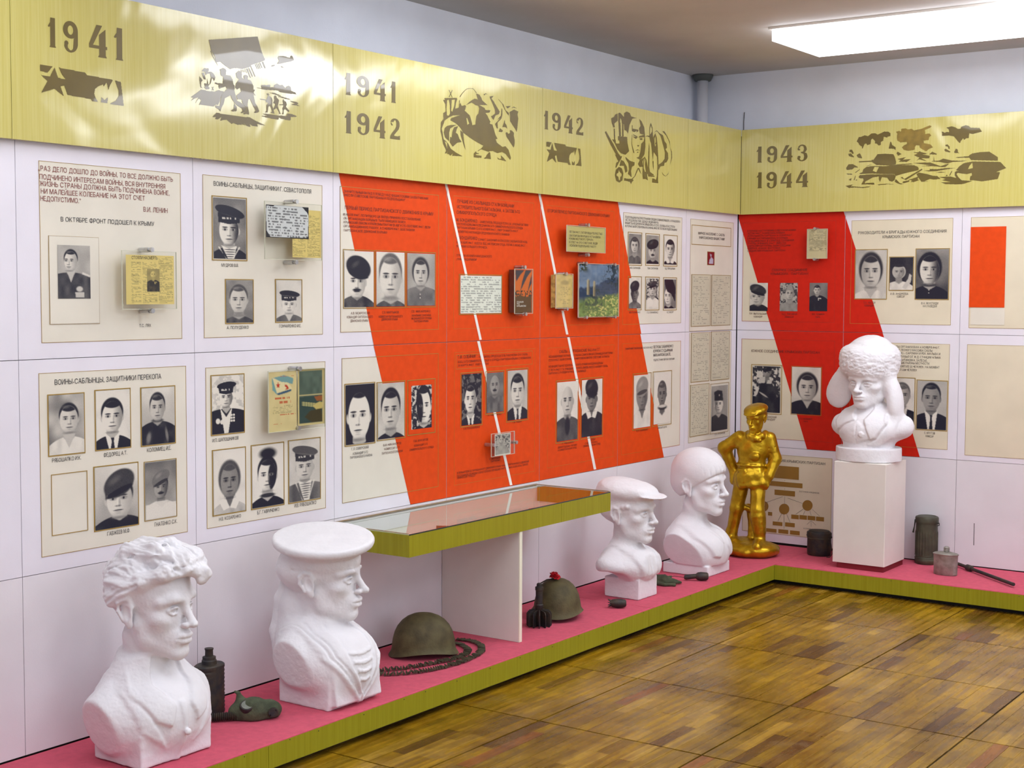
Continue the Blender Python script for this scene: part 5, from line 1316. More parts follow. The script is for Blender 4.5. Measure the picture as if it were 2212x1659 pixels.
# --- panels C
portrait('C1', (742, 537.5), (810, 665.5), 'portrait of a moustached man in a dark cap', D_(bg=0.82, f=(0.42, 0.55, 0.30, 0.30), hair='none', sk=0.83, b=0.22, bt=0.78, con=1.2, sh=0.3, hat='cap', ht=0.10, hw=1.4, hh=0.7, hrot=8, hx=0.2, must=1, ear=2), gold='gold_line', gw=0.0026)
portrait('C1', (811.2, 539.5), (876.5, 664.6), 'portrait of a young commissar facing front', D_(bg=0.86, bgd=0.7, f=(0.50, 0.47, 0.38, 0.37), hair='short', hr=0.28, sk=0.82, b=0.25, bt=0.86, col='high', sh=0.28, hl=0.62), gold='gold_line', gw=0.0026)
portrait('C1', (878, 542.5), (942, 663), 'portrait of a woman in uniform', D_(bg=0.56, f=(0.48, 0.38, 0.25, 0.25), hair='full', hr=0.16, sk=0.72, b=0.34, bt=0.62, sw=0.75, sh=0.15, ear=0, hl=0.6, x=[('E', 0.46, 0.78, 0.02, 0.012, 0.8, 0.3), ('E', 0.46, 0.85, 0.02, 0.012, 0.8, 0.3)]), gold='gold_line', gw=0.0026)
portrait('C2', (745.2, 829), (811.7, 956.5), 'high-contrast portrait of a dark-haired man', D_(bg=0.05, f=(0.46, 0.54, 0.38, 0.40), hair='short', hr=0.03, sk=0.86, b=0.05, bt=0.95, con=1.3, sh=0.1, fs=0.9, hl=0.72, yw=-0.1))
portrait('C2', (814.6, 825.5), (876.2, 945), 'portrait of a man with arched brows', D_(bg=0.68, f=(0.48, 0.50, 0.34, 0.34), hair='short', hr=0.04, sk=0.74, b=0.06, bt=0.88, con=1.15, sh=0.2, yw=-0.05, hl=0.6))
portrait('C2', (881, 821), (941, 934), 'portrait in hard side light on an orange mount', D_(bg=0.4, busy=0.6, f=(0.60, 0.50, 0.34, 0.40), hair='short', hr=0.03, sk=0.85, b=0.04, bt=0.90, con=1.4, hard=1, side=-1, sh=0.5, hl=0.7), margin=8.0)
rect('C2', 'orange_mount', (883, 824), (939.5, 931.5), 'orange', 0.0028)
# --- panels D
def dimg(nx, ny, fn, seed=3):
    c = Canvas(nx, ny, 0.8, seed); return fn(c)
def scribble(c, rows, x0=0.06, x1=0.94, y0=0.06, y1=0.95, ink=0.15, seed=1, dens=0.62, thick=0.35, slant=0.0):
    r = np.random.default_rng(seed)
    for k in range(rows):
        yc = y0 + (y1 - y0) * (k + 0.5) / rows
        n = vnoise(c.nx, 2, c.nx / 2.6, 1, seed * 77 + k)[0]
        wd = vnoise(c.nx, 2, c.nx / 9, 1, seed * 91 + k)[0]
        xr = x1 - (r.random() * 0.25 if r.random() < 0.35 else 0)
        on = (n > 1 - dens) & (wd > 0.22) & (c.X[0] > x0) & (c.X[0] < xr)
        hgt = (y1 - y0) / rows * thick
        m = (np.abs(c.Y + slant * c.X - yc) < hgt * (0.6 + 0.5 * n[None, :])) & on[None, :]
        c.mix(m.astype(float) * 0.8, ink)
    return c
portrait('D2', (996, 805), (1042.6, 917.5), 'portrait of a lean man before foliage', D_(bg=0.1, busy=0.35, f=(0.44, 0.50, 0.28, 0.27), hair='short', hr=0.15, sk=0.84, b=0.07, bt=0.82, col='tie', con=1.3, sh=0.45, yw=-0.05), gold='gold_line')
portrait('D2', (1049.5, 802), (1090, 891.5), 'grey portrait of a bald officer', D_(bg=0.34, f=(0.48, 0.32, 0.26, 0.25), hair='bald', sk=0.52, b=0.30, bt=0.56, sw=0.8, must=0.6, sh=0.15), gold='gold_line')
portrait('D2', (1095, 797), (1141.5, 906.5), 'portrait of a young man in a suit, pale ground', D_(bg=0.66, f=(0.50, 0.43, 0.32, 0.30), hair='short', hr=0.06, sk=0.80, b=0.06, bt=0.72, col='tie', sh=0.15), gold='gold_line')
portrait('E2', (1202, 822), (1250, 951), 'portrait of a bald old man in a dark jacket', D_(bg=0.84, f=(0.50, 0.33, 0.28, 0.25), hair='bald', hr=0.7, sk=0.76, b=0.22, bt=0.58, sw=0.7, sh=0.25, ear=3, x=[('E', 0.5, 0.75, 0.12, 0.16, 0.08, 0.3)]), gold='gold_line')
portrait('E2', (1255.5, 817), (1302.8, 942), 'portrait of an old man in a fur cap', D_(bg=0.84, f=(0.48, 0.34, 0.26, 0.22), hair='none', sk=0.42, b=0.10, bt=0.54, sw=0.7, col='white', sh=0.3, hat='cap', ht=0.06, hh=0.8, hw=1.2, hrot=4), gold='gold_line')
# --- panels F
six = [((1357.6, 500), (1387.3, 573.7), 'framed portrait of a woman in a dark headscarf', D_(bg=0.42, f=(0.46, 0.40, 0.30, 0.24), hair='full', hr=0.18, sk=0.74, b=0.25, bt=0.70, col='high')),
       ((1395.6, 503), (1425.3, 574), 'framed portrait of a moustached man in a big cap', D_(bg=0.5, f=(0.5, 0.55, 0.32, 0.28), hair='none', sk=0.7, b=0.08, bt=0.84, hat='cap', ht=0.06, hw=1.5, must=1, sh=0.3)),
       ((1434.3, 506), (1463.8, 575.5), 'framed portrait of a cropped-hair man on white', D_(bg=0.86, f=(0.46, 0.46, 0.34, 0.30), hair='short', hr=0.06, sk=0.76, b=0.05, bt=0.82, col='white', sh=0.5, con=1.2)),
       ((1357.6, 596), (1386.4, 669.6), 'framed dim portrait of a boy in a dark cap', D_(bg=0.82, f=(0.48, 0.50, 0.30, 0.28), hair='none', sk=0.35, b=0.35, bt=0.76, hat='cap', ht=0.07, hw=1.3, sh=0.7, side=-1)),
       ((1395, 597), (1424.9, 669.6), 'framed portrait of a boy in white shirt before leaves', D_(bg=0.4, busy=0.7, f=(0.5, 0.36, 0.28, 0.22), hair='none', sk=0.72, b=0.86, bt=0.62, hat='cap', ht=0.12, hw=1.4, hh=0.4)),
       ((1433.9, 598.5), (1462.3, 669.6), 'framed portrait of a youth with hair over one eye', D_(bg=0.4, f=(0.36, 0.58, 0.34, 0.30), hair='none', sk=0.82, b=0.10, bt=0.88, con=1.3, sh=0.5, yw=-0.2, x=[('P', [(0.0, 0.0), (0.7, 0.0), (0.95, 0.3), (0.9, 0.75), (0.6, 0.5), (0.25, 0.42), (0.1, 0.25)], 0.04)]))]
for a, c, lb, sp in six:
    portrait('F1', a, c, lb, sp, margin=2.0)
portrait('F2', (1368, 807), (1406.8, 924), 'framed faded portrait of a boy in a large cap', D_(bg=0.84, f=(0.50, 0.43, 0.28, 0.24), hair='full', hr=0.42, sk=0.42, b=0.84, bt=0.64, hat='cap', ht=0.42, hh=0.8, col='v', fs=0.6), margin=2.0)
portrait('F2', (1411.4, 802.5), (1451, 915.5), 'framed portrait of a cropped-hair boy on white', D_(bg=0.86, bn=0.04, f=(0.48, 0.42, 0.24, 0.22), hair='short', hr=0.22, sk=0.40, nobody=1, sh=0.2, x=[('E', 0.5, 0.68, 0.26, 0.05, 0.15, 0.3), ('E', 0.5, 0.655, 0.24, 0.03, 0.75, 0.3)]), margin=2.0)
portrait('G2', (1536, 829), (1574, 931), 'portrait of a soldier in a fur hat', D_(bg=0.50, f=(0.44, 0.42, 0.25, 0.20), hair='none', sk=0.80, b=0.10, bt=0.62, sw=0.7, hat='fur', ht=0.05, sh=0.55, side=-1, con=1.1, yw=-0.1), gold='gold_line', margin=2.4, gw=0.002)
# --- end wall
portrait('H1', (1620, 610), (1659, 672), 'portrait of a smiling commander in a peaked cap', D_(bg=0.80, f=(0.45, 0.50, 0.36, 0.30), hair='none', sk=0.74, b=0.05, bt=0.74, hat='cap', ht=0.10, hw=1.3, hrot=10, yw=-0.2), gold=None, margin=0.6)
portrait('H1', (1685, 610), (1723.5, 672.5), 'portrait of a man in a field cap before branches', D_(bg=0.3, busy=0.6, f=(0.56, 0.38, 0.24, 0.22), hair='short', sk=0.68, b=0.45, bt=0.66, hat='pilotka', ht=0.4), gold=None, margin=0.6)
portrait('H1', (1749, 610), (1788, 672.5), 'portrait of a decorated man in a dark tunic', D_(bg=0.36, f=(0.42, 0.26, 0.17, 0.15), hair='short', sk=0.70, b=0.06, bt=0.42, sw=0.6, dots=4), gold=None, margin=0.6)
portrait('H2', (1623.5, 786), (1688.3, 895.5), 'full-length portrait of a partisan in a wood', D_(bg=0.4, busy=0.85, f=(0.52, 0.14, 0.14, 0.09), hair='none', sk=0.5, b=0.10, bt=0.26, sw=0.24, hat='cap', ht=0.03, hw=1.2, x=[('P', [(0.25, 0.26), (0.45, 0.22), (0.46, 0.36), (0.2, 0.38)], 0.7), ('P', [(0.55, 0.30), (0.72, 0.28), (0.68, 0.38), (0.5, 0.38)], 0.72), ('E', 0.4, 0.62, 0.16, 0.02, 0.6, 0.4, 20)]), margin=3.2)
portrait('H2', (1710, 790), (1774, 898), 'portrait of a dark-haired woman in a V-neck', D_(bg=0.78, bgd=0.7, f=(0.54, 0.44, 0.30, 0.27), hair='full', hr=0.12, sk=0.72, b=0.07, bt=0.68, sw=0.75, col='v', ear=0, hl=0.55), margin=1.6, gold='gold_line', gw=0.002)
portrait('I1', (1847.5, 538.4), (1915.9, 646.6), 'portrait of a man with wavy dark hair', D_(bg=0.66, bn=0.2, f=(0.50, 0.45, 0.31, 0.33), hair='full', hr=0.14, sk=0.72, b=0.76, bt=0.80, col='v', sh=0.25, side=-1, hl=0.52), margin=1.8)
portrait('I1', (1921.5, 554), (1973.5, 627.6), 'small portrait of a laughing woman in a headscarf', D_(bg=0.12, f=(0.40, 0.45, 0.24, 0.19), hair='scarf', hr=0.62, sk=0.60, b=0.78, bt=0.72, ear=0, x=[('P', [(0.55, 0.92), (0.80, 0.65), (0.85, 0.5), (0.95, 0.55), (0.92, 0.75), (0.7, 0.98)], 0.7), ('E', 0.4, 0.25, 0.24, 0.05, 0.12, 0.4)]), margin=1.8)
portrait('I1', (1978.5, 536.5), (2049.8, 647.3), 'portrait of a scout officer in deep shadow', D_(bg=0.45, bgd=0.2, f=(0.42, 0.42, 0.30, 0.29), hair='full', hr=0.07, sk=0.76, b=0.06, bt=0.72, col='high', sh=0.78, con=1.1, ear=1, x=[('E', 0.41, 0.82, 0.015, 0.012, 0.7, 0.3), ('E', 0.41, 0.88, 0.015, 0.012, 0.7, 0.3)]), margin=1.8)
portrait('I2', (1905, 813), (1975.8, 918), 'portrait half hidden behind the fur-hat bust', D_(bg=0.84, f=(0.62, 0.38, 0.24, 0.24), hair='short', hr=0.3, sk=0.72, b=0.08, bt=0.66, col='tie'), margin=1.8)
portrait('I2', (1980.5, 819.4), (2046, 931.5), 'portrait of a stern man in suit and tie', D_(bg=0.62, bn=0.04, f=(0.48, 0.36, 0.30, 0.27), hair='short', hr=0.08, sk=0.50, b=0.05, bt=0.64, sw=0.7, col='tie', sh=0.2, hl=0.66), margin=2.2)

# ---------------------------------------------------------------- paper sheets printed or written
YEL = np.array(lin((226, 204, 128))); PAP = np.array(lin((226, 222, 204))); GRY = np.array(lin((196, 192, 178)))
def paper_rgb(t, pap, ink=np.array(lin((40, 38, 46)))):
    return ink + (pap - ink) * t[..., None]
def sheet(key, name, uv0, uv1, rgb, off, parent=None, label=None, mat='paper', wob=0.0):
    t, pl = PAN[key]
    a = pl.q(*uv0, off); c = pl.q(*uv1, off)
    o = grid_print(name, pl, a[0], c[0], c[1], a[1], off, rgb, M[mat], parent or t, wob)
    if label: o['label'] = label
    return o
def newsprint(nx, ny, cols_, seed, head=0.16, photo=None):
    c = Canvas(nx, ny, 1.0, seed)
    w = 1.0 / cols_
    for k in range(cols_):
        scribble(c, int(ny / 2.6), k * w + 0.03 * w, (k + 1) * w - 0.08 * w, head if k < 2 or cols_ < 3 else 0.03, 0.98, 0.42, seed + k, 0.78, 0.3)
    t = c.t
    return t
def holder(key, label, uv0, uv1, posts, off=0.05, plate=True):
    """clear acrylic plate standing off the wall on metal posts"""
    t0, pl = PAN[key]
    a = pl.q(*uv0, off); c = pl.q(*uv1, off)
    t = thing('acrylic_holder', pl.p3((a[0] + c[0]) / 2, c[1], 0.002), label, 'display holder', 'mounted displays on metal posts')
    if plate:
        slab(MB(), pl, a[0], c[0], c[1], a[1], off, off + 0.003).build('acrylic_plate', M['plexi'], t)
        mb = MB(); e = 0.0016
        slab(mb, pl, a[0] - e, a[0], c[1], a[1], off - 0.0005, off + 0.0035); slab(mb, pl, c[0], c[0] + e, c[1], a[1], off - 0.0005, off + 0.0035)
        slab(mb, pl, a[0] - e, c[0] + e, c[1] - e, c[1], off - 0.0005, off + 0.0035); slab(mb, pl, a[0] - e, c[0] + e, a[1], a[1] + e, off - 0.0005, off + 0.0035)
        mb.build('plate_edge', M['plexi_edge'], t)
    for (u, v) in posts:
        post(pl, u, v, off, t)
    return t
def post(pl, u, v, off, t, r=0.0085):
    f_ = off + 0.014
    s_, z_ = pl.q(u, v, f_)
    c = [pl.p3(s_, z_, o_) for o_ in (0.0045, off - 0.004, off - 0.0035, off + 0.004, off + 0.0045, f_)]
    mb = MB().tube([c[0], c[1]], r, 14).tube([c[2], c[3]], r * 0.55, 12).tube([c[4], c[5]], r, 14)
    return autosmooth(mb.build('post', M['chrome'], t), 40)

# newspaper clipping, upper left
h = holder('A1', 'clear acrylic holder with yellowed newspaper cutting at far left', (263, 541), (381, 666), [(330, 539), (331.5, 671)], 0.055)
nt_ = newsprint(100, 104, 3, 21, 0.14)
c = Canvas(100, 104, 1.0, 4); c.t = nt_
c.Pg([(0.0, 0.0), (0.11, 0.0), (0.11, 1.0), (0.0, 1.0)], 0.97); c.Pg([(0.11, 0), (0.66, 0), (0.66, 0.13), (0.11, 0.13)], 1.0)
pt = portrait_tones(26, 48, D_(bg=0.45, f=(0.5, 0.24, 0.22, 0.15), hair='bald', sk=0.8, b=0.08, bt=0.46, sw=0.6, dots=5, fs=0.8), 5)
c.t[29:77, 43:69] = pt
sheet('A1', 'newspaper_cutting', (272, 549.4), (377, 656.5), paper_rgb(c.t, YEL * 1.02), 0.0535, h, 'yellowed newspaper cutting with an officer photo')
def htext(key, parent, name, lines, h_, mat, off):
    o = text(key, name, lines, h_, mat, off)
    t0 = o.parent; d = Vector(t0.location) - Vector(root_of(parent).location)
    me = o.data
    for v in me.vertices: v.co += d
    o.parent = parent
    return o
htext('A1', h, 'headline', [('СТОЯЛИ НАСМЕРТЬ', 285, 559.8, 341, 559.8)], 7, 'ink', 0.0542)
# note and cutting, sailors panel
h = holder('B1', 'clear acrylic holder with torn handwritten note over a yellow cutting', (571.5, 434), (695, 562), [(643, 435), (642, 566)], 0.055)
sheet('B1', 'yellow_cutting', (631.8, 451), (694, 557), paper_rgb(newsprint(64, 100, 2, 33, 0.10), YEL), 0.0525, h, 'yellow newspaper cutting')
c = Canvas(96, 80, 0.02, 5)
c.Pg([(0.02, 0.03), (0.16, 0.05), (0.2, 0.01), (0.84, 0.0), (0.97, 0.18), (1.0, 0.28), (0.98, 0.9), (0.95, 0.97), (0.1, 0.98), (0.02, 0.8), (0.0, 0.2)], 0.9)
scribble(c, 11, 0.05, 0.97, 0.04, 0.97, 0.10, 8, 0.66, 0.30, -0.02)
sheet('B1', 'handwritten_note', (574.6, 441), (667.4, 516), paper_rgb(c.t, np.array(lin((224, 226, 228)))), 0.0540, h, 'torn white handwritten note on black')
# certificate with flag
h = holder('B2', 'open yellowed certificate with blue flag and a night naval picture', (579.5, 802), (702, 921), [(650, 796), (648, 924)], 0.050)
nx, ny = 70, 124
c = Canvas(nx, ny, 0.93, 6); c.t += (vnoise(nx, ny, 6, 9, 3) - 0.5) * 0.14
R = paper_rgb(c.t, np.array(lin((222, 204, 150))), np.array(lin((120, 96, 60))))
def stamp(R, c, pts, col, a=1.0):
    k = Canvas(c.nx, c.ny, 0.0, 1); m = k.Pg(pts, 1.0, 1, 1); return R * (1 - m[..., None] * a) + np.array(lin(col)) * m[..., None] * a
R = stamp(R, c, [(0.12, 0.10), (0.55, 0.06), (0.88, 0.12), (0.86, 0.22), (0.70, 0.2), (0.3, 0.38), (0.14, 0.3)], (120, 160, 160))
R = stamp(R, c, [(0.14, 0.09), (0.45, 0.17), (0.70, 0.19), (0.84, 0.30), (0.55, 0.33), (0.30, 0.36)], (228, 214, 168))
R = stamp(R, c, [(0.30, 0.36), (0.52, 0.33), (0.82, 0.30), (0.80, 0.335), (0.55, 0.37), (0.33, 0.39)], (60, 92, 120))
star = [(0.34 + 0.09 * (1 if k % 2 == 0 else 0.4) * math.cos(math.pi / 2 + k * math.pi / 5), 0.225 - 0.062 * (1 if k % 2 == 0 else 0.4) * math.sin(math.pi / 2 + k * math.pi / 5)) for k in range(10)]
R = stamp(R, c, star, (190, 44, 30))
R = stamp(R, c, [(0.56, 0.21), (0.66, 0.23), (0.71, 0.28), (0.66, 0.305), (0.58, 0.30), (0.65, 0.275), (0.63, 0.24)], (190, 50, 34))
R = stamp(R, c, [(0.56, 0.24), (0.60, 0.22), (0.72, 0.29), (0.70, 0.30)], (190, 50, 34))
k2 = Canvas(nx, ny, 0.0, 1); 
for yy, x0, x1, hh in ((0.445, 0.2, 0.74, 0.018), (0.51, 0.38, 0.84, 0.022), (0.08, 0.35, 0.9, 0.006), (0.72, 0.4, 0.95, 0.008), (0.87, 0.15, 0.45, 0.006)):
    n = vnoise(nx, 2, nx / 2.2, 1, int(yy * 100))[0]
    m = ((np.abs(k2.Y - yy) < hh) & (k2.X > x0) & (k2.X < x1) & (n[None, :] > 0.35)).astype(float)[..., None] * 0.85
    R = R * (1 - m) + np.array(lin((196, 84, 50))) * m
k3 = Canvas(nx, ny, 1.0, 1); scribble(k3, 6, 0.15, 0.85, 0.56, 0.70, 0.2, 4, 0.7, 0.3)
R = R * (0.45 + 0.55 * k3.t[..., None])
sheet('B2', 'certificate_page', (580, 804), (641.8, 928), R, 0.0485, h, 'yellowed page with red and white flag')
nx, ny = 64, 120
c = Canvas(nx, ny, 0.25, 9); c.t += (vnoise(nx, ny, 8, 10, 5) - 0.5) * 0.24
R = np.array(lin((96, 112, 100))) * (0.5 + c.t[..., None] * 1.3)
R = stamp(R, c, [(0.03, 0.50), (0.97, 0.48), (0.97, 0.97), (0.03, 0.97)], (44, 66, 66), 0.8)
for yy in (0.60, 0.625, 0.65):
    R = stamp(R, c, [(0.15, yy - 0.02), (0.72, yy + 0.03), (0.72, yy + 0.045), (0.15, yy - 0.008)], (206, 196, 130))
R = stamp(R, c, [(0.55, 0.66), (0.8, 0.60), (0.97, 0.62), (0.9, 0.72), (0.7, 0.75)], (200, 180, 110)); R = stamp(R, c, [(0.25, 0.85), (0.45, 0.75), (0.85, 0.72), (0.95, 0.95), (0.5, 0.95)], (70, 62, 40))
R = stamp(R, c, [(0.6, 0.5), (0.95, 0.49), (0.9, 0.58), (0.7, 0.58)], (150, 90, 50))
for (x0, x1, y0, y1) in ((0, 1, 0, 0.04), (0, 1, 0.96, 1), (0, 0.05, 0, 1), (0.92, 1, 0, 1), (0, 1, 0.455, 0.475)):
    R = stamp(R, c, [(x0, y0), (x1, y0), (x1, y1 + 0.001), (x0, y1 + 0.001)], (206, 188, 132))
sheet('B2', 'picture_page', (643.2, 797), (702, 914), R, 0.0485, h, 'dark sea battle picture in a yellow border')
# typed page glued on orange
t, pl = PAN['D1']
outline('D1', 'gold_border', (992.3, 591.3), (1085, 678.2), 'gold_line', 0.0034, 0.003)
c = Canvas(90, 84, 0.98, 6); scribble(c, 16, 0.02, 1.0, 0.02, 0.98, 0.40, 12, 0.72, 0.26)
sheet('D1', 'typed_page', (995.2, 594.3), (1083.4, 675.5), paper_rgb(c.t, np.array(lin((218, 222, 206)))), 0.0042, None, 'typed page glued over the white strip')
# brown book with flames on its cover
h = holder('D1', 'small brown book with flame cover held by metal posts', (1112, 580.5), (1150, 676), [(1136, 576.5), (1138, 678)], 0.050, True)
a = pl.q(1113.5, 582, 0.049); c_ = pl.q(1149, 674.5, 0.049)
slab(MB(), pl, a[0], c_[0], c_[1], a[1], 0.014, 0.048).build('book_block', nmat('book_brown', lin((96, 40, 22)), 0.6, 0.2, 30), h)
nx, ny = 50, 110
c = Canvas(nx, ny, 0.5, 9)
R = np.array(lin((212, 104, 28))) * np.ones((ny, nx, 3))
for pts in ([(0.0, 0.0), (0.55, 0.0), (0.3, 0.12), (0.05, 0.28)], [(0.62, 0.0), (1.0, 0.0), (0.72, 0.16), (0.5, 0.34), (0.3, 0.5), (0.42, 0.25)], [(1.0, 0.08), (1.0, 0.3), (0.85, 0.42), (0.72, 0.56), (0.85, 0.3)]):
    R = stamp(R, c, pts, (54, 52, 66))
n = vnoise(nx, ny, 18, 30, 4)
m = ((c.Y > 0.48) & (c.Y < 0.68) & (n > 0.52))[..., None]
R = np.where(m, np.array(lin((50, 40, 34))), R)
R = stamp(R, c, [(0, 0.64), (0.3, 0.58), (0.6, 0.64), (1, 0.6), (1, 1.001), (0, 1.001)], (92, 62, 30))
sheet('D1', 'book_cover', (1113.7, 582.2), (1149, 674.5), R, 0.0488, h, 'orange and dark flame pattern cover')
htext('D1', h, 'book_title', [('ПЛАМЯ', 1117, 653.6, 1131, 654), ('НАД', 1117, 657.2, 1123, 657.4), ('КРЫМОМ', 1117, 662, 1136.5, 662.6)], 3.8, 'white_strip', 0.0496)
# small photo in an acrylic block
h = holder('D2', 'small photograph sealed in a clear acrylic block on the white strip', (1061.5, 937.5), (1110.5, 978.5), [(1069.5, 961.3), (1117.5, 955)], 0.045)
t, pl = PAN['D2']
a = pl.q(1062, 938, 0.03); c_ = pl.q(1111, 979, 0.03)
slab(MB(), pl, a[0] + .001, c_[0] - .001, c_[1] + .001, a[1] - .001, 0.030, 0.0415).build('acrylic_block', M['plexi'], h)
pt = portrait_tones(40, 46, D_(bg=0.4, busy=0.6, f=(0.42, 0.3, 0.15, 0.15), hair='none', sk=0.7, b=0.55, bt=0.5, sw=0.35, fs=0.6), 61)
rgb = tone_rgb(pt); rgb[:2] = rgb[-2:] = TONE_HI; rgb[:, :2] = rgb[:, -2:] = TONE_HI
sheet('D2', 'snapshot', (1069.3, 938.2), (1103.4, 979.2), rgb, 0.0440, h, 'snapshot of a person among leaves', 'photo')
# green plaque
h = holder('E1', 'pale green text plaque on metal posts', (1224.5, 486), (1307, 546), [(1273.5, 485.5), (1273, 550)], 0.050)
slab(MB(), PL, *(lambda a, c: (a[0], c[0], c[1], a[1]))(PL.q(1225, 486.8, 0.048), PL.q(1306.6, 545.5, 0.048)), 0.044, 0.0492).build('plaque', nmat('plaque_green', lin((196, 184, 112)), 0.4), h)
htext('E1', h, 'plaque_text', [('ЛЕТОМ 1942 Г. ГИТЛЕРОВЦЫ ПОЛНОСТЬЮ', 1230.4, 502.6, 1301.8, 507), ('ОККУПИРОВАЛИ КРЫМ И УСТАНОВИЛИ', 1230.4, 510.9, 1297.3, 514), ('РЕЖИМ ЖЕСТОКОГО ТЕРРОРА.', 1230, 517.5, 1282.5, 520), ('В ОТВЕТ НА ЭТО СОВЕТСКИЕ ЛЮДИ', 1230, 525.3, 1291, 527.4), ('УСИЛИЛИ ПОДПОЛЬНУЮ РАБОТУ', 1231, 532.4, 1288.3, 534.4)], 4.6, 'ink', 0.0498)
# worn yellow book
h = holder('E1', 'worn yellow paperback held by metal posts over the white strip', (1201, 591), (1237, 665), [(1225.5, 591), (1227, 667)], 0.045, True)
a = PL.q(1201.5, 592.5, 0.044); c_ = PL.q(1236.5, 664, 0.044)
mb = MB(); n = 9
rng2 = np.random.default_rng(5)
for k in range(6):
    j = rng2.uniform(-0.003, 0.003, 4)
    slab(mb, PL, a[0] + j[0], c_[0] + j[1] * 0.3, c_[1] + j[2], a[1] + j[3], 0.012 + 0.005 * k, 0.0165 + 0.005 * k)
mb.build('worn_pages', nmat('old_pages', lin((196, 168, 96)), 0.9, 0.35, 60), h)
c = Canvas(44, 92, 0.9, 9); c.t += (vnoise(44, 92, 6, 12, 5) - 0.5) * 0.3; c.E(0.55, 0.24, 0.24, 0.07, 0.4, 0.5, 0, 0.7); scribble(c, 10, 0.25, 0.85, 0.36, 0.9, 0.5, 3, 0.5, 0.3)
sheet('E1', 'worn_cover', (1202, 592.5), (1236.5, 664), paper_rgb(np.clip(c.t, 0, 1), np.array(lin((218, 190, 118))), np.array(lin((96, 84, 60)))), 0.0436, h, 'stained yellow cover')
# landscape picture
h = holder('E1', 'green and blue landscape painting with ruined towers on four posts', (1250.5, 568.5), (1336, 682.8), [(1268.5, 568.5), (1330.5, 571.5), (1269, 685), (1331, 684)], 0.045)
nx, ny = 90, 120
c = Canvas(nx, ny, 0.5, 3); X, Y = c.X, c.Y
n1_ = vnoise(nx, ny, 5, 7, 1); n2_ = vnoise(nx, ny, 16, 22, 2); n3_ = vnoise(nx, ny, 34, 44, 3)
sky = np.array(lin((112, 132, 160))) * (0.75 + 0.6 * n1_[..., None]) + (n2_[..., None] - 0.5) * 0.06
R = sky
mth = sm(0, 0.05, Y - (0.30 + 0.10 * np.sin(X * 4 + 1) + 0.05 * n2_))[..., None]
R = R * (1 - mth) + (np.array(lin((58, 74, 104))) * (0.7 + 0.6 * n2_[..., None])) * mth
fld = sm(0, 0.10, Y - (0.60 - 0.12 * X + 0.08 * n2_))[..., None]
n4_ = vnoise(nx, ny, 60, 30, 8)
gr = np.array(lin((112, 134, 70))) * (0.35 + 0.8 * n2_[..., None] + 0.5 * n4_[..., None])
k_ = (sm(0.5, 0.8, n3_) * sm(0.45, 0.6, n1_ * 0.5 + X * 0.5))[..., None]
gr = gr * (1 - k_) + np.array(lin((206, 198, 120))) * k_
R = R * (1 - fld) + gr * fld
k_ = (sm(0.42, 0.62, n2_ * 0.6 + n4_ * 0.4) * sm(0.40, 0.5, Y) * (1 - sm(0.80, 0.95, Y)) * (1 - sm(0.2, 0.36, np.abs(X - 0.38))))[..., None] * 0.85
R = R * (1 - k_) + np.array(lin((42, 58, 58))) * k_
k_ = (sm(0.45, 0.62, n2_ * 0.5 + n4_ * 0.5) * sm(0.5, 0.75, X) * (1 - sm(0.42, 0.56, Y)))[..., None] * 0.9
R = R * (1 - k_) + np.array(lin((38, 52, 62))) * k_
k_ = (sm(0.3, 0.5, n3_) * (1 - sm(0.16, 0.26, X)) * (1 - sm(0.10, 0.18, Y)))[..., None]
R = R * (1 - k_) + np.array(lin((50, 62, 40))) * k_
for x_, y_ in ((0.20, 0.28), (0.35, 0.31)):
    R = stamp(R, c, [(x_, y_ + 0.03), (x_ + 0.03, y_), (x_ + 0.06, y_ + 0.03), (x_ + 0.06, y_ + 0.30), (x_, y_ + 0.30)], (186, 170, 130), 0.85)
    R = stamp(R, c, [(x_ + 0.045, y_ + 0.03), (x_ + 0.06, y_ + 0.03), (x_ + 0.06, y_ + 0.3), (x_ + 0.04, y_ + 0.3)], (70, 64, 60), 0.9)
ob = slab(MB(), PL, *(lambda a, c: (a[0], c[0], c[1], a[1]))(PL.q(1251, 569, 0.043), PL.q(1335.6, 682.4, 0.043)), 0.037, 0.0425).build('picture_board', M['white_paint'], h)
sheet('E1', 'landscape_print', (1251, 569), (1335.6, 682.4), R, 0.0435, h, 'blue mountains, green valley and pale ruins')
# mounted letter on the end wall
h = holder('H1', 'small typed sheet on metal posts against the red band', (1745, 495), (1787, 557.5), [(1760, 493.5), (1759, 559.5)], 0.045)
c = Canvas(44, 66, 0.95, 9); scribble(c, 22, 0.08, 0.95, 0.04, 0.75, 0.35, 5, 0.75, 0.3); c.E(0.6, 0.5, 0.4, 0.12, 0.5, 0.5, 0, 0.5)
sheet('H1', 'typed_sheet', (1745, 495), (1787, 557.5), paper_rgb(c.t, np.array(lin((214, 200, 160)))), 0.0438, h)
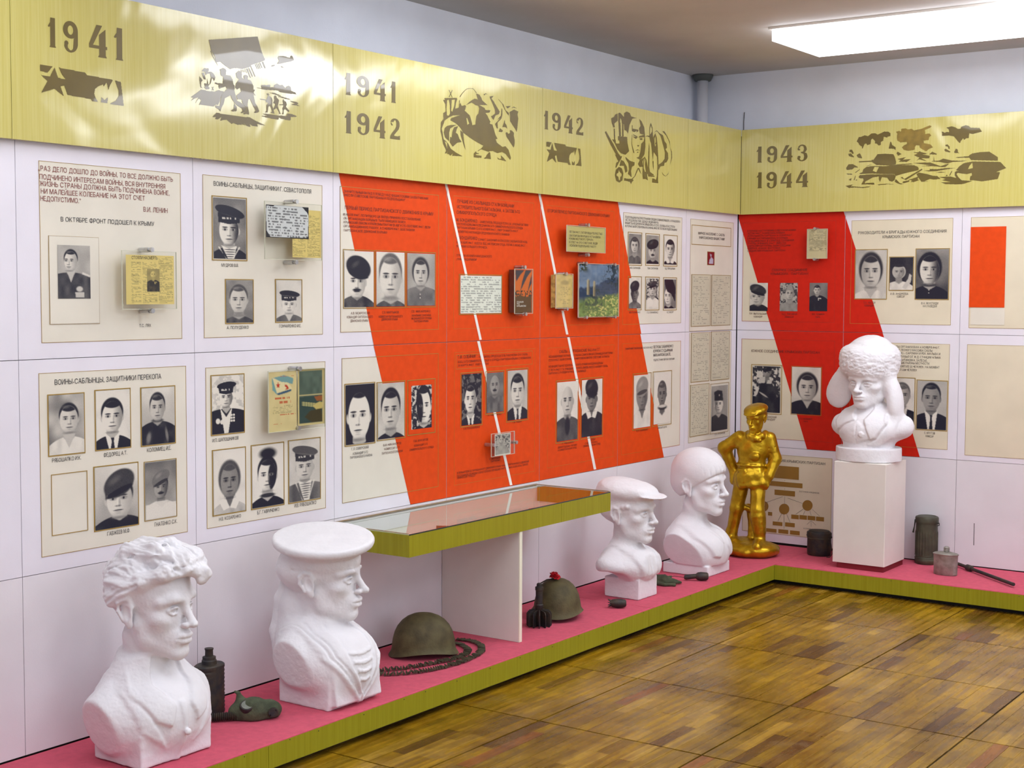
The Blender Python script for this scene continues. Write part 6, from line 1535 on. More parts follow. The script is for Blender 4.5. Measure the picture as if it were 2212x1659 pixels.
# red stamp and lists on the narrow panel
outline('G1', 'stamp_frame', (1528.6, 542.6), (1543.8, 572.6), 'gold_line', 0.0020, 0.0030)
c = Canvas(18, 34, 0.1, 2)
R = np.array(lin((130, 26, 34))) * np.ones((34, 18, 3)); R = stamp(R, c, [(0.35, 0.15), (0.6, 0.2), (0.55, 0.4), (0.85, 0.55), (0.85, 0.92), (0.2, 0.92), (0.3, 0.6), (0.5, 0.45)], (186, 176, 196))
sheet('G1', 'red_stamp', (1529.4, 543.7), (1543, 571.6), R, 0.0030, None, 'small dark red stamp with a white figure')
for i, (k, a, c_) in enumerate((('G1', (1494.5, 592), (1534.6, 703.5)), ('G1', (1537.8, 593), (1578, 701.8)), ('G2', (1494, 718.5), (1532.9, 822)), ('G2', (1536.8, 716), (1575.8, 818)), ('G2', (1491.6, 831.5), (1531.8, 937)))):
    cv = Canvas(48, 120, 0.97, 3 + i); cv.t -= 0.08 * vnoise(48, 120, 3, 4, i); scribble(cv, 26, 0.08, 0.95, 0.03, 0.97, 0.42, 40 + i, 0.5, 0.22)
    sheet(k, 'handwritten_list', (a[0] + 1, a[1] + 1), (c_[0] - 1, c_[1] - 1), paper_rgb(np.clip(cv.t, 0, 1), np.array(lin((206, 200, 176))), np.array(lin((84, 80, 76)))), 0.0030)
    outline(k, 'list_frame', a, c_, 'gold_line', 0.0036, 0.0024)
# ---------------------------------------------------------------- sculpture: signed distance modelling on a grid, meshed with surface nets
class Sculpt:
    def __init__(s, lo, hi, h):
        s.h = h; s.lo = np.array(lo, float)
        s.ax = [np.arange(lo[i], hi[i] + h, h, dtype=np.float32) for i in range(3)]
        s.D = np.full([len(a) for a in s.ax], 0.5, dtype=np.float32)
        s.R = np.eye(3); s.t = np.zeros(3); s.s = np.ones(3)
    def frame(s, t=(0, 0, 0), rz=0, rx=0, ry=0, sc=(1, 1, 1)):
        a, b_, c = [math.radians(x) for x in (rx, ry, rz)]
        Rx = np.array([[1, 0, 0], [0, math.cos(a), -math.sin(a)], [0, math.sin(a), math.cos(a)]])
        Ry = np.array([[math.cos(b_), 0, math.sin(b_)], [0, 1, 0], [-math.sin(b_), 0, math.cos(b_)]])
        Rz = np.array([[math.cos(c), -math.sin(c), 0], [math.sin(c), math.cos(c), 0], [0, 0, 1]])
        s.R = Rz @ Ry @ Rx; s.t = np.array(t, float); s.s = np.array(sc if hasattr(sc, '__len__') else (sc,) * 3, float)
    def _reg(s, c, rad):
        c = s.R @ (np.array(c, float) * s.s) + s.t
        rad = rad * s.s.max()
        sl = []
        for i in range(3):
            a = max(0, int((c[i] - rad - s.lo[i]) / s.h)); b_ = min(len(s.ax[i]), int((c[i] + rad - s.lo[i]) / s.h) + 2)
            if b_ <= a: return None
            sl.append(slice(a, b_))
        return tuple(sl)
    def _loc(s, sl):
        X = s.ax[0][sl[0]][:, None, None] - s.t[0]; Y = s.ax[1][sl[1]][None, :, None] - s.t[1]; Z = s.ax[2][sl[2]][None, None, :] - s.t[2]
        R = s.R
        return ((R[0, 0] * X + R[1, 0] * Y + R[2, 0] * Z) / s.s[0], (R[0, 1] * X + R[1, 1] * Y + R[2, 1] * Z) / s.s[1], (R[0, 2] * X + R[1, 2] * Y + R[2, 2] * Z) / s.s[2])
    def _comb(s, sl, d, k, op):
        d = (d * s.s.mean()).astype(np.float32); k = max(k * s.s.mean(), 1e-5)
        D = s.D[sl]
        if op == 'add':
            hh = np.maximum(k - np.abs(D - d), 0) / k; s.D[sl] = np.minimum(D, d) - hh * hh * k * 0.25
        elif op == 'sub':
            d = -d; hh = np.maximum(k - np.abs(D - d), 0) / k; s.D[sl] = np.maximum(D, d) + hh * hh * k * 0.25
        elif op == 'and':
            hh = np.maximum(k - np.abs(D - d), 0) / k; s.D[sl] = np.maximum(D, d) + hh * hh * k * 0.25
    def ell(s, c, r, k=0.01, op='add', rot=None, sym=False):
        if sym:
            s.ell((-c[0], c[1], c[2]), r, k, op, None if rot is None else (rot[0], -rot[1], -rot[2]))
        r = np.array(r if hasattr(r, '__len__') else (r,) * 3, float)
        sl = s._reg(c, r.max() + k + 4 * s.h / s.s.min())
        if sl is None: return
        x, y, z = s._loc(sl); x = x - c[0]; y = y - c[1]; z = z - c[2]
        if rot is not None:
            a, b_, g = [math.radians(q) for q in rot]
            Rx = np.array([[1, 0, 0], [0, math.cos(a), -math.sin(a)], [0, math.sin(a), math.cos(a)]])
            Ry = np.array([[math.cos(b_), 0, math.sin(b_)], [0, 1, 0], [-math.sin(b_), 0, math.cos(b_)]])
            Rz = np.array([[math.cos(g), -math.sin(g), 0], [math.sin(g), math.cos(g), 0], [0, 0, 1]])
            Q = Rz @ Ry @ Rx
            x, y, z = Q[0, 0] * x + Q[1, 0] * y + Q[2, 0] * z, Q[0, 1] * x + Q[1, 1] * y + Q[2, 1] * z, Q[0, 2] * x + Q[1, 2] * y + Q[2, 2] * z
        k0 = np.sqrt((x / r[0]) ** 2 + (y / r[1]) ** 2 + (z / r[2]) ** 2)
        k1 = np.sqrt((x / r[0] ** 2) ** 2 + (y / r[1] ** 2) ** 2 + (z / r[2] ** 2) ** 2) + 1e-9
        s._comb(sl, k0 * (k0 - 1) / k1, k, op)
    def cap(s, a, b_, ra, rb=None, k=0.01, op='add', sym=False, flat=None):
        if sym: s.cap((-a[0], a[1], a[2]), (-b_[0], b_[1], b_[2]), ra, rb, k, op)
        rb = ra if rb is None else rb
        a = np.array(a, float); b_ = np.array(b_, float); m_ = (a + b_) / 2
        sl = s._reg(m_, np.linalg.norm(b_ - a) / 2 + max(ra, rb) + k + 4 * s.h / s.s.min())
        if sl is None: return
        x, y, z = s._loc(sl); d = b_ - a; L = d @ d + 1e-12
        t = np.clip(((x - a[0]) * d[0] + (y - a[1]) * d[1] + (z - a[2]) * d[2]) / L, 0, 1)
        dd = np.sqrt((x - a[0] - t * d[0]) ** 2 + (y - a[1] - t * d[1]) ** 2 + (z - a[2] - t * d[2]) ** 2) - (ra + (rb - ra) * t)
        s._comb(sl, dd, k, op)
    def chain(s, pts, rad, k=0.006, op='add', sym=False):
        for i in range(len(pts) - 1):
            r0 = rad[i] if hasattr(rad, '__len__') else rad; r1 = rad[i + 1] if hasattr(rad, '__len__') else rad
            s.cap(pts[i], pts[i + 1], r0, r1, k, op, sym)
    def box(s, c, hf, rnd=0.004, k=0.006, op='add', rz=0, rx=0, ry=0, sym=False):
        if sym: s.box((-c[0], c[1], c[2]), hf, rnd, k, op, -rz, rx, -ry)
        hf = np.array(hf, float)
        sl = s._reg(c, np.linalg.norm(hf) + k + 4 * s.h / s.s.min())
        if sl is None: return
        x, y, z = s._loc(sl); x = x - c[0]; y = y - c[1]; z = z - c[2]
        a, b_, g = math.radians(rx), math.radians(ry), math.radians(rz)
        Rx = np.array([[1, 0, 0], [0, math.cos(a), -math.sin(a)], [0, math.sin(a), math.cos(a)]])
        Ry = np.array([[math.cos(b_), 0, math.sin(b_)], [0, 1, 0], [-math.sin(b_), 0, math.cos(b_)]])
        Rz = np.array([[math.cos(g), -math.sin(g), 0], [math.sin(g), math.cos(g), 0], [0, 0, 1]])
        Q = Rz @ Ry @ Rx
        x, y, z = Q[0, 0] * x + Q[1, 0] * y + Q[2, 0] * z, Q[0, 1] * x + Q[1, 1] * y + Q[2, 1] * z, Q[0, 2] * x + Q[1, 2] * y + Q[2, 2] * z
        qx, qy, qz = np.abs(x) - hf[0] + rnd, np.abs(y) - hf[1] + rnd, np.abs(z) - hf[2] + rnd
        d = np.sqrt(np.maximum(qx, 0) ** 2 + np.maximum(qy, 0) ** 2 + np.maximum(qz, 0) ** 2) + np.minimum(np.maximum(qx, np.maximum(qy, qz)), 0) - rnd
        s._comb(sl, d, k, op)
    def cut(s, n, d, k=0.004, reg=None):
        """keep the side where n.p < d (frame coordinates)"""
        n = np.array(n, float); n /= np.linalg.norm(n)
        sl = tuple(slice(0, len(a)) for a in s.ax)
        x, y, z = s._loc(sl)
        s._comb(sl, (x * n[0] + y * n[1] + z * n[2] - d), k, 'and')
    def emboss(s, poly, h, side=1, soft=2, yref=0.0, top=False):
        """raise (h > 0) or sink the surface inside a polygon drawn in the front view (x, z), or in plan (x, y) when top"""
        a0, a1 = s.ax[0], (s.ax[1] if top else s.ax[2])
        m = np.zeros((len(a0), len(a1)), bool)
        X, Z = np.meshgrid(a0, a1, indexing='ij')
        for i in range(len(poly)):
            (x0, y0), (x1, y1) = poly[i - 1], poly[i]
            if y0 == y1: continue
            m ^= ((Z > min(y0, y1)) & (Z <= max(y0, y1)) & (X < x0 + (Z - y0) / (y1 - y0) * (x1 - x0)))
        m = m.astype(np.float32)
        for _ in range(soft):
            m = (2 * m + np.roll(m, 1, 0) + np.roll(m, -1, 0) + np.roll(m, 1, 1) + np.roll(m, -1, 1)) / 6
        if top:
            s.D -= h * m[:, :, None]
        else:
            k = (s.ax[1] > yref) if side > 0 else (s.ax[1] < yref)
            s.D -= (h * m[:, None, :] * k[None, :, None]).astype(np.float32)
    def mesh(s, smooth=1, noise=0.0, nf=60.0, seed=1, fine=0.0):
        D = s.D; sh = np.array(D.shape)
        D[0], D[-1] = 0.5, 0.5; D[:, 0], D[:, -1] = 0.5, 0.5; D[:, :, 0], D[:, :, -1] = 0.5, 0.5
        ins = D < 0
        cn = np.zeros(sh - 1, dtype=np.int8)
        for dx in (0, 1):
            for dy in (0, 1):
                for dz in (0, 1):
                    cn += ins[dx:sh[0] - 1 + dx, dy:sh[1] - 1 + dy, dz:sh[2] - 1 + dz]
        act = np.argwhere((cn > 0) & (cn < 8))
        off = np.array([(a, b_, c) for a in (0, 1) for b_ in (0, 1) for c in (0, 1)])
        vals = np.stack([D[act[:, 0] + o[0], act[:, 1] + o[1], act[:, 2] + o[2]] for o in off], 1)
        P_ = np.zeros((len(act), 3)); W = np.zeros(len(act))
        for i in range(8):
            for j in range(i + 1, 8):
                if np.abs(off[i] - off[j]).sum() != 1: continue
                a, b_ = vals[:, i], vals[:, j]
                m_ = (a < 0) != (b_ < 0)
                t = np.where(m_, a / (a - b_ + 1e-12), 0)
                P_ += m_[:, None] * (off[i] + t[:, None] * (off[j] - off[i])); W += m_
        V = (act + P_ / W[:, None]) * s.h + s.lo
        idx = np.full(sh - 1, -1, dtype=np.int32); idx[act[:, 0], act[:, 1], act[:, 2]] = np.arange(len(act))
        Q = []
        for axis in range(3):
            o = [0, 0, 0]; o[axis] = 1
            A = ins[1:-1, 1:-1, 1:-1]; B = ins[1 + o[0]:sh[0] - 1 + o[0], 1 + o[1]:sh[1] - 1 + o[1], 1 + o[2]:sh[2] - 1 + o[2]]
            e = np.argwhere(A != B) + 1
            fl_ = A[e[:, 0] - 1, e[:, 1] - 1, e[:, 2] - 1]
            u = [0, 0, 0]; v = [0, 0, 0]; u[(axis + 1) % 3] = 1; v[(axis + 2) % 3] = 1; u = np.array(u); v = np.array(v)
            def gi(p): return idx[p[:, 0], p[:, 1], p[:, 2]]
            q = np.stack([gi(e - u - v), gi(e - v), gi(e), gi(e - u)], 1)
            q = np.where(fl_[:, None], q, q[:, ::-1])
            Q.append(q)
        Fq = np.concatenate(Q); Fq = Fq[(Fq >= 0).all(1)]
        for _ in range(smooth):
            acc = np.zeros_like(V); cnt = np.zeros(len(V))
            for i in range(4):
                a, b_ = Fq[:, i], Fq[:, (i + 1) % 4]
                for k_ in range(3):
                    acc[:, k_] += np.bincount(a, V[b_, k_], len(V)) + np.bincount(b_, V[a, k_], len(V))
                cnt += np.bincount(a, minlength=len(V)) + np.bincount(b_, minlength=len(V))
            V = V * 0.5 + 0.5 * acc / np.maximum(cnt, 1)[:, None]
        if noise > 0 or fine > 0:
            n = np.cross(V[Fq[:, 1]] - V[Fq[:, 0]], V[Fq[:, 3]] - V[Fq[:, 0]])
            N = np.zeros_like(V)
            for i in range(4):
                for k_ in range(3): N[:, k_] += np.bincount(Fq[:, i], n[:, k_], len(V))
            N /= np.linalg.norm(N, axis=1)[:, None] + 1e-12
            V = V + N * (noise * (n3(V, nf, seed) - 0.5) + fine * (n3(V, nf * 3.1, seed + 9) - 0.5))[:, None]
        return V, Fq.astype(np.int32)
def n3(V, fr, seed):
    g = np.random.default_rng(seed).random((32, 32, 32)).astype(np.float32)
    p = V * fr; i = np.floor(p).astype(int); f = p - i; f = f * f * (3 - 2 * f)
    out = 0
    for a in (0, 1):
        for b_ in (0, 1):
            for c in (0, 1):
                w_ = (f[:, 0] if a else 1 - f[:, 0]) * (f[:, 1] if b_ else 1 - f[:, 1]) * (f[:, 2] if c else 1 - f[:, 2])
                out = out + w_ * g[(i[:, 0] + a) % 32, (i[:, 1] + b_) % 32, (i[:, 2] + c) % 32]
    return out

def head(S, nose=1.0, jaw=1.0, open_eye=True, ears=True, cheek=1.0, hollow=1.0):
    """life-size head: x to the figure's right, y forward, z up, origin between the ears"""
    S.ell((0, -0.012, 0.035), (0.077, 0.098, 0.082), 0.01)
    S.ell((0, 0.035, 0.040), (0.062, 0.056, 0.060), 0.02)
    S.ell((0, 0.030, -0.025), (0.062, 0.058, 0.082), 0.02)
    S.cap((0.052, 0.005, -0.035), (0.046, 0.020, -0.068), 0.018, 0.015, 0.02, sym=True)
    S.cap((0.044, 0.022, -0.070), (0.014, 0.074, -0.100), 0.013 * jaw, 0.014, 0.02, sym=True)
    S.ell((0, 0.078, -0.098), (0.021, 0.016, 0.016), 0.014)
    S.ell((0, 0.055, -0.070), (0.036, 0.036, 0.034), 0.02)
    S.ell((0.045, 0.056, -0.016), (0.017 * cheek, 0.018, 0.014), 0.022, sym=True)
    S.chain([(0.010, 0.088, 0.024), (0.034, 0.084, 0.030), (0.055, 0.062, 0.024)], [0.008, 0.008, 0.007], 0.016, sym=True)
    S.ell((0, 0.086, 0.030), (0.016, 0.008, 0.014), 0.014)
    # eye sockets, balls, lids
    S.ell((0.031, 0.094, 0.007), (0.021, 0.0155 * hollow, 0.0125), 0.012, 'sub', sym=True)
    S.ell((0.031, 0.0685, 0.005), (0.0165, 0.0150, 0.0130), 0.003, sym=True)
    S.chain([(0.0145, 0.0815, 0.0035), (0.023, 0.0868, 0.0108), (0.034, 0.0865, 0.0118), (0.046, 0.0765, 0.0055)], 0.0026, 0.0035, sym=True)
    S.chain([(0.0155, 0.0815, 0.0015), (0.025, 0.0850, -0.0040), (0.036, 0.0835, -0.0045), (0.046, 0.0755, 0.0025)], 0.0021, 0.0035, sym=True)
    # nose
    S.cap((0, 0.088, 0.018), (0, 0.108 + 0.004 * nose, -0.024), 0.0078, 0.0092, 0.012)
    S.ell((0, 0.1085 + 0.006 * nose, -0.0285), (0.0105, 0.0115, 0.0095), 0.006)
    S.ell((0.0125, 0.101, -0.0315), (0.0075, 0.0105, 0.0075), 0.006, sym=True)
    S.ell((0.0065, 0.107, -0.0395), (0.0036, 0.0055, 0.0030), 0.003, 'sub', sym=True)
    # mouth
    S.ell((0, 0.080, -0.060), (0.028, 0.020, 0.021), 0.014)
    S.cap((0, 0.101, -0.044), (0, 0.102, -0.050), 0.0022, 0.003, 0.004, 'sub')
    S.chain([(0.0245, 0.0865, -0.0605), (0.0120, 0.0985, -0.0555), (0.0, 0.1010, -0.0560)], [0.0025, 0.0052, 0.0052], 0.006, sym=True)
    S.chain([(0.0215, 0.0875, -0.0665), (0.0100, 0.0965, -0.0700), (0.0, 0.0985, -0.0700)], [0.0025, 0.0058, 0.0062], 0.006, sym=True)
    S.chain([(0.0265, 0.0905, -0.0620), (0.0120, 0.1030, -0.0622), (0.0, 0.1062, -0.0624)], 0.0016, 0.0025, 'sub', sym=True)
    S.ell((0, 0.1010, -0.0825), (0.017, 0.0085, 0.0045), 0.008, 'sub')
    S.cap((0.018, 0.1015, -0.036), (0.033, 0.088, -0.058), 0.0018, 0.0022, 0.006, 'sub', sym=True)
    if ears:
        S.ell((0.078, -0.012, -0.002), (0.0085, 0.0190, 0.0320), 0.005, rot=(12, 0, -18), sym=True)
        S.ell((0.0875, -0.006, -0.002), (0.0075, 0.0095, 0.0165), 0.004, 'sub', rot=(12, 0, -18), sym=True)
        S.chain([(0.079, 0.003, 0.010), (0.083, -0.004, 0.026), (0.086, -0.018, 0.030), (0.088, -0.030, 0.018), (0.087, -0.030, 0.000), (0.083, -0.018, -0.022)], 0.0042, 0.003, sym=True)
        S.ell((0.0805, -0.002, -0.030), (0.0055, 0.0085, 0.0100), 0.005, sym=True)

def place(name, parent, V, Fq, mat, smooth=True):
    return mk(name, V, Fq, mat, parent, smooth, local=True)
def local_thing(name, loc, rotdeg, label, cat):
    t = thing(name, loc, label, cat, None, math.radians(rotdeg))
    return t

def base_chip(S, z=0.0, seed=2):
    pass
# ---------------------------------------------------------------- plaster busts on the platform (local y = the way the figure faces)
# 1. bare-headed youth with swept hair
def bust_youth():
    t = local_thing('plaster_bust', (0.30, -4.89, ZP + 0.003), -90, 'white plaster bust of a bare-headed youth with swept-back wavy hair at far left', 'bust')
    S = Sculpt((-0.30, -0.27, -0.01), (0.30, 0.30, 0.82), 0.0038)
    S.frame()
    # torso and shoulders, cut arms, block foot
    S.ell((0, -0.01, 0.13), (0.245, 0.135, 0.135), 0.02)
    S.ell((0, 0.06, 0.13), (0.17, 0.105, 0.13), 0.04)
    S.cap((0.06, -0.02, 0.25), (0.20, -0.02, 0.17), 0.062, 0.055, 0.05, sym=True)
    S.cut((1, 0, -0.30), 0.158, 0.01); S.cut((-1, 0, -0.30), 0.158, 0.01)
    S.box((0, 0.01, 0.055), (0.15, 0.115, 0.055), 0.006, 0.02)
    S.cut((0, 0, -1), 0.0, 0.001)
    # neck
    S.cap((0, -0.035, 0.20), (0, -0.005, 0.40), 0.092, 0.078, 0.05)
    S.cap((0.055, -0.03, 0.40), (0.016, 0.075, 0.235), 0.022, 0.016, 0.03, sym=True)
    # shirt collar lying open
    for q in (1, -1):
        S.emboss([(q * 0.045, 0.36), (q * 0.115, 0.33), (q * 0.150, 0.235), (q * 0.105, 0.150), (q * 0.055, 0.125), (q * 0.030, 0.19), (q * 0.070, 0.25)], 0.014, yref=-0.10)
        S.emboss([(q * 0.118, 0.30), (q * 0.165, 0.24), (q * 0.150, 0.12), (q * 0.06, 0.05), (q * 0.115, 0.15), (q * 0.150, 0.235)], 0.008, yref=-0.08)
    S.emboss([(0.012, 0.20), (-0.012, 0.20), (-0.010, 0.0), (0.010, 0.0)], 0.008)
    S.ell((0.0, 0.178, 0.10), (0.012, 0.010, 0.012), 0.004)
    # head
    S.frame((0, 0.012, 0.492), rz=12, rx=-2, sc=(1.40, 1.42, 1.42))
    head(S, 1.1, 1.15, hollow=1.15)
    # hair mass swept up and forward over the brow
    S.ell((0, -0.030, 0.055), (0.086, 0.092, 0.080), 0.012)
    S.chain([(0.070, -0.060, 0.020), (0.074, -0.020, 0.045), (0.070, 0.020, 0.070), (0.052, 0.070, 0.092), (0.020, 0.098, 0.098)], [0.018, 0.018, 0.018, 0.018, 0.016], 0.012)
    S.chain([(-0.070, -0.060, 0.020), (-0.074, -0.010, 0.050), (-0.066, 0.040, 0.080), (-0.040, 0.088, 0.096)], [0.018, 0.018, 0.020, 0.020], 0.012)
    S.chain([(0.035, -0.04, 0.125), (0.030, 0.03, 0.128), (0.010, 0.085, 0.112), (-0.010, 0.112, 0.092)], [0.024, 0.026, 0.026, 0.016], 0.012)
    S.chain([(-0.02, -0.04, 0.125), (-0.030, 0.03, 0.130), (-0.035, 0.085, 0.112), (-0.030, 0.118, 0.084), (-0.024, 0.118, 0.070)], [0.024, 0.026, 0.026, 0.018, 0.010], 0.010)
    S.chain([(0.0, -0.09, 0.09), (0.0, -0.03, 0.132), (-0.004, 0.04, 0.136), (-0.02, 0.10, 0.110)], [0.02, 0.024, 0.026, 0.018], 0.010)
    S.ell((-0.022, 0.120, 0.072), (0.016, 0.010, 0.012), 0.006)
    for i in range(11):
        a = i / 10.0; x = 0.082 - 0.16 * a
        S.chain([(x * 0.8 + 0.01, -0.075, 0.075 + 0.03 * math.sin(a * 3.1)), (x + 0.004, -0.02, 0.098 + 0.045 * math.sin(a * 3.1)), (x * 0.8, 0.045, 0.110 + 0.045 * math.sin(a * 3.1)), (x * 0.55 - 0.01, 0.105, 0.100 + 0.026 * math.sin(a * 3.1))], 0.0018, 0.008, 'sub')
    for i in range(5):
        z = 0.000 + i * 0.016
        S.chain([(0.082, -0.072, z - 0.02), (0.093, -0.03, z + 0.010), (0.088, 0.02, z + 0.034)], 0.0026, 0.005, 'sub')
    V, F_ = S.mesh(1, 0.0018, 55, 3, 0.0010)
    c0 = np.array([0, 0.0, 0.56]); d = V - c0; d /= np.linalg.norm(d, axis=1)[:, None]
    hz = 0.555 + 0.42 * np.clip(V[:, 1] - 0.03, -0.15, 0.10)
    w_ = sm(0, 0.03, V[:, 2] - hz)
    st = (n3(V * np.array([3.0, 0.55, 2.0]), 24, 4) - 0.5) * 0.018 + (n3(V * np.array([3.6, 0.8, 2.4]), 50, 6) - 0.5) * 0.007
    V = V + d * (st * w_)[:, None]
    place('figure', t, V, F_, M['plaster'])
bust_youth()

# 2. sailor with broad flat cap and ribbons
def bust_sailor():
    t = local_thing('plaster_bust', (0.337, -4.07, ZP + 0.001), -90, 'white plaster bust of a sailor in a flat round cap with ribbons and striped vest', 'bust')
    S = Sculpt((-0.26, -0.30, -0.01), (0.26, 0.27, 0.72), 0.0034)
    S.frame()
    S.ell((0, -0.02, 0.155), (0.215, 0.15, 0.125), 0.03)
    S.ell((0, 0.06, 0.13), (0.16, 0.125, 0.14), 0.04)
    S.ell((0, -0.09, 0.20), (0.15, 0.10, 0.10), 0.04)
    S.cap((0.05, -0.06, 0.25), (0.18, -0.04, 0.185), 0.062, 0.055, 0.05, sym=True)
    # flat arm cuts
    S.cut((1, 0.0, -0.15), 0.152, 0.006); S.cut((-1, 0.0, -0.15), 0.152, 0.006)
    # foot block that opens towards the chest
    S.box((0, 0.0, 0.05), (0.135, 0.125, 0.055), 0.006, 0.018)
    S.box((0.0, 0.035, 0.075), (0.125, 0.115, 0.075), 0.006, 0.02, rx=8)
    S.cut((0, 0, -1), 0.0, 0.001)
    S.cut((0, 1, 0.45), 0.235, 0.01)
    S.cut((1, 0.55, -0.1), 0.205, 0.006); S.cut((-1, 0.55, -0.1), 0.205, 0.006)
    # sailor collar: broad flaps to a V, vest with stripes
    for q in (1, -1):
        S.emboss([(q * 0.060, 0.33), (q * 0.135, 0.30), (q * 0.150, 0.19), (q * 0.075, 0.085), (q * 0.004, 0.005), (q * 0.0, 0.045), (q * 0.062, 0.16), (q * 0.072, 0.23)], 0.009, yref=-0.12)
        for o_ in (0.012, 0.030):
            S.emboss([(q * (0.140 - o_), 0.30), (q * (0.143 - o_), 0.195), (q * (0.078 - o_ * 0.7), 0.100), (q * 0.012, 0.030 + o_ * 0.3), (q * 0.008, 0.036 + o_ * 0.3), (q * (0.070 - o_ * 0.7), 0.108), (q * (0.136 - o_), 0.200), (q * (0.133 - o_), 0.30)], -0.006, yref=-0.12, soft=1)
    for z in (0.205, 0.172, 0.139, 0.106):
        w0 = 0.060 * (z - 0.03) / 0.17
        S.emboss([(-w0, z + 0.006), (0, z - 0.002), (w0, z + 0.006), (w0, z - 0.006), (0, z - 0.014), (-w0, z - 0.006)], 0.006, yref=0.05, soft=1)
    # neck
    S.cap((0, -0.05, 0.21), (0, -0.03, 0.40), 0.086, 0.078, 0.045)
    S.cap((0.055, -0.06, 0.40), (0.018, 0.065, 0.235), 0.022, 0.016, 0.03, sym=True)
    # ribbons down the back
    S.chain([(0.0, -0.115, 0.46), (0.02, -0.13, 0.34), (0.04, -0.13, 0.22)], [0.062, 0.066, 0.075], 0.03)
    S.chain([(0.03, -0.175, 0.47), (0.045, -0.20, 0.36), (0.065, -0.205, 0.24), (0.09, -0.17, 0.17)], [0.016, 0.022, 0.024, 0.020], 0.02)
    S.chain([(0.0, -0.17, 0.47), (0.005, -0.205, 0.36), (0.01, -0.205, 0.22)], [0.016, 0.020, 0.022], 0.012)
    S.frame((0, -0.030, 0.452), rz=24, sc=(1.42, 1.46, 1.33))
    head(S, 1.3, 1.1, hollow=1.05)
    # hair at temple
    S.ell((0, -0.030, 0.030), (0.083, 0.090, 0.070), 0.008)
    # cap band
    S.ell((0, -0.004, 0.052), (0.088, 0.106, 0.050), 0.004)
    S.cut((0, 0, 1), 0.5, 0.001)
    for z in (0.028, 0.034):
        pass
    # groove lines of the band
    ring = [(0.087 * math.cos(a) * 1.01, -0.004 + 0.105 * math.sin(a) * 1.01, 0.036) for a in np.linspace(-0.5, math.pi + 0.5, 22)]
    S.chain(ring, 0.0022, 0.003, 'sub')
    # broad disc tilted to the viewer's side
    S.frame((0.004, -0.018, 0.600), rz=24, ry=9, rx=-3)
    D0 = S.D.copy(); S.D[:] = 0.5
    S.ell((0, 0.0, 0.0), (0.183, 0.192, 0.16), 0.002)
    S.cut((0, 0, 1), 0.014, 0.014); S.cut((0, 0, -1), 0.022, 0.022)
    S.ell((0, 0.0, -0.030), (0.140, 0.155, 0.035), 0.03)
    D1 = S.D.copy(); S.D = D0; S.D = np.minimum(D0, D1)
    S.frame((0.0, -0.030, 0.535), rz=24)
    S.ell((0, -0.004, 0.0), (0.128, 0.152, 0.055), 0.006)
    S.frame((0.004, -0.018, 0.600), rz=24, ry=9, rx=-3)
    V, F_ = S.mesh(1, 0.0016, 60, 5, 0.0009)
    place('figure', t, V, F_, M['plaster'])
bust_sailor()

# 3. boy in a flat cap
def bust_cap():
    t = local_thing('plaster_bust', (0.325, -1.80, ZP + 0.001), -90, 'white plaster bust of a boy in a flat cap on a square block', 'bust')
    S = Sculpt((-0.24, -0.26, -0.01), (0.24, 0.26, 0.64), 0.0040)
    S.frame()
    S.box((0, -0.005, 0.05), (0.092, 0.100, 0.052), 0.003, 0.003)
    S.cut((0, 0, -1), 0.0, 0.001)
    D0 = S.D.copy(); S.D[:] = 0.5
    # curved breast plate of shoulders sweeping up from the block
    S.ell((0, -0.02, 0.165), (0.205, 0.120, 0.075), 0.02)
    S.ell((0, 0.045, 0.155), (0.13, 0.085, 0.085), 0.04)
    S.cap((0.05, -0.05, 0.225), (0.175, -0.06, 0.175), 0.045, 0.034, 0.05, sym=True)
    S.ell((0, -0.13, 0.05), (0.30, 0.13, 0.105), 0.01, 'sub')
    S.ell((0.19, -0.03, 0.075), (0.10, 0.16, 0.072), 0.01, 'sub', sym=True)
    S.cap((0, 0.0, 0.08), (0, 0.02, 0.15), 0.062, 0.075, 0.03)
    S.cut((0, 1, 0.2), 0.148, 0.008)
    S.D = np.minimum(S.D, D0)
    # collar
    for q in (1, -1):
        S.emboss([(q * 0.045, 0.30), (q * 0.100, 0.27), (q * 0.115, 0.20), (q * 0.082, 0.115), (q * 0.062, 0.108), (q * 0.045, 0.17), (q * 0.055, 0.23)], 0.011, yref=-0.12)
    S.emboss([(0.005, 0.21), (-0.005, 0.21), (-0.005, 0.10), (0.005, 0.10)], -0.006)
    # neck
    S.cap((0, -0.045, 0.19), (0, -0.03, 0.37), 0.070, 0.064, 0.04)
    S.cap((0.05, -0.05, 0.36), (0.014, 0.045, 0.215), 0.017, 0.013, 0.03, sym=True)
    S.frame((0, -0.022, 0.418), rz=3, sc=(1.32, 1.34, 1.25))
    head(S, 0.9, 1.0)
    S.ell((0, -0.035, 0.025), (0.080, 0.085, 0.070), 0.01)
    for i in range(5):
        S.ell((0.074, 0.030 - i * 0.016, 0.036 - i * 0.003), (0.010, 0.011, 0.011), 0.005, sym=True)
    # cap: puffy crown leaning forward, stiff visor
    S.ell((0, -0.010, 0.092), (0.098, 0.110, 0.046), 0.01, rot=(-12, 0, 0))
    S.ell((0, -0.050, 0.080), (0.092, 0.080, 0.050), 0.02)
    S.ell((0, 0.045, 0.094), (0.080, 0.070, 0.030), 0.02, rot=(-10, 0, 0))
    S.cap((0, 0.085, 0.073), (0, 0.135, 0.064), 0.003, 0.003, 0.002)
    S.ell((0, 0.090, 0.078), (0.070, 0.062, 0.008), 0.008, rot=(-6, 0, 0))
    V, F_ = S.mesh(1, 0.0018, 60, 7, 0.0012)
    place('figure', t, V, F_, M['plaster'])
bust_cap()

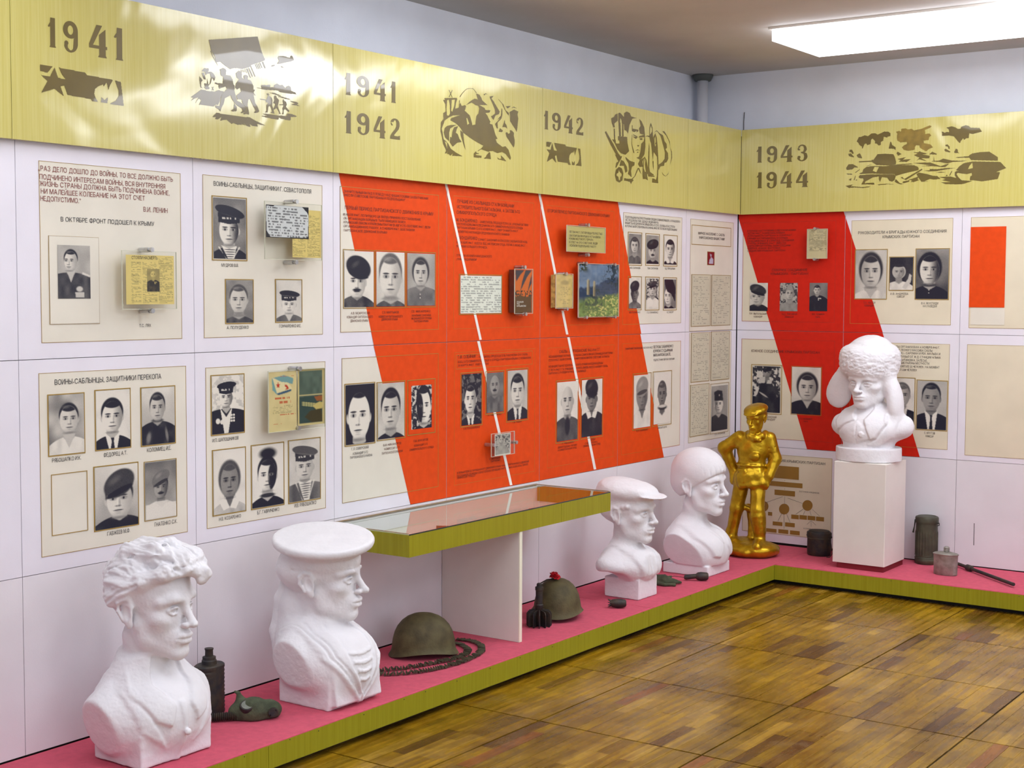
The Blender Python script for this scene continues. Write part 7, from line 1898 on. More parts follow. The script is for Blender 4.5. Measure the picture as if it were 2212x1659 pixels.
# 4. child with straight fringe
def bust_fringe():
    t = local_thing('plaster_bust', (0.29, -1.04, ZP + 0.001), -90, 'smooth white plaster bust of a round-headed boy with a short straight fringe', 'bust')
    S = Sculpt((-0.25, -0.26, -0.01), (0.25, 0.26, 0.74), 0.0040)
    S.frame()
    S.ell((0, -0.02, 0.145), (0.22, 0.135, 0.115), 0.02)
    S.ell((0, 0.055, 0.12), (0.17, 0.125, 0.13), 0.04)
    S.cap((0.05, -0.05, 0.235), (0.18, -0.05, 0.165), 0.058, 0.05, 0.05, sym=True)
    S.cut((1, 0, -0.3), 0.115, 0.003); S.cut((-1, 0, -0.3), 0.115, 0.003)
    S.cut((0, 1, -0.1), 0.172, 0.003)
    S.cut((1, 1, -0.1), 0.205, 0.004); S.cut((-1, 1, -0.1), 0.205, 0.004)
    S.cut((0, 0, -1), -0.055, 0.003)
    S.box((0, 0.0, 0.028), (0.130, 0.138, 0.030), 0.003, 0.003)
    S.cut((0, 0, -1), 0.0, 0.001)
    for q in (1, -1):
        S.emboss([(q * 0.050, 0.32), (q * 0.125, 0.29), (q * 0.150, 0.21), (q * 0.100, 0.110), (q * 0.055, 0.100), (q * 0.020, 0.165), (q * 0.060, 0.235)], 0.012, yref=-0.12)
        S.emboss([(q * 0.060, 0.235), (q * 0.020, 0.165), (q * 0.006, 0.19), (q * 0.030, 0.25)], 0.006, yref=0.0)
    S.emboss([(0.004, 0.17), (-0.004, 0.17), (-0.004, 0.07), (0.004, 0.07)], -0.006)
    S.cap((0, -0.045, 0.20), (0, -0.005, 0.38), 0.074, 0.066, 0.045)
    S.cap((0.05, -0.03, 0.38), (0.014, 0.060, 0.225), 0.017, 0.013, 0.03, sym=True)
    S.frame((0, 0.012, 0.477), rz=2, sc=(1.40, 1.42, 1.38))
    head(S, 0.9, 0.85, cheek=1.1)
    # cropped skull cap of hair, overhanging the brow in a straight fringe
    D0 = S.D.copy(); S.D[:] = 0.5
    S.ell((0, -0.004, 0.058), (0.090, 0.110, 0.094), 0.006)
    S.ell((0, -0.028, 0.020), (0.084, 0.088, 0.080), 0.01)
    S.cut((0, 0.62, -1), 0.004, 0.004)
    for i in range(9):
        a = -0.95 + i * 0.24
        x = 0.092 * math.sin(a); y = -0.004 + 0.108 * math.cos(a)
        S.cap((x * 1.02, y, 0.052), (x * 0.90 + 0.010, y * 0.95, 0.083), 0.0026, 0.0008, 0.004, 'sub')
    S.D = np.minimum(S.D, D0)
    V, F_ = S.mesh(2, 0.0010, 50, 9, 0.0004)
    place('figure', t, V, F_, M['plaster'])
bust_fringe()

# pedestal and 5. soldier in a fur hat with hanging flaps
pt_ = thing('pedestal', (0.985, -0.29, ZP), 'tall white painted pedestal on a recessed maroon foot under the fur-hat bust', 'pedestal')
MB().bbox(0.872, 1.142, -0.474, -0.172, ZP, ZP + 0.032, 0.002).build('recessed_foot', M['maroon'], pt_)
MB().bbox(0.850, 1.150, -0.484, -0.172, ZP + 0.0325, 0.712, 0.003).build('column', M['white_paint'], pt_)
def bust_fur():
    t = local_thing('plaster_bust', (0.988, -0.325, 0.713), -180, 'white plaster bust of a soldier in a fur hat with hanging ear flaps', 'bust')
    S = Sculpt((-0.31, -0.23, -0.01), (0.31, 0.24, 0.74), 0.0040)
    S.frame()
    # oval foot
    S.ell((0, 0, 0.038), (0.182, 0.165, 0.5), 0.001)
    S.cut((0, 0, 1), 0.075, 0.004)
    S.cut((0, 0, -1), 0.0, 0.001)
    D0 = S.D.copy(); S.D[:] = 0.5
    S.ell((-0.012, -0.01, 0.180), (0.222, 0.125, 0.085), 0.02)
    S.ell((-0.010, 0.03, 0.165), (0.155, 0.120, 0.105), 0.04)
    S.cap((0.05, -0.02, 0.250), (0.165, -0.02, 0.200), 0.056, 0.048, 0.05)
    S.cap((-0.06, -0.02, 0.250), (-0.190, -0.02, 0.205), 0.056, 0.050, 0.05)
    S.cap((0, 0.0, 0.05), (0, 0.0, 0.14), 0.140, 0.140, 0.03)
    S.cut((0, 0, -1), -0.055, 0.004)
    S.D = np.minimum(S.D, D0)
    # open lapels over a round breast opening with one button
    S.emboss([(0.060, 0.33), (0.150, 0.29), (0.175, 0.22), (0.150, 0.165), (0.100, 0.205), (0.03, 0.235), (0.055, 0.27)], 0.012, yref=-0.08)
    S.emboss([(-0.050, 0.33), (-0.130, 0.30), (-0.140, 0.22), (-0.090, 0.135), (-0.065, 0.125), (-0.035, 0.20), (-0.02, 0.235), (-0.045, 0.28)], 0.015, yref=-0.08)
    S.emboss([(-0.115, 0.27), (-0.190, 0.25), (-0.170, 0.14), (-0.10, 0.085), (-0.04, 0.095), (-0.095, 0.13), (-0.142, 0.20)], 0.007, yref=-0.08)
    S.emboss([(0.095, 0.200), (0.02, 0.228), (-0.03, 0.195), (-0.06, 0.13), (0.03, 0.10), (0.14, 0.12), (0.145, 0.15)], 0.006, yref=0.0)
    S.emboss([(0.022, 0.215), (0.016, 0.215), (0.016, 0.10), (0.022, 0.10)], -0.004, yref=0.0, soft=1)
    S.emboss([(-0.015 + 0.016 * math.cos(a), 0.155 + 0.016 * math.sin(a)) for a in np.linspace(0, 6.0, 12)], 0.008, yref=0.0, soft=1)
    # neck
    S.cap((0, -0.03, 0.22), (0, -0.01, 0.36), 0.078, 0.072, 0.04)
    S.frame((0.0, -0.01, 0.432), rz=-9, rx=-3, sc=(1.42, 1.38, 1.13))
    head(S, 0.9, 1.1, ears=False, cheek=1.1)
    # hat: tall crown, thick fur band low over the eyes, two hanging flaps
    S.frame((0.014, -0.012, 0.440), rz=-9)
    S.ell((0, -0.015, 0.130), (0.138, 0.150, 0.115), 0.02)
    S.ell((-0.004, -0.02, 0.175), (0.105, 0.115, 0.078), 0.04)
    ring = [(0.112 * math.cos(a), -0.012 + 0.132 * math.sin(a), 0.072 + 0.008 * math.sin(2 * a)) for a in np.linspace(0, 2 * math.pi, 28)]
    S.chain(ring, 0.038, 0.02)
    S.chain([(x, y, z + 0.040) for x, y, z in ring], 0.038, 0.03)
    S.chain([(x, y, z + 0.075) for x, y, z in ring], 0.034, 0.03)
    S.ell((0.150, 0.0, 0.030), (0.050, 0.040, 0.085), 0.03, rot=(0, -25, 0))
    S.ell((0.185, 0.004, -0.075), (0.080, 0.032, 0.085), 0.03, rot=(0, -20, 0))
    S.ell((0.170, 0.002, -0.020), (0.062, 0.036, 0.080), 0.03, rot=(0, -28, 0))
    S.ell((-0.130, 0.0, 0.020), (0.036, 0.050, 0.110), 0.03, rot=(0, 10, 0))
    S.ell((-0.172, 0.005, -0.110), (0.042, 0.058, 0.120), 0.03, rot=(0, 6, 0))
    V, F_ = S.mesh(1, 0.0018, 60, 11, 0.0010)
    # fur strokes: stronger relief where the hat is
    hat = V[:, 2] > 0.50
    nrm = V - np.array([0, -0.01, 0.52]); nrm /= np.linalg.norm(nrm, axis=1)[:, None]
    fur = (n3(V * np.array([1, 1, 2.2]), 42, 4) - 0.5) * 0.007 + (n3(V * np.array([1.6, 1.6, 3.0]), 80, 6) - 0.5) * 0.005
    w_ = sm(0.465, 0.49, V[:, 2]) * (1 - 0.75 * sm(0.58, 0.64, V[:, 2]))
    V = V + nrm * (fur * w_)[:, None]
    place('figure', t, V, F_, M['plaster'])
bust_fur()

# 6. gilded statue of a boy in a cap
def statue():
    t = local_thing('statue', (0.345, -0.405, ZP + 0.001), -168, 'gilded statue of a boy in a peaked cap striding on a rocky base', 'statue')
    S = Sculpt((-0.20, -0.20, -0.01), (0.30, 0.22, 0.93), 0.0040)
    S.frame()
    # rocky oval base
    S.ell((0.030, 0.0, 0.035), (0.165, 0.150, 0.055), 0.01)
    S.ell((0.085, -0.02, 0.055), (0.10, 0.10, 0.045), 0.02)
    S.ell((-0.045, 0.04, 0.045), (0.085, 0.09, 0.040), 0.02)
    for i in range(16):
        a = i * 0.393; S.ell((0.03 + 0.135 * math.cos(a), 0.125 * math.sin(a), 0.030 + 0.012 * (i % 2)), (0.035, 0.030, 0.022), 0.008)
    S.cut((0, 0, -1), 0.0, 0.001)
    # legs: right one straight and out, left one forward
    S.chain([(0.088, -0.01, 0.440), (0.118, 0.0, 0.270), (0.150, -0.01, 0.105)], [0.046, 0.040, 0.030], 0.01)
    S.chain([(0.150, -0.01, 0.13), (0.152, -0.01, 0.095)], [0.033, 0.037], 0.01)
    S.chain([(-0.010, 0.01, 0.440), (-0.018, 0.055, 0.275), (-0.033, 0.040, 0.115)], [0.046, 0.040, 0.031], 0.01)
    S.chain([(-0.020, 0.050, 0.24), (-0.031, 0.045, 0.150)], [0.047, 0.038], 0.006)
    S.cut((0, 0, 1), 0.445, 0.003)
    # boots
    S.chain([(0.152, -0.015, 0.085), (0.158, 0.055, 0.075)], [0.034, 0.026], 0.01)
    S.chain([(-0.030, 0.040, 0.115), (-0.032, 0.045, 0.085), (-0.035, 0.115, 0.070)], [0.030, 0.034, 0.026], 0.01)
    # plank-like support rising behind the legs
    S.chain([(0.02, -0.02, 0.09), (0.03, -0.03, 0.22), (0.055, -0.035, 0.275)], [0.034, 0.026, 0.022], 0.02)
    S.chain([(0.00, -0.01, 0.25), (0.070, -0.01, 0.275)], [0.020, 0.014], 0.01)
    S.chain([(0.005, -0.02, 0.30), (0.00, -0.03, 0.40)], [0.024, 0.020], 0.02)
    # belted tunic with flared skirt
    S.ell((0.035, 0.0, 0.455), (0.100, 0.075, 0.060), 0.02)
    S.cut((0, 0, -1), 0.2, 0.001) if False else None
    S.chain([(0.105, -0.04, 0.425), (0.112, 0.0, 0.422), (0.075, 0.050, 0.415), (0.01, 0.062, 0.420), (-0.048, 0.045, 0.432), (-0.055, 0.0, 0.44), (-0.04, -0.04, 0.44)], 0.019, 0.02)
    S.chain([(0.090, 0.0, 0.47), (0.05, 0.04, 0.47), (-0.02, 0.04, 0.48)], 0.030, 0.03)
    S.ell((0.032, 0.0, 0.530), (0.082, 0.060, 0.06), 0.03)
    S.ell((0.028, 0.0, 0.615), (0.092, 0.066, 0.085), 0.03)
    S.ell((0.018, -0.005, 0.670), (0.100, 0.058, 0.048), 0.03)
    ring = [(0.033 + 0.080 * math.cos(a), 0.059 * math.sin(a), 0.530) for a in np.linspace(0, 2 * math.pi, 22)]
    S.chain(ring, 0.0105, 0.004)
    S.ell((0.045, 0.063, 0.532), (0.018, 0.010, 0.014), 0.003)
    # satchel fold and pocket
    S.ell((-0.002, 0.062, 0.585), (0.030, 0.018, 0.024), 0.008)
    S.box((0.075, 0.055, 0.500), (0.026, 0.012, 0.010), 0.004, 0.004, rz=-20)
    S.box((0.080, 0.062, 0.455), (0.028, 0.008, 0.024), 0.004, 0.008, rz=-25)
    # arms: right bent behind the hip, left hanging
    S.chain([(0.105, 0.0, 0.685), (0.200, -0.015, 0.620), (0.150, -0.045, 0.490)], [0.042, 0.036, 0.030], 0.02)
    S.chain([(0.150, -0.045, 0.490), (0.140, -0.03, 0.430)], [0.026, 0.030], 0.01)
    S.chain([(-0.070, 0.0, 0.690), (-0.105, -0.005, 0.570), (-0.080, 0.035, 0.475)], [0.038, 0.034, 0.028], 0.02)
    S.chain([(-0.080, 0.035, 0.475), (-0.068, 0.045, 0.432)], [0.024, 0.020], 0.008)
    for i in range(4):
        S.chain([(-0.082 + i * 0.011, 0.050, 0.440), (-0.078 + i * 0.010, 0.056, 0.415), (-0.068 + i * 0.009, 0.050, 0.398)], [0.0075, 0.007, 0.006], 0.002)
    S.chain([(-0.055, 0.055, 0.450), (-0.048, 0.066, 0.430)], [0.008, 0.007], 0.002)
    for i in range(5):
        S.chain([(-0.105, 0.02, 0.64 - i * 0.030), (-0.075, 0.03, 0.632 - i * 0.030)], 0.0035, 0.006, 'sub')
        S.chain([(0.055 + i * 0.012, 0.07, 0.64 - i * 0.012), (0.02 + i * 0.012, 0.07, 0.60 - i * 0.012)], 0.003, 0.006, 'sub')
    # scarf collar, neck
    S.cap((0.010, 0.0, 0.70), (0.008, 0.0, 0.755), 0.032, 0.030, 0.01)
    S.chain([(0.055, 0.0, 0.715), (0.035, 0.050, 0.700), (0.0, 0.058, 0.690), (-0.035, 0.040, 0.705), (-0.045, 0.0, 0.72)], 0.017, 0.01)
    S.chain([(0.0, 0.060, 0.690), (-0.030, 0.066, 0.680)], 0.012, 0.006)
    S.frame((0.006, 0.012, 0.800), rz=-18, rx=-10, sc=(0.66, 0.66, 0.66))
    head(S, 1.0, 1.0)
    S.ell((0, -0.030, 0.030), (0.082, 0.088, 0.070), 0.01)
    S.ell((0, -0.005, 0.085), (0.105, 0.115, 0.042), 0.01, rot=(-8, 0, 0))
    S.ell((0, 0.085, 0.066), (0.072, 0.045, 0.010), 0.01, rot=(-14, 0, 0))
    V, F_ = S.mesh(1, 0.0022, 45, 13, 0.0012)
    place('figure', t, V, F_, M['gold'])
statue()
# ---------------------------------------------------------------- glass-topped case over a board leg
def G(u, v, z=ZP):
    d = rayd(u, v); t = (z - CAM[2]) / d[2]; p = CAM + d * t
    return p
cs = thing('display_case', (0.215, -2.95, 0.603), 'shallow olive-sided wall case with a sloping glass top under the orange panels', 'display case')
cy0, cy1, cxf, cz0, cz1 = -3.705, -2.19, 0.432, 0.603, 0.690
MB().box(cxf - 0.016, cxf, cy0, -2.62, cz0, cz1).build('side_board', M['fascia'], cs)
MB().box(cxf - 0.016, cxf, -2.618, cy1, cz0, cz1).build('side_board', M['fascia'], cs)
MB().box(0.001, cxf - 0.0165, cy0, cy0 + 0.016, cz0, cz1).build('side_board', M['fascia'], cs)
MB().box(0.001, cxf - 0.0165, cy1 - 0.016, cy1, cz0, cz1).build('side_board', M['fascia'], cs)
MB().box(0.001, cxf - 0.0165, cy0 + 0.0165, cy1 - 0.0165, cz0 + 0.004, cz0 + 0.014).build('bottom', M['white_paint'], cs)
MB().box(0.001, 0.020, cy0 + 0.0165, cy1 - 0.0165, cz0 + 0.0145, cz1 - 0.002).build('back_rail', M['white_paint'], cs)
MB().box(0.0015, cxf - 0.002, cy0 + 0.002, cy1 - 0.002, cz1 + 0.0003, cz1 + 0.0045).build('glass_top', M['glass'], cs)
brs = nmat('brass_edging', lin((150, 124, 92)), 0.4, 0.2, 30)
MB().box(0.0015, 0.010, cy0, cy1, cz1 + 0.005, cz1 + 0.009).build('rear_strip', brs, cs)
MB().box(0.0015, cxf - 0.006, cy0 - 0.001, cy0 + 0.005, cz1 + 0.0048, cz1 + 0.0075).build('end_strip', brs, cs)
MB().box(0.0015, cxf - 0.006, cy1 - 0.005, cy1 + 0.001, cz1 + 0.0048, cz1 + 0.0075).build('end_strip', brs, cs)
MB().box(cxf - 0.003, cxf + 0.0004, cy0 + 0.002, cy1 - 0.002, cz1 + 0.0001, cz1 + 0.0046).build('glass_edge', nmat('dark_glass_edge', (0.02, 0.05, 0.045), 0.2), cs)
MB().bbox(0.002, 0.425, -2.945, -2.925, ZP + 0.001, 0.602, 0.001).build('support_leg', M['white_paint'], cs)
MB().box(0.4255, 0.430, -2.945, -2.925, ZP + 0.001, 0.602).build('leg_edge', nmat('leg_edge', lin((240, 236, 214)), 0.5), cs)

ZC = cz0 + 0.0145
def inside(name, label, cat, fn, mat):
    o = fn().build(name, mat, None, True); tag(o, label, cat); return o
pink = M['carpet']
for k, (x, y, w_, l_, rz, col, lb) in enumerate(((0.24, -3.52, 0.10, 0.13, 20, (196, 200, 190), 'pale grey leaflet lying in the left end of the glass case'),
        (0.27, -3.01, 0.09, 0.13, -25, (110, 42, 40), 'dark red booklet in the middle of the glass case'),
        (0.27, -2.62, 0.12, 0.12, 15, (200, 76, 34), 'orange booklet in the glass case right of the middle'),
        (0.24, -2.42, 0.13, 0.16, -10, (178, 92, 52), 'brown folder at the right end of the glass case'))):
    a = math.radians(rz); c, s_ = math.cos(a), math.sin(a)
    mb = MB().bbox(-w_ / 2, w_ / 2, -l_ / 2, l_ / 2, 0, 0.008, 0.001)
    mb.v = [(x + p[0] * c - p[1] * s_, y + p[0] * s_ + p[1] * c, ZC + p[2]) for p in mb.v]
    o = mb.build('booklet', nmat('booklet_%d' % k, lin(col), 0.6, 0.2, 40)); tag(o, lb, 'booklet')
o = MB().tube([(0.17, -3.20, ZC + 0.012), (0.24, -3.13, ZC + 0.010), (0.29, -3.08, ZC + 0.009)], [0.009, 0.006, 0.002], 8).build('knife', M['rust']); tag(o, 'rusty knife blade in the glass case left of the red booklet', 'knife')
rr_ = np.random.default_rng(3)
for k in range(14):
    x, y = 0.26 + rr_.uniform(-0.05, 0.05), -3.32 + rr_.uniform(-0.11, 0.11)
    a = rr_.uniform(0, 6.28); L_ = 0.017
    o = MB().tube([(x - L_ * math.cos(a), y - L_ * math.sin(a), ZC + 0.007), (x + 0.4 * L_ * math.cos(a), y + 0.4 * L_ * math.sin(a), ZC + 0.007), (x + L_ * math.cos(a), y + L_ * math.sin(a), ZC + 0.007)], [0.0055, 0.0055, 0.003], 8).build('cartridge_case', M['rust'])
    tag(o, 'small rusty cartridge case scattered in the left part of the glass case', 'cartridge', 'cartridge cases in the glass case')
for k in range(7):
    x, y = 0.26 + rr_.uniform(-0.05, 0.05), -2.80 + rr_.uniform(-0.10, 0.10)
    mb = MB(); pts = [(x + rr_.uniform(-0.03, 0.03), y + rr_.uniform(-0.03, 0.03), ZC + 0.004 + 0.007 * i) for i in range(4)]
    mb.tube(pts, [0.006, 0.011, 0.010, 0.004], 6)
    o = mb.build('shell_fragment', nmat('ochre_rust_%d' % k, lin((196, 132, 50)), 0.9, 0.4, 60)); tag(o, 'ochre rusted shell fragment heaped in the middle of the glass case', 'fragment', 'rusted fragments in the glass case')

# ---------------------------------------------------------------- helmets
def helmet(c, label, rz, L_=0.285, W_=0.235, Hh=0.178, tiltx=0.0, tilty=0.0, lift=0.0):
    t = thing('helmet', (c[0], c[1], ZP), label, 'helmet', 'old steel helmets on the platform')
    prof = [(1.0, 0.0), (0.975, 0.06), (0.955, 0.14), (0.94, 0.26), (0.915, 0.40), (0.86, 0.56), (0.77, 0.70), (0.64, 0.82), (0.48, 0.91), (0.30, 0.968), (0.12, 0.995)]
    n = 48
    def ring(fr, fz, thick=0.0, drop=True):
        R = []
        for j in range(n):
            a = 2 * math.pi * j / n
            flare = 1.0 + (0.05 * (1 - fz / 0.14) if fz < 0.14 else 0)
            x = (W_ / 2 - thick) * fr * flare * math.cos(a); y = (L_ / 2 - thick) * fr * flare * math.sin(a) * (1.0 + 0.03 * math.sin(a))
            rim = 0.020 * abs(math.cos(a)) ** 3 - 0.006 * abs(math.sin(a)) ** 4
            z = fz * (Hh - thick) + (rim + 0.008) * max(0, 1 - fz / 0.35)
            R.append((x, y, z))
        return R
    outer = [ring(*p) for p in prof]; inner = [ring(p[0], p[1], 0.004) for p in prof]
    def tf(R):
        out = []
        cr, sr = math.cos(math.radians(rz)), math.sin(math.radians(rz))
        for x, y, z in R:
            z2 = z + x * math.sin(tiltx) + y * math.sin(tilty) + lift
            out.append((c[0] + x * cr - y * sr, c[1] + x * sr + y * cr, ZP + 0.001 + z2))
        return out
    mb = MB(); mb.rings([tf(r) for r in outer] , False)
    topo = tf([(0, 0, Hh)])[0]; k = len(mb.v) ; mb.v.append(topo)
    base = (len(prof) - 1) * n
    for j in range(n): mb.f.append((base + j, base + (j + 1) % n, k))
    o = autosmooth(mb.build('shell', M['helmet'], t), 60)
    mb = MB(); mb.rings([tf(r) for r in inner][::-1] + [tf(outer[0])], False)
    autosmooth(mb.build('inner_lining', M['black'], t), 60)
    return t
hc = G(915, 1398)
helmet((0.215, -3.350), 'olive steel helmet beside the cartridge belts, left of the case leg', -42, tiltx=0.0)
helmet((0.290, -2.430), 'olive-brown steel helmet with a red flower on top', 30, 0.275, 0.235, 0.178, 0.0, -0.05, 0.008)
# red carnation resting on the second helmet
fp = np.array([0.30, -2.470, ZP + 0.190])
t = thing('flower', tuple(fp), 'red artificial carnation lying on top of the right helmet', 'flower')
mb = MB(); r0 = np.random.default_rng(8)
for k in range(34):
    a = r0.uniform(0, 6.28); e = r0.uniform(-0.2, 1.4); d = np.array([math.cos(a) * math.cos(e), math.sin(a) * math.cos(e), math.sin(e)])
    s_ = np.cross(d, [0, 0, 1.0]); s_ /= np.linalg.norm(s_) + 1e-6; q = np.cross(s_, d)
    p = fp + np.array([0, 0, 0.004]) ; R_ = 0.030 * r0.uniform(0.8, 1.1); w_ = 0.011
    pts = [p, p + d * R_ * 0.6 - s_ * w_, p + d * R_ * 0.95 - s_ * w_ * 0.7 + q * 0.004, p + d * R_ * 1.05, p + d * R_ * 0.95 + s_ * w_ * 0.7 - q * 0.004, p + d * R_ * 0.6 + s_ * w_]
    n0 = len(mb.v); mb.v += [tuple(x) for x in pts] + [tuple(x + q * 0.0008) for x in pts]
    mb.f += [tuple(range(n0, n0 + 6)), tuple(range(n0 + 11, n0 + 5, -1))]
mb.build('petals', M['flower'], t)
MB().tube([fp + np.array([0, 0, 0.0]), fp + np.array([-0.035, -0.012, -0.006]), fp + np.array([-0.07, -0.03, -0.03])], 0.003, 6).build('stem', M['iron'], t)

# mortar bomb standing on its fins in front of the right helmet
p = G(1165, 1352); bx, by = p[0], p[1]
t = thing('mortar_bomb', (bx, by, ZP), 'black finned mortar bomb tail standing upright before the right helmet', 'bomb')
mb = MB().lathe([(0.017, 0.002), (0.017, 0.085), (0.019, 0.088), (0.019, 0.100), (0.016, 0.104), (0.0165, 0.165), (0.019, 0.168), (0.019, 0.182), (0.012, 0.186), (0.012, 0.196), (0.008, 0.200)], (bx, by, ZP), 20)
autosmooth(mb.build('stem', M['iron'], t), 35)
for k in range(12):
    a = k * math.pi / 6 + 0.1; ca, sa = math.cos(a), math.sin(a)
    mb = MB(); th = 0.0016
    pts = [(0.016, 0.004), (0.054, 0.000), (0.058, 0.006), (0.058, 0.060), (0.050, 0.072), (0.016, 0.078)]
    A = [(bx + r * ca - th * sa, by + r * sa + th * ca, ZP + 0.0005 + z) for r, z in pts]; B = [(bx + r * ca + th * sa, by + r * sa - th * ca, ZP + 0.0005 + z) for r, z in pts]
    n0 = 0; mb.v = A + B; mb.f = [tuple(range(5, -1, -1)), tuple(range(6, 12))] + [(i, (i + 1) % 6, 6 + (i + 1) % 6, 6 + i) for i in range(6)]
    mb.build('fin', M['iron'], t)
mb = MB()
for z in (0.012, 0.066):
    pass

# cartridge belts curled round the left helmet
def belt(pts, label, r=0.0050, step=0.0125, seed=1):
    P_ = [np.array(G(u, v)) for u, v in pts]
    seg = [np.linalg.norm(P_[i + 1] - P_[i]) for i in range(len(P_) - 1)]; tot = sum(seg)
    def at_(d):
        for i, L_ in enumerate(seg):
            if d <= L_ or i == len(seg) - 1: return P_[i] + (P_[i + 1] - P_[i]) * min(1, d / L_), (P_[i + 1] - P_[i]) / L_
            d -= L_
    mb = MB(); d = 0; rg = np.random.default_rng(seed)
    while d < tot:
        c, tg = at_(d); nrm_ = np.array([-tg[1], tg[0], 0]); jit = rg.uniform(-0.15, 0.55)
        ax = nrm_ * math.cos(jit) + tg * math.sin(jit)
        up = 0.0062 + rg.uniform(0, 0.004)
        a = c + np.array([0, 0, up]) - ax * 0.014; b_ = c + np.array([0, 0, up + 0.003]) + ax * 0.019
        mb.tube([a, c + np.array([0, 0, up]), b_], [r, r, r * 0.45], 6)
        d += step
    o = mb.build('cartridge_belt', M['rust'])
    return tag(o, label, 'cartridge belt')
belt([(812, 1459), (850, 1459), (890, 1456), (930, 1450), (970, 1441), (1005, 1430), (1030, 1418), (1042, 1408), (1041, 1398), (1030, 1391), (1012, 1386), (992, 1384), (978, 1384)], 'outer rusty cartridge belt curving round the left helmet', seed=2)
belt([(808, 1451), (845, 1449), (880, 1445), (915, 1439), (950, 1433), (985, 1425), (1008, 1416), (1013, 1408), (1006, 1400), (992, 1394), (979, 1391)], 'inner rusty cartridge belt nearest the left helmet', seed=5)

# jagged shell nose by the flat-cap bust
p = G(1334, 1313); d = np.array([0.80, 0.55, 0]) / 1.0; d /= np.linalg.norm(d)
t = thing('shell_case', (p[0], p[1], ZP), 'small dark jagged shell casing lying in front of the flat-cap bust', 'shell')
c0 = np.array([p[0], p[1], ZP + 0.024])
mb = MB().tube([c0 - d * 0.036, c0 - d * 0.024, c0, c0 + d * 0.022, c0 + d * 0.038, c0 + d * 0.043, c0 + d * 0.040, c0 + d * 0.020], [0.013, 0.019, 0.0225, 0.0215, 0.018, 0.013, 0.009, 0.0085], 18)
autosmooth(mb.build('casing', M['iron'], t), 50)
mb = MB()
for k in range(9):
    a = k * 0.7; s_ = np.array([-d[1], d[0], 0]); o_ = s_ * math.cos(a) + np.array([0, 0, 1.0]) * math.sin(a)
    b_ = c0 - d * 0.032 + o_ * 0.012
    mb.tube([b_, b_ - d * 0.014 + o_ * 0.008], [0.004, 0.0008], 5)
mb.build('torn_edge', M['iron'], t)

# canvas pouch with straps and a stick-handled grenade
p = G(1442, 1262)
t = thing('canvas_pouch', (p[0], p[1], ZP), 'crumpled khaki canvas pouch with cords between the two boy busts', 'pouch')
S = Sculpt((p[0] - 0.16, p[1] - 0.14, ZP - 0.01), (p[0] + 0.16, p[1] + 0.14, ZP + 0.07), 0.004)
S.frame((p[0], p[1], ZP))
ux = np.array([0.80, 0.58])  # image-right direction on the platform
def L2(a, b_, z=0.0): return (a * ux[0] - b_ * -ux[1] * 0 + b_ * -0.58, a * ux[1] + b_ * 0.80, z)
S.chain([L2(-0.10, 0.02, 0.020), L2(-0.02, 0.0, 0.020), L2(0.07, -0.005, 0.012)], [0.032, 0.028, 0.008], 0.02)
S.chain([L2(-0.10, 0.07, 0.018), L2(-0.05, 0.05, 0.016), L2(0.03, 0.03, 0.010)], [0.022, 0.022, 0.008], 0.02)
S.chain([L2(-0.10, 0.0, 0.012), L2(-0.02, -0.05, 0.008), L2(0.03, -0.055, 0.010)], [0.010, 0.008, 0.010], 0.01)
S.cut((0, 0, -1), -0.0015, 0.002)
V, F_ = S.mesh(1, 0.003, 60, 3, 0.001)
V = V - np.array([p[0], p[1], ZP])
place('pouch_body', t, V, F_, M['canvas'])
q0 = np.array([p[0], p[1], ZP])
def LL(a, b_, z): return tuple(q0 + np.array(L2(a, b_, z)))
MB().tube([LL(-0.10, 0.08, 0.02), LL(-0.05, 0.11, 0.03), LL(0.0, 0.09, 0.035), LL(-0.01, 0.05, 0.02), LL(-0.06, 0.03, 0.035)], 0.0018, 6).build('cord', M['iron'], t)
MB().tube([LL(-0.06, 0.04, 0.030), LL(0.0, 0.055, 0.032), LL(0.03, 0.06, 0.030)], [0.003, 0.0025, 0.006], 6).build('strap_end', M['canvas'], t)
p = G(1506, 1254); ux3 = np.array([0.84, 0.54, 0])
t = thing('stick_grenade', (p[0], p[1], ZP), 'dark stick-handled grenade at the foot of the fringed boy bust', 'grenade')
c0 = np.array([p[0], p[1], ZP + 0.0245])
autosmooth(MB().tube([c0 + ux3 * -0.008, c0 + ux3 * 0.004, c0 + ux3 * 0.02, c0 + ux3 * 0.052, c0 + ux3 * 0.060], [0.012, 0.021, 0.0235, 0.021, 0.015], 14).build('body', M['iron'], t), 40)
autosmooth(MB().tube([c0 + ux3 * -0.068 + np.array([0, 0, -0.006]), c0 + ux3 * -0.060 + np.array([0, 0, -0.006]), c0 + ux3 * -0.006], [0.010, 0.014, 0.013], 12).build('handle', M['iron'], t), 40)
MB().tube([c0 + ux3 * -0.068 + np.array([0, 0, -0.008]), c0 + ux3 * -0.13 + np.array([0, 0.02, -0.005]), c0 + ux3 * -0.20 + np.array([0, 0.05, -0.018])], 0.0016, 6).build('wire', M['iron'], t)

# dark blue tube with a pale stopper behind the statue's foot
p = (0.16, -0.62)
u_, v_, _ = px((p[0], p[1], ZP))
t = thing('tube', (p[0], p[1], ZP), 'dark blue upright tube with a pale stopper between fringed boy bust and statue', 'tube')
MB().lathe([(0.018, 0.001), (0.018, 0.160)], (p[0], p[1], ZP), 16).build('barrel', nmat('navy', (0.006, 0.012, 0.05), 0.4), t, True)
MB().lathe([(0.0205, 0.160), (0.0215, 0.172), (0.018, 0.180), (0.010, 0.182)], (p[0], p[1], ZP), 16).build('stopper', M['white_paint'], t, True)

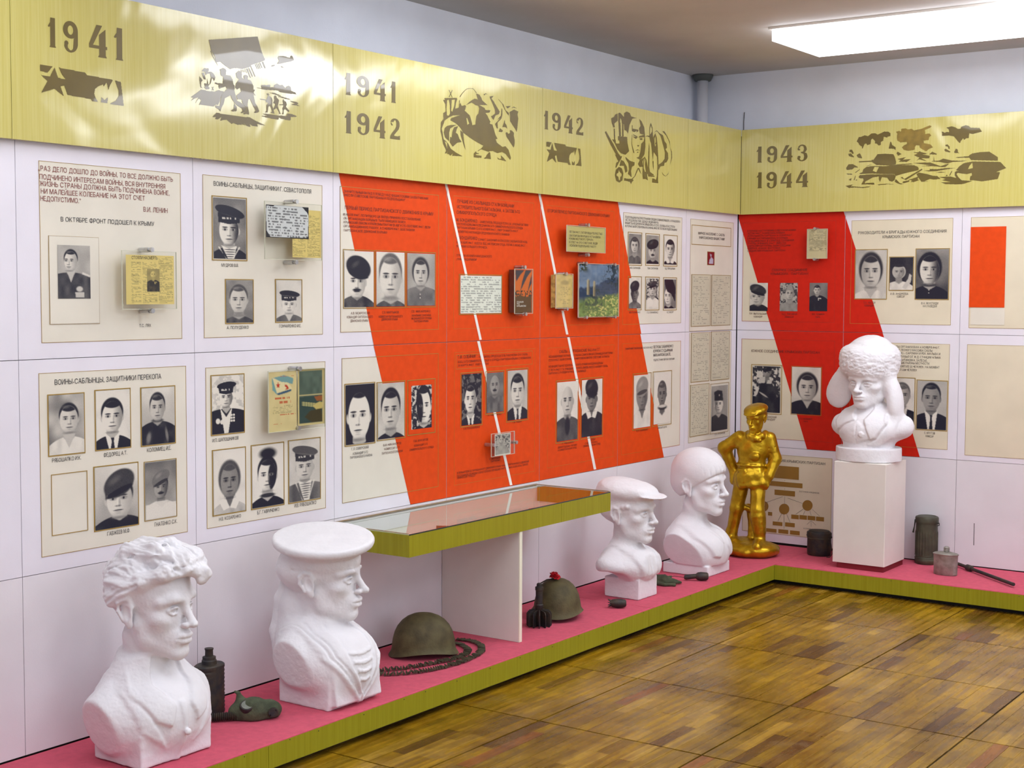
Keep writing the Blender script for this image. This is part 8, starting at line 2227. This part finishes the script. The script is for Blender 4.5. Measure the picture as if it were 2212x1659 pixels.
# mess tin beside the pedestal
p = G(1765, 1200); cx_, cy_ = p[0], p[1] + 0.03
t = thing('mess_tin', (cx_, cy_, ZP), 'black kidney-shaped army mess tin with wire handle left of the pedestal', 'mess tin')
autosmooth(MB().lathe([(0.066, 0.001), (0.070, 0.006), (0.071, 0.030), (0.070, 0.112)], (cx_, cy_, ZP), 36, 1.0, 0.82).build('body', M['iron'], t), 40)
autosmooth(MB().lathe([(0.0735, 0.108), (0.0735, 0.132), (0.071, 0.137), (0.066, 0.137), (0.060, 0.146), (0.03, 0.149), (0.004, 0.149)], (cx_, cy_, ZP), 36, 1.0, 0.82).build('lid', M['iron'], t), 40)
MB().tube([(cx_ + 0.070, cy_ - 0.01, ZP + 0.115), (cx_ + 0.083, cy_ - 0.02, ZP + 0.07), (cx_ + 0.094, cy_ - 0.03, ZP + 0.02), (cx_ + 0.088, cy_ - 0.05, ZP + 0.004), (cx_ + 0.07, cy_ - 0.055, ZP + 0.003)], 0.0022, 6).build('wire_handle', M['iron'], t)
for q in (-1, 1):
    MB().ball((cx_ + q * 0.072, cy_, ZP + 0.112), 0.008, 10, 6).build('handle_lug', M['iron'], t)
MB().lathe([(0.0715, 0.100), (0.0728, 0.103), (0.0715, 0.106)], (cx_, cy_, ZP), 36, 1.0, 0.82).build('bead', M['green_metal'], t)

# ribbed gas mask canister
p = G(1997, 1218); cx_, cy_ = p[0], p[1] + 0.03
t = thing('gas_mask_canister', (cx_, cy_, ZP), 'tall ribbed green metal gas mask canister with lid, right of the pedestal', 'canister')
n = 72; R_ = []
for z, ri, rib in ((0.001, 0.060, 0), (0.004, 0.063, 0), (0.032, 0.063, 0), (0.036, 0.0605, 0), (0.048, 0.060, 0.3), (0.056, 0.060, 1), (0.180, 0.060, 1), (0.190, 0.060, 0.3), (0.196, 0.060, 0), (0.236, 0.060, 0)):
    R_.append([(cx_ + (ri + 0.0028 * rib * math.cos(24 * 2 * math.pi * j / n)) * math.cos(2 * math.pi * j / n), cy_ + (ri + 0.0028 * rib * math.cos(24 * 2 * math.pi * j / n)) * math.sin(2 * math.pi * j / n), ZP + z) for j in range(n)])
autosmooth(MB().rings(R_).build('ribbed_body', M['green_metal'], t), 50)
autosmooth(MB().lathe([(0.0635, 0.234), (0.0645, 0.238), (0.0645, 0.262), (0.062, 0.268), (0.052, 0.272), (0.050, 0.269), (0.002, 0.272)], (cx_, cy_, ZP), 40).build('lid', M['green_metal'], t), 35)
MB().tube([(cx_ + 0.063, cy_ - 0.01, ZP + 0.235), (cx_ + 0.076, cy_ - 0.02, ZP + 0.240), (cx_ + 0.078, cy_ - 0.022, ZP + 0.228), (cx_ + 0.064, cy_ - 0.012, ZP + 0.222)], 0.003, 6).build('hinge_loop', M['iron'], t)
MB().tube([(cx_ - 0.058, cy_ - 0.026, ZP + 0.250), (cx_ - 0.062, cy_ - 0.030, ZP + 0.21), (cx_ - 0.067, cy_ - 0.034, ZP + 0.175)], [0.005, 0.003, 0.006], 6).build('latch', M['iron'], t)
for z in (0.036, 0.050):
    MB().lathe([(0.0630, z - 0.0015), (0.0648, z), (0.0630, z + 0.0015)], (cx_, cy_, ZP), 36, caps=False).build('bead', M['green_metal'], t)

# aluminium flask
p = G(2040, 1242); cx_, cy_ = p[0], p[1] + 0.02
t = thing('flask', (cx_, cy_, ZP), 'dented aluminium flask with a screw neck in front of the ribbed canister', 'flask')
autosmooth(MB().lathe([(0.060, 0.001), (0.063, 0.004), (0.064, 0.060), (0.065, 0.108), (0.066, 0.113)], (cx_, cy_, ZP), 40, 1.02, 0.60).build('body', M['alu'], t), 35)
autosmooth(MB().lathe([(0.069, 0.112), (0.070, 0.115), (0.062, 0.120), (0.030, 0.127), (0.017, 0.128), (0.012, 0.128)], (cx_, cy_, ZP), 40, 1.02, 0.60).build('shoulder', M['alu'], t), 35)
prof = [(0.012, 0.126)]
for k in range(4): prof += [(0.0155, 0.129 + k * 0.006), (0.0165, 0.1315 + k * 0.006), (0.0145, 0.134 + k * 0.006)]
prof += [(0.013, 0.153), (0.009, 0.156)]
autosmooth(MB().lathe(prof, (cx_ + 0.004, cy_, ZP), 20).build('screw_neck', M['alu'], t), 35)

# long dark rod with a collar at the right edge
a = G(2060, 1216, ZP + 0.012); b_ = G(2150, 1250, ZP + 0.012)
a = np.array(a) + np.array([0.02, 0.10, 0]); a = G(2066, 1216, ZP + 0.018)
t = thing('gun_barrel', ((a[0] + b_[0]) / 2, (a[1] + b_[1]) / 2, ZP), 'dark metal barrel with a thick collar lying behind the aluminium flask', 'gun part')
a = np.array(a); b_ = np.array(G(2190, 1262, ZP + 0.018)); dd = (b_ - a) / np.linalg.norm(b_ - a); Lb = np.linalg.norm(b_ - a)
autosmooth(MB().tube([a, a + dd * Lb], 0.0095, 12).build('barrel', M['iron'], t), 40)
k1 = a + dd * Lb * 0.20
autosmooth(MB().tube([k1, k1 + dd * 0.004, k1 + dd * 0.045, k1 + dd * 0.05], [0.012, 0.0172, 0.0172, 0.013], 14).build('collar', M['iron'], t), 40)

# black ribbed canister behind the left bust
cx_, cy_ = 0.125, -4.47
t = thing('ribbed_flask', (cx_, cy_, ZP), 'black ribbed oval flask with a stepped neck behind the bare-headed bust', 'flask')
prof = [(0.058, 0.001), (0.062, 0.004)]
for k in range(11): prof += [(0.0625, 0.010 + k * 0.0145), (0.0600, 0.0172 + k * 0.0145)]
prof += [(0.063, 0.170), (0.062, 0.178), (0.056, 0.182), (0.024, 0.184)]
autosmooth(MB().lathe(prof, (cx_, cy_, ZP), 40, 0.72, 1.0).build('ribbed_body', M['iron'], t), 30)
autosmooth(MB().lathe([(0.027, 0.183), (0.027, 0.196), (0.024, 0.200), (0.024, 0.209), (0.015, 0.212), (0.014, 0.232), (0.016, 0.236), (0.016, 0.240), (0.006, 0.241)], (cx_, cy_, ZP), 24).build('neck', M['iron'], t), 35)

# gas mask lying between the two left busts
p = G(548, 1552); cx_, cy_ = p[0], p[1]
t = thing('gas_mask', (cx_, cy_, ZP), 'dark green gas mask with round glass eyepiece lying between the two left busts', 'gas mask')
S = Sculpt((-0.14, -0.14, -0.01), (0.15, 0.14, 0.12), 0.0035)
r_ = np.array([0.74, 0.67]); f_ = np.array([0.67, -0.74])
def RR(a, b_, z): return (a * r_[0] + b_ * f_[0], a * r_[1] + b_ * f_[1], z)
S.chain([RR(-0.055, 0.0, 0.025), RR(0.0, 0.0, 0.030), RR(0.07, -0.01, 0.028)], [0.034, 0.042, 0.030], 0.03)
S.chain([RR(-0.050, -0.015, 0.035), RR(-0.048, -0.02, 0.065), RR(-0.052, -0.02, 0.088)], [0.024, 0.010, 0.007], 0.02)
S.chain([RR(-0.052, -0.02, 0.088), RR(-0.066, -0.02, 0.095)], [0.006, 0.005], 0.004)
S.chain([RR(0.055, -0.02, 0.040), RR(0.075, 0.0, 0.042)], [0.018, 0.014], 0.02)
for k in range(6): S.ell(RR(0.03 + 0.007 * k, -0.02, 0.060), 0.0035, 0.002)
S.cut((0, 0, -1), -0.0015, 0.002)
V, F_ = S.mesh(1, 0.003, 60, 5, 0.001)
place('mask_body', t, V, F_, M['canvas'])
e = np.array(RR(-0.020, 0.028, 0.055)) + np.array([cx_, cy_, ZP])
nn = np.array([0.67 * 0.5, -0.74 * 0.5, 0.86])
autosmooth(MB().tube([e - nn * 0.012, e, e + nn * 0.006, e + nn * 0.0062], [0.026, 0.027, 0.025, 0.021], 24).build('eyepiece_ring', M['iron'], t), 35)
MB().tube([e + nn * 0.0035, e + nn * 0.0072], 0.0205, 24).build('eyepiece_glass', M['lens'], t)
g0 = np.array(RR(0.072, 0.02, 0.028)) + np.array([cx_, cy_, ZP]); gd = np.array([0.67, -0.74, 0.1])
autosmooth(MB().tube([g0 - gd * 0.02, g0 + gd * 0.012, g0 + gd * 0.014, g0 + gd * 0.004], [0.017, 0.017, 0.012, 0.011], 16).build('valve', M['iron'], t), 35)
h0 = np.array(RR(-0.055, 0.02, 0.020)) + np.array([cx_, cy_, ZP]); pts = []; rad = []
for k in range(27):
    s_ = k / 26.0; q = h0 + np.array([-0.085 * s_ * r_[0], -0.085 * s_ * r_[1] - 0.01 * s_, -0.003 * s_]); pts.append(q); rad.append(0.0165 if k % 2 else 0.0125)
autosmooth(MB().tube(pts, rad, 14).build('ribbed_hose', M['iron'], t), 60)
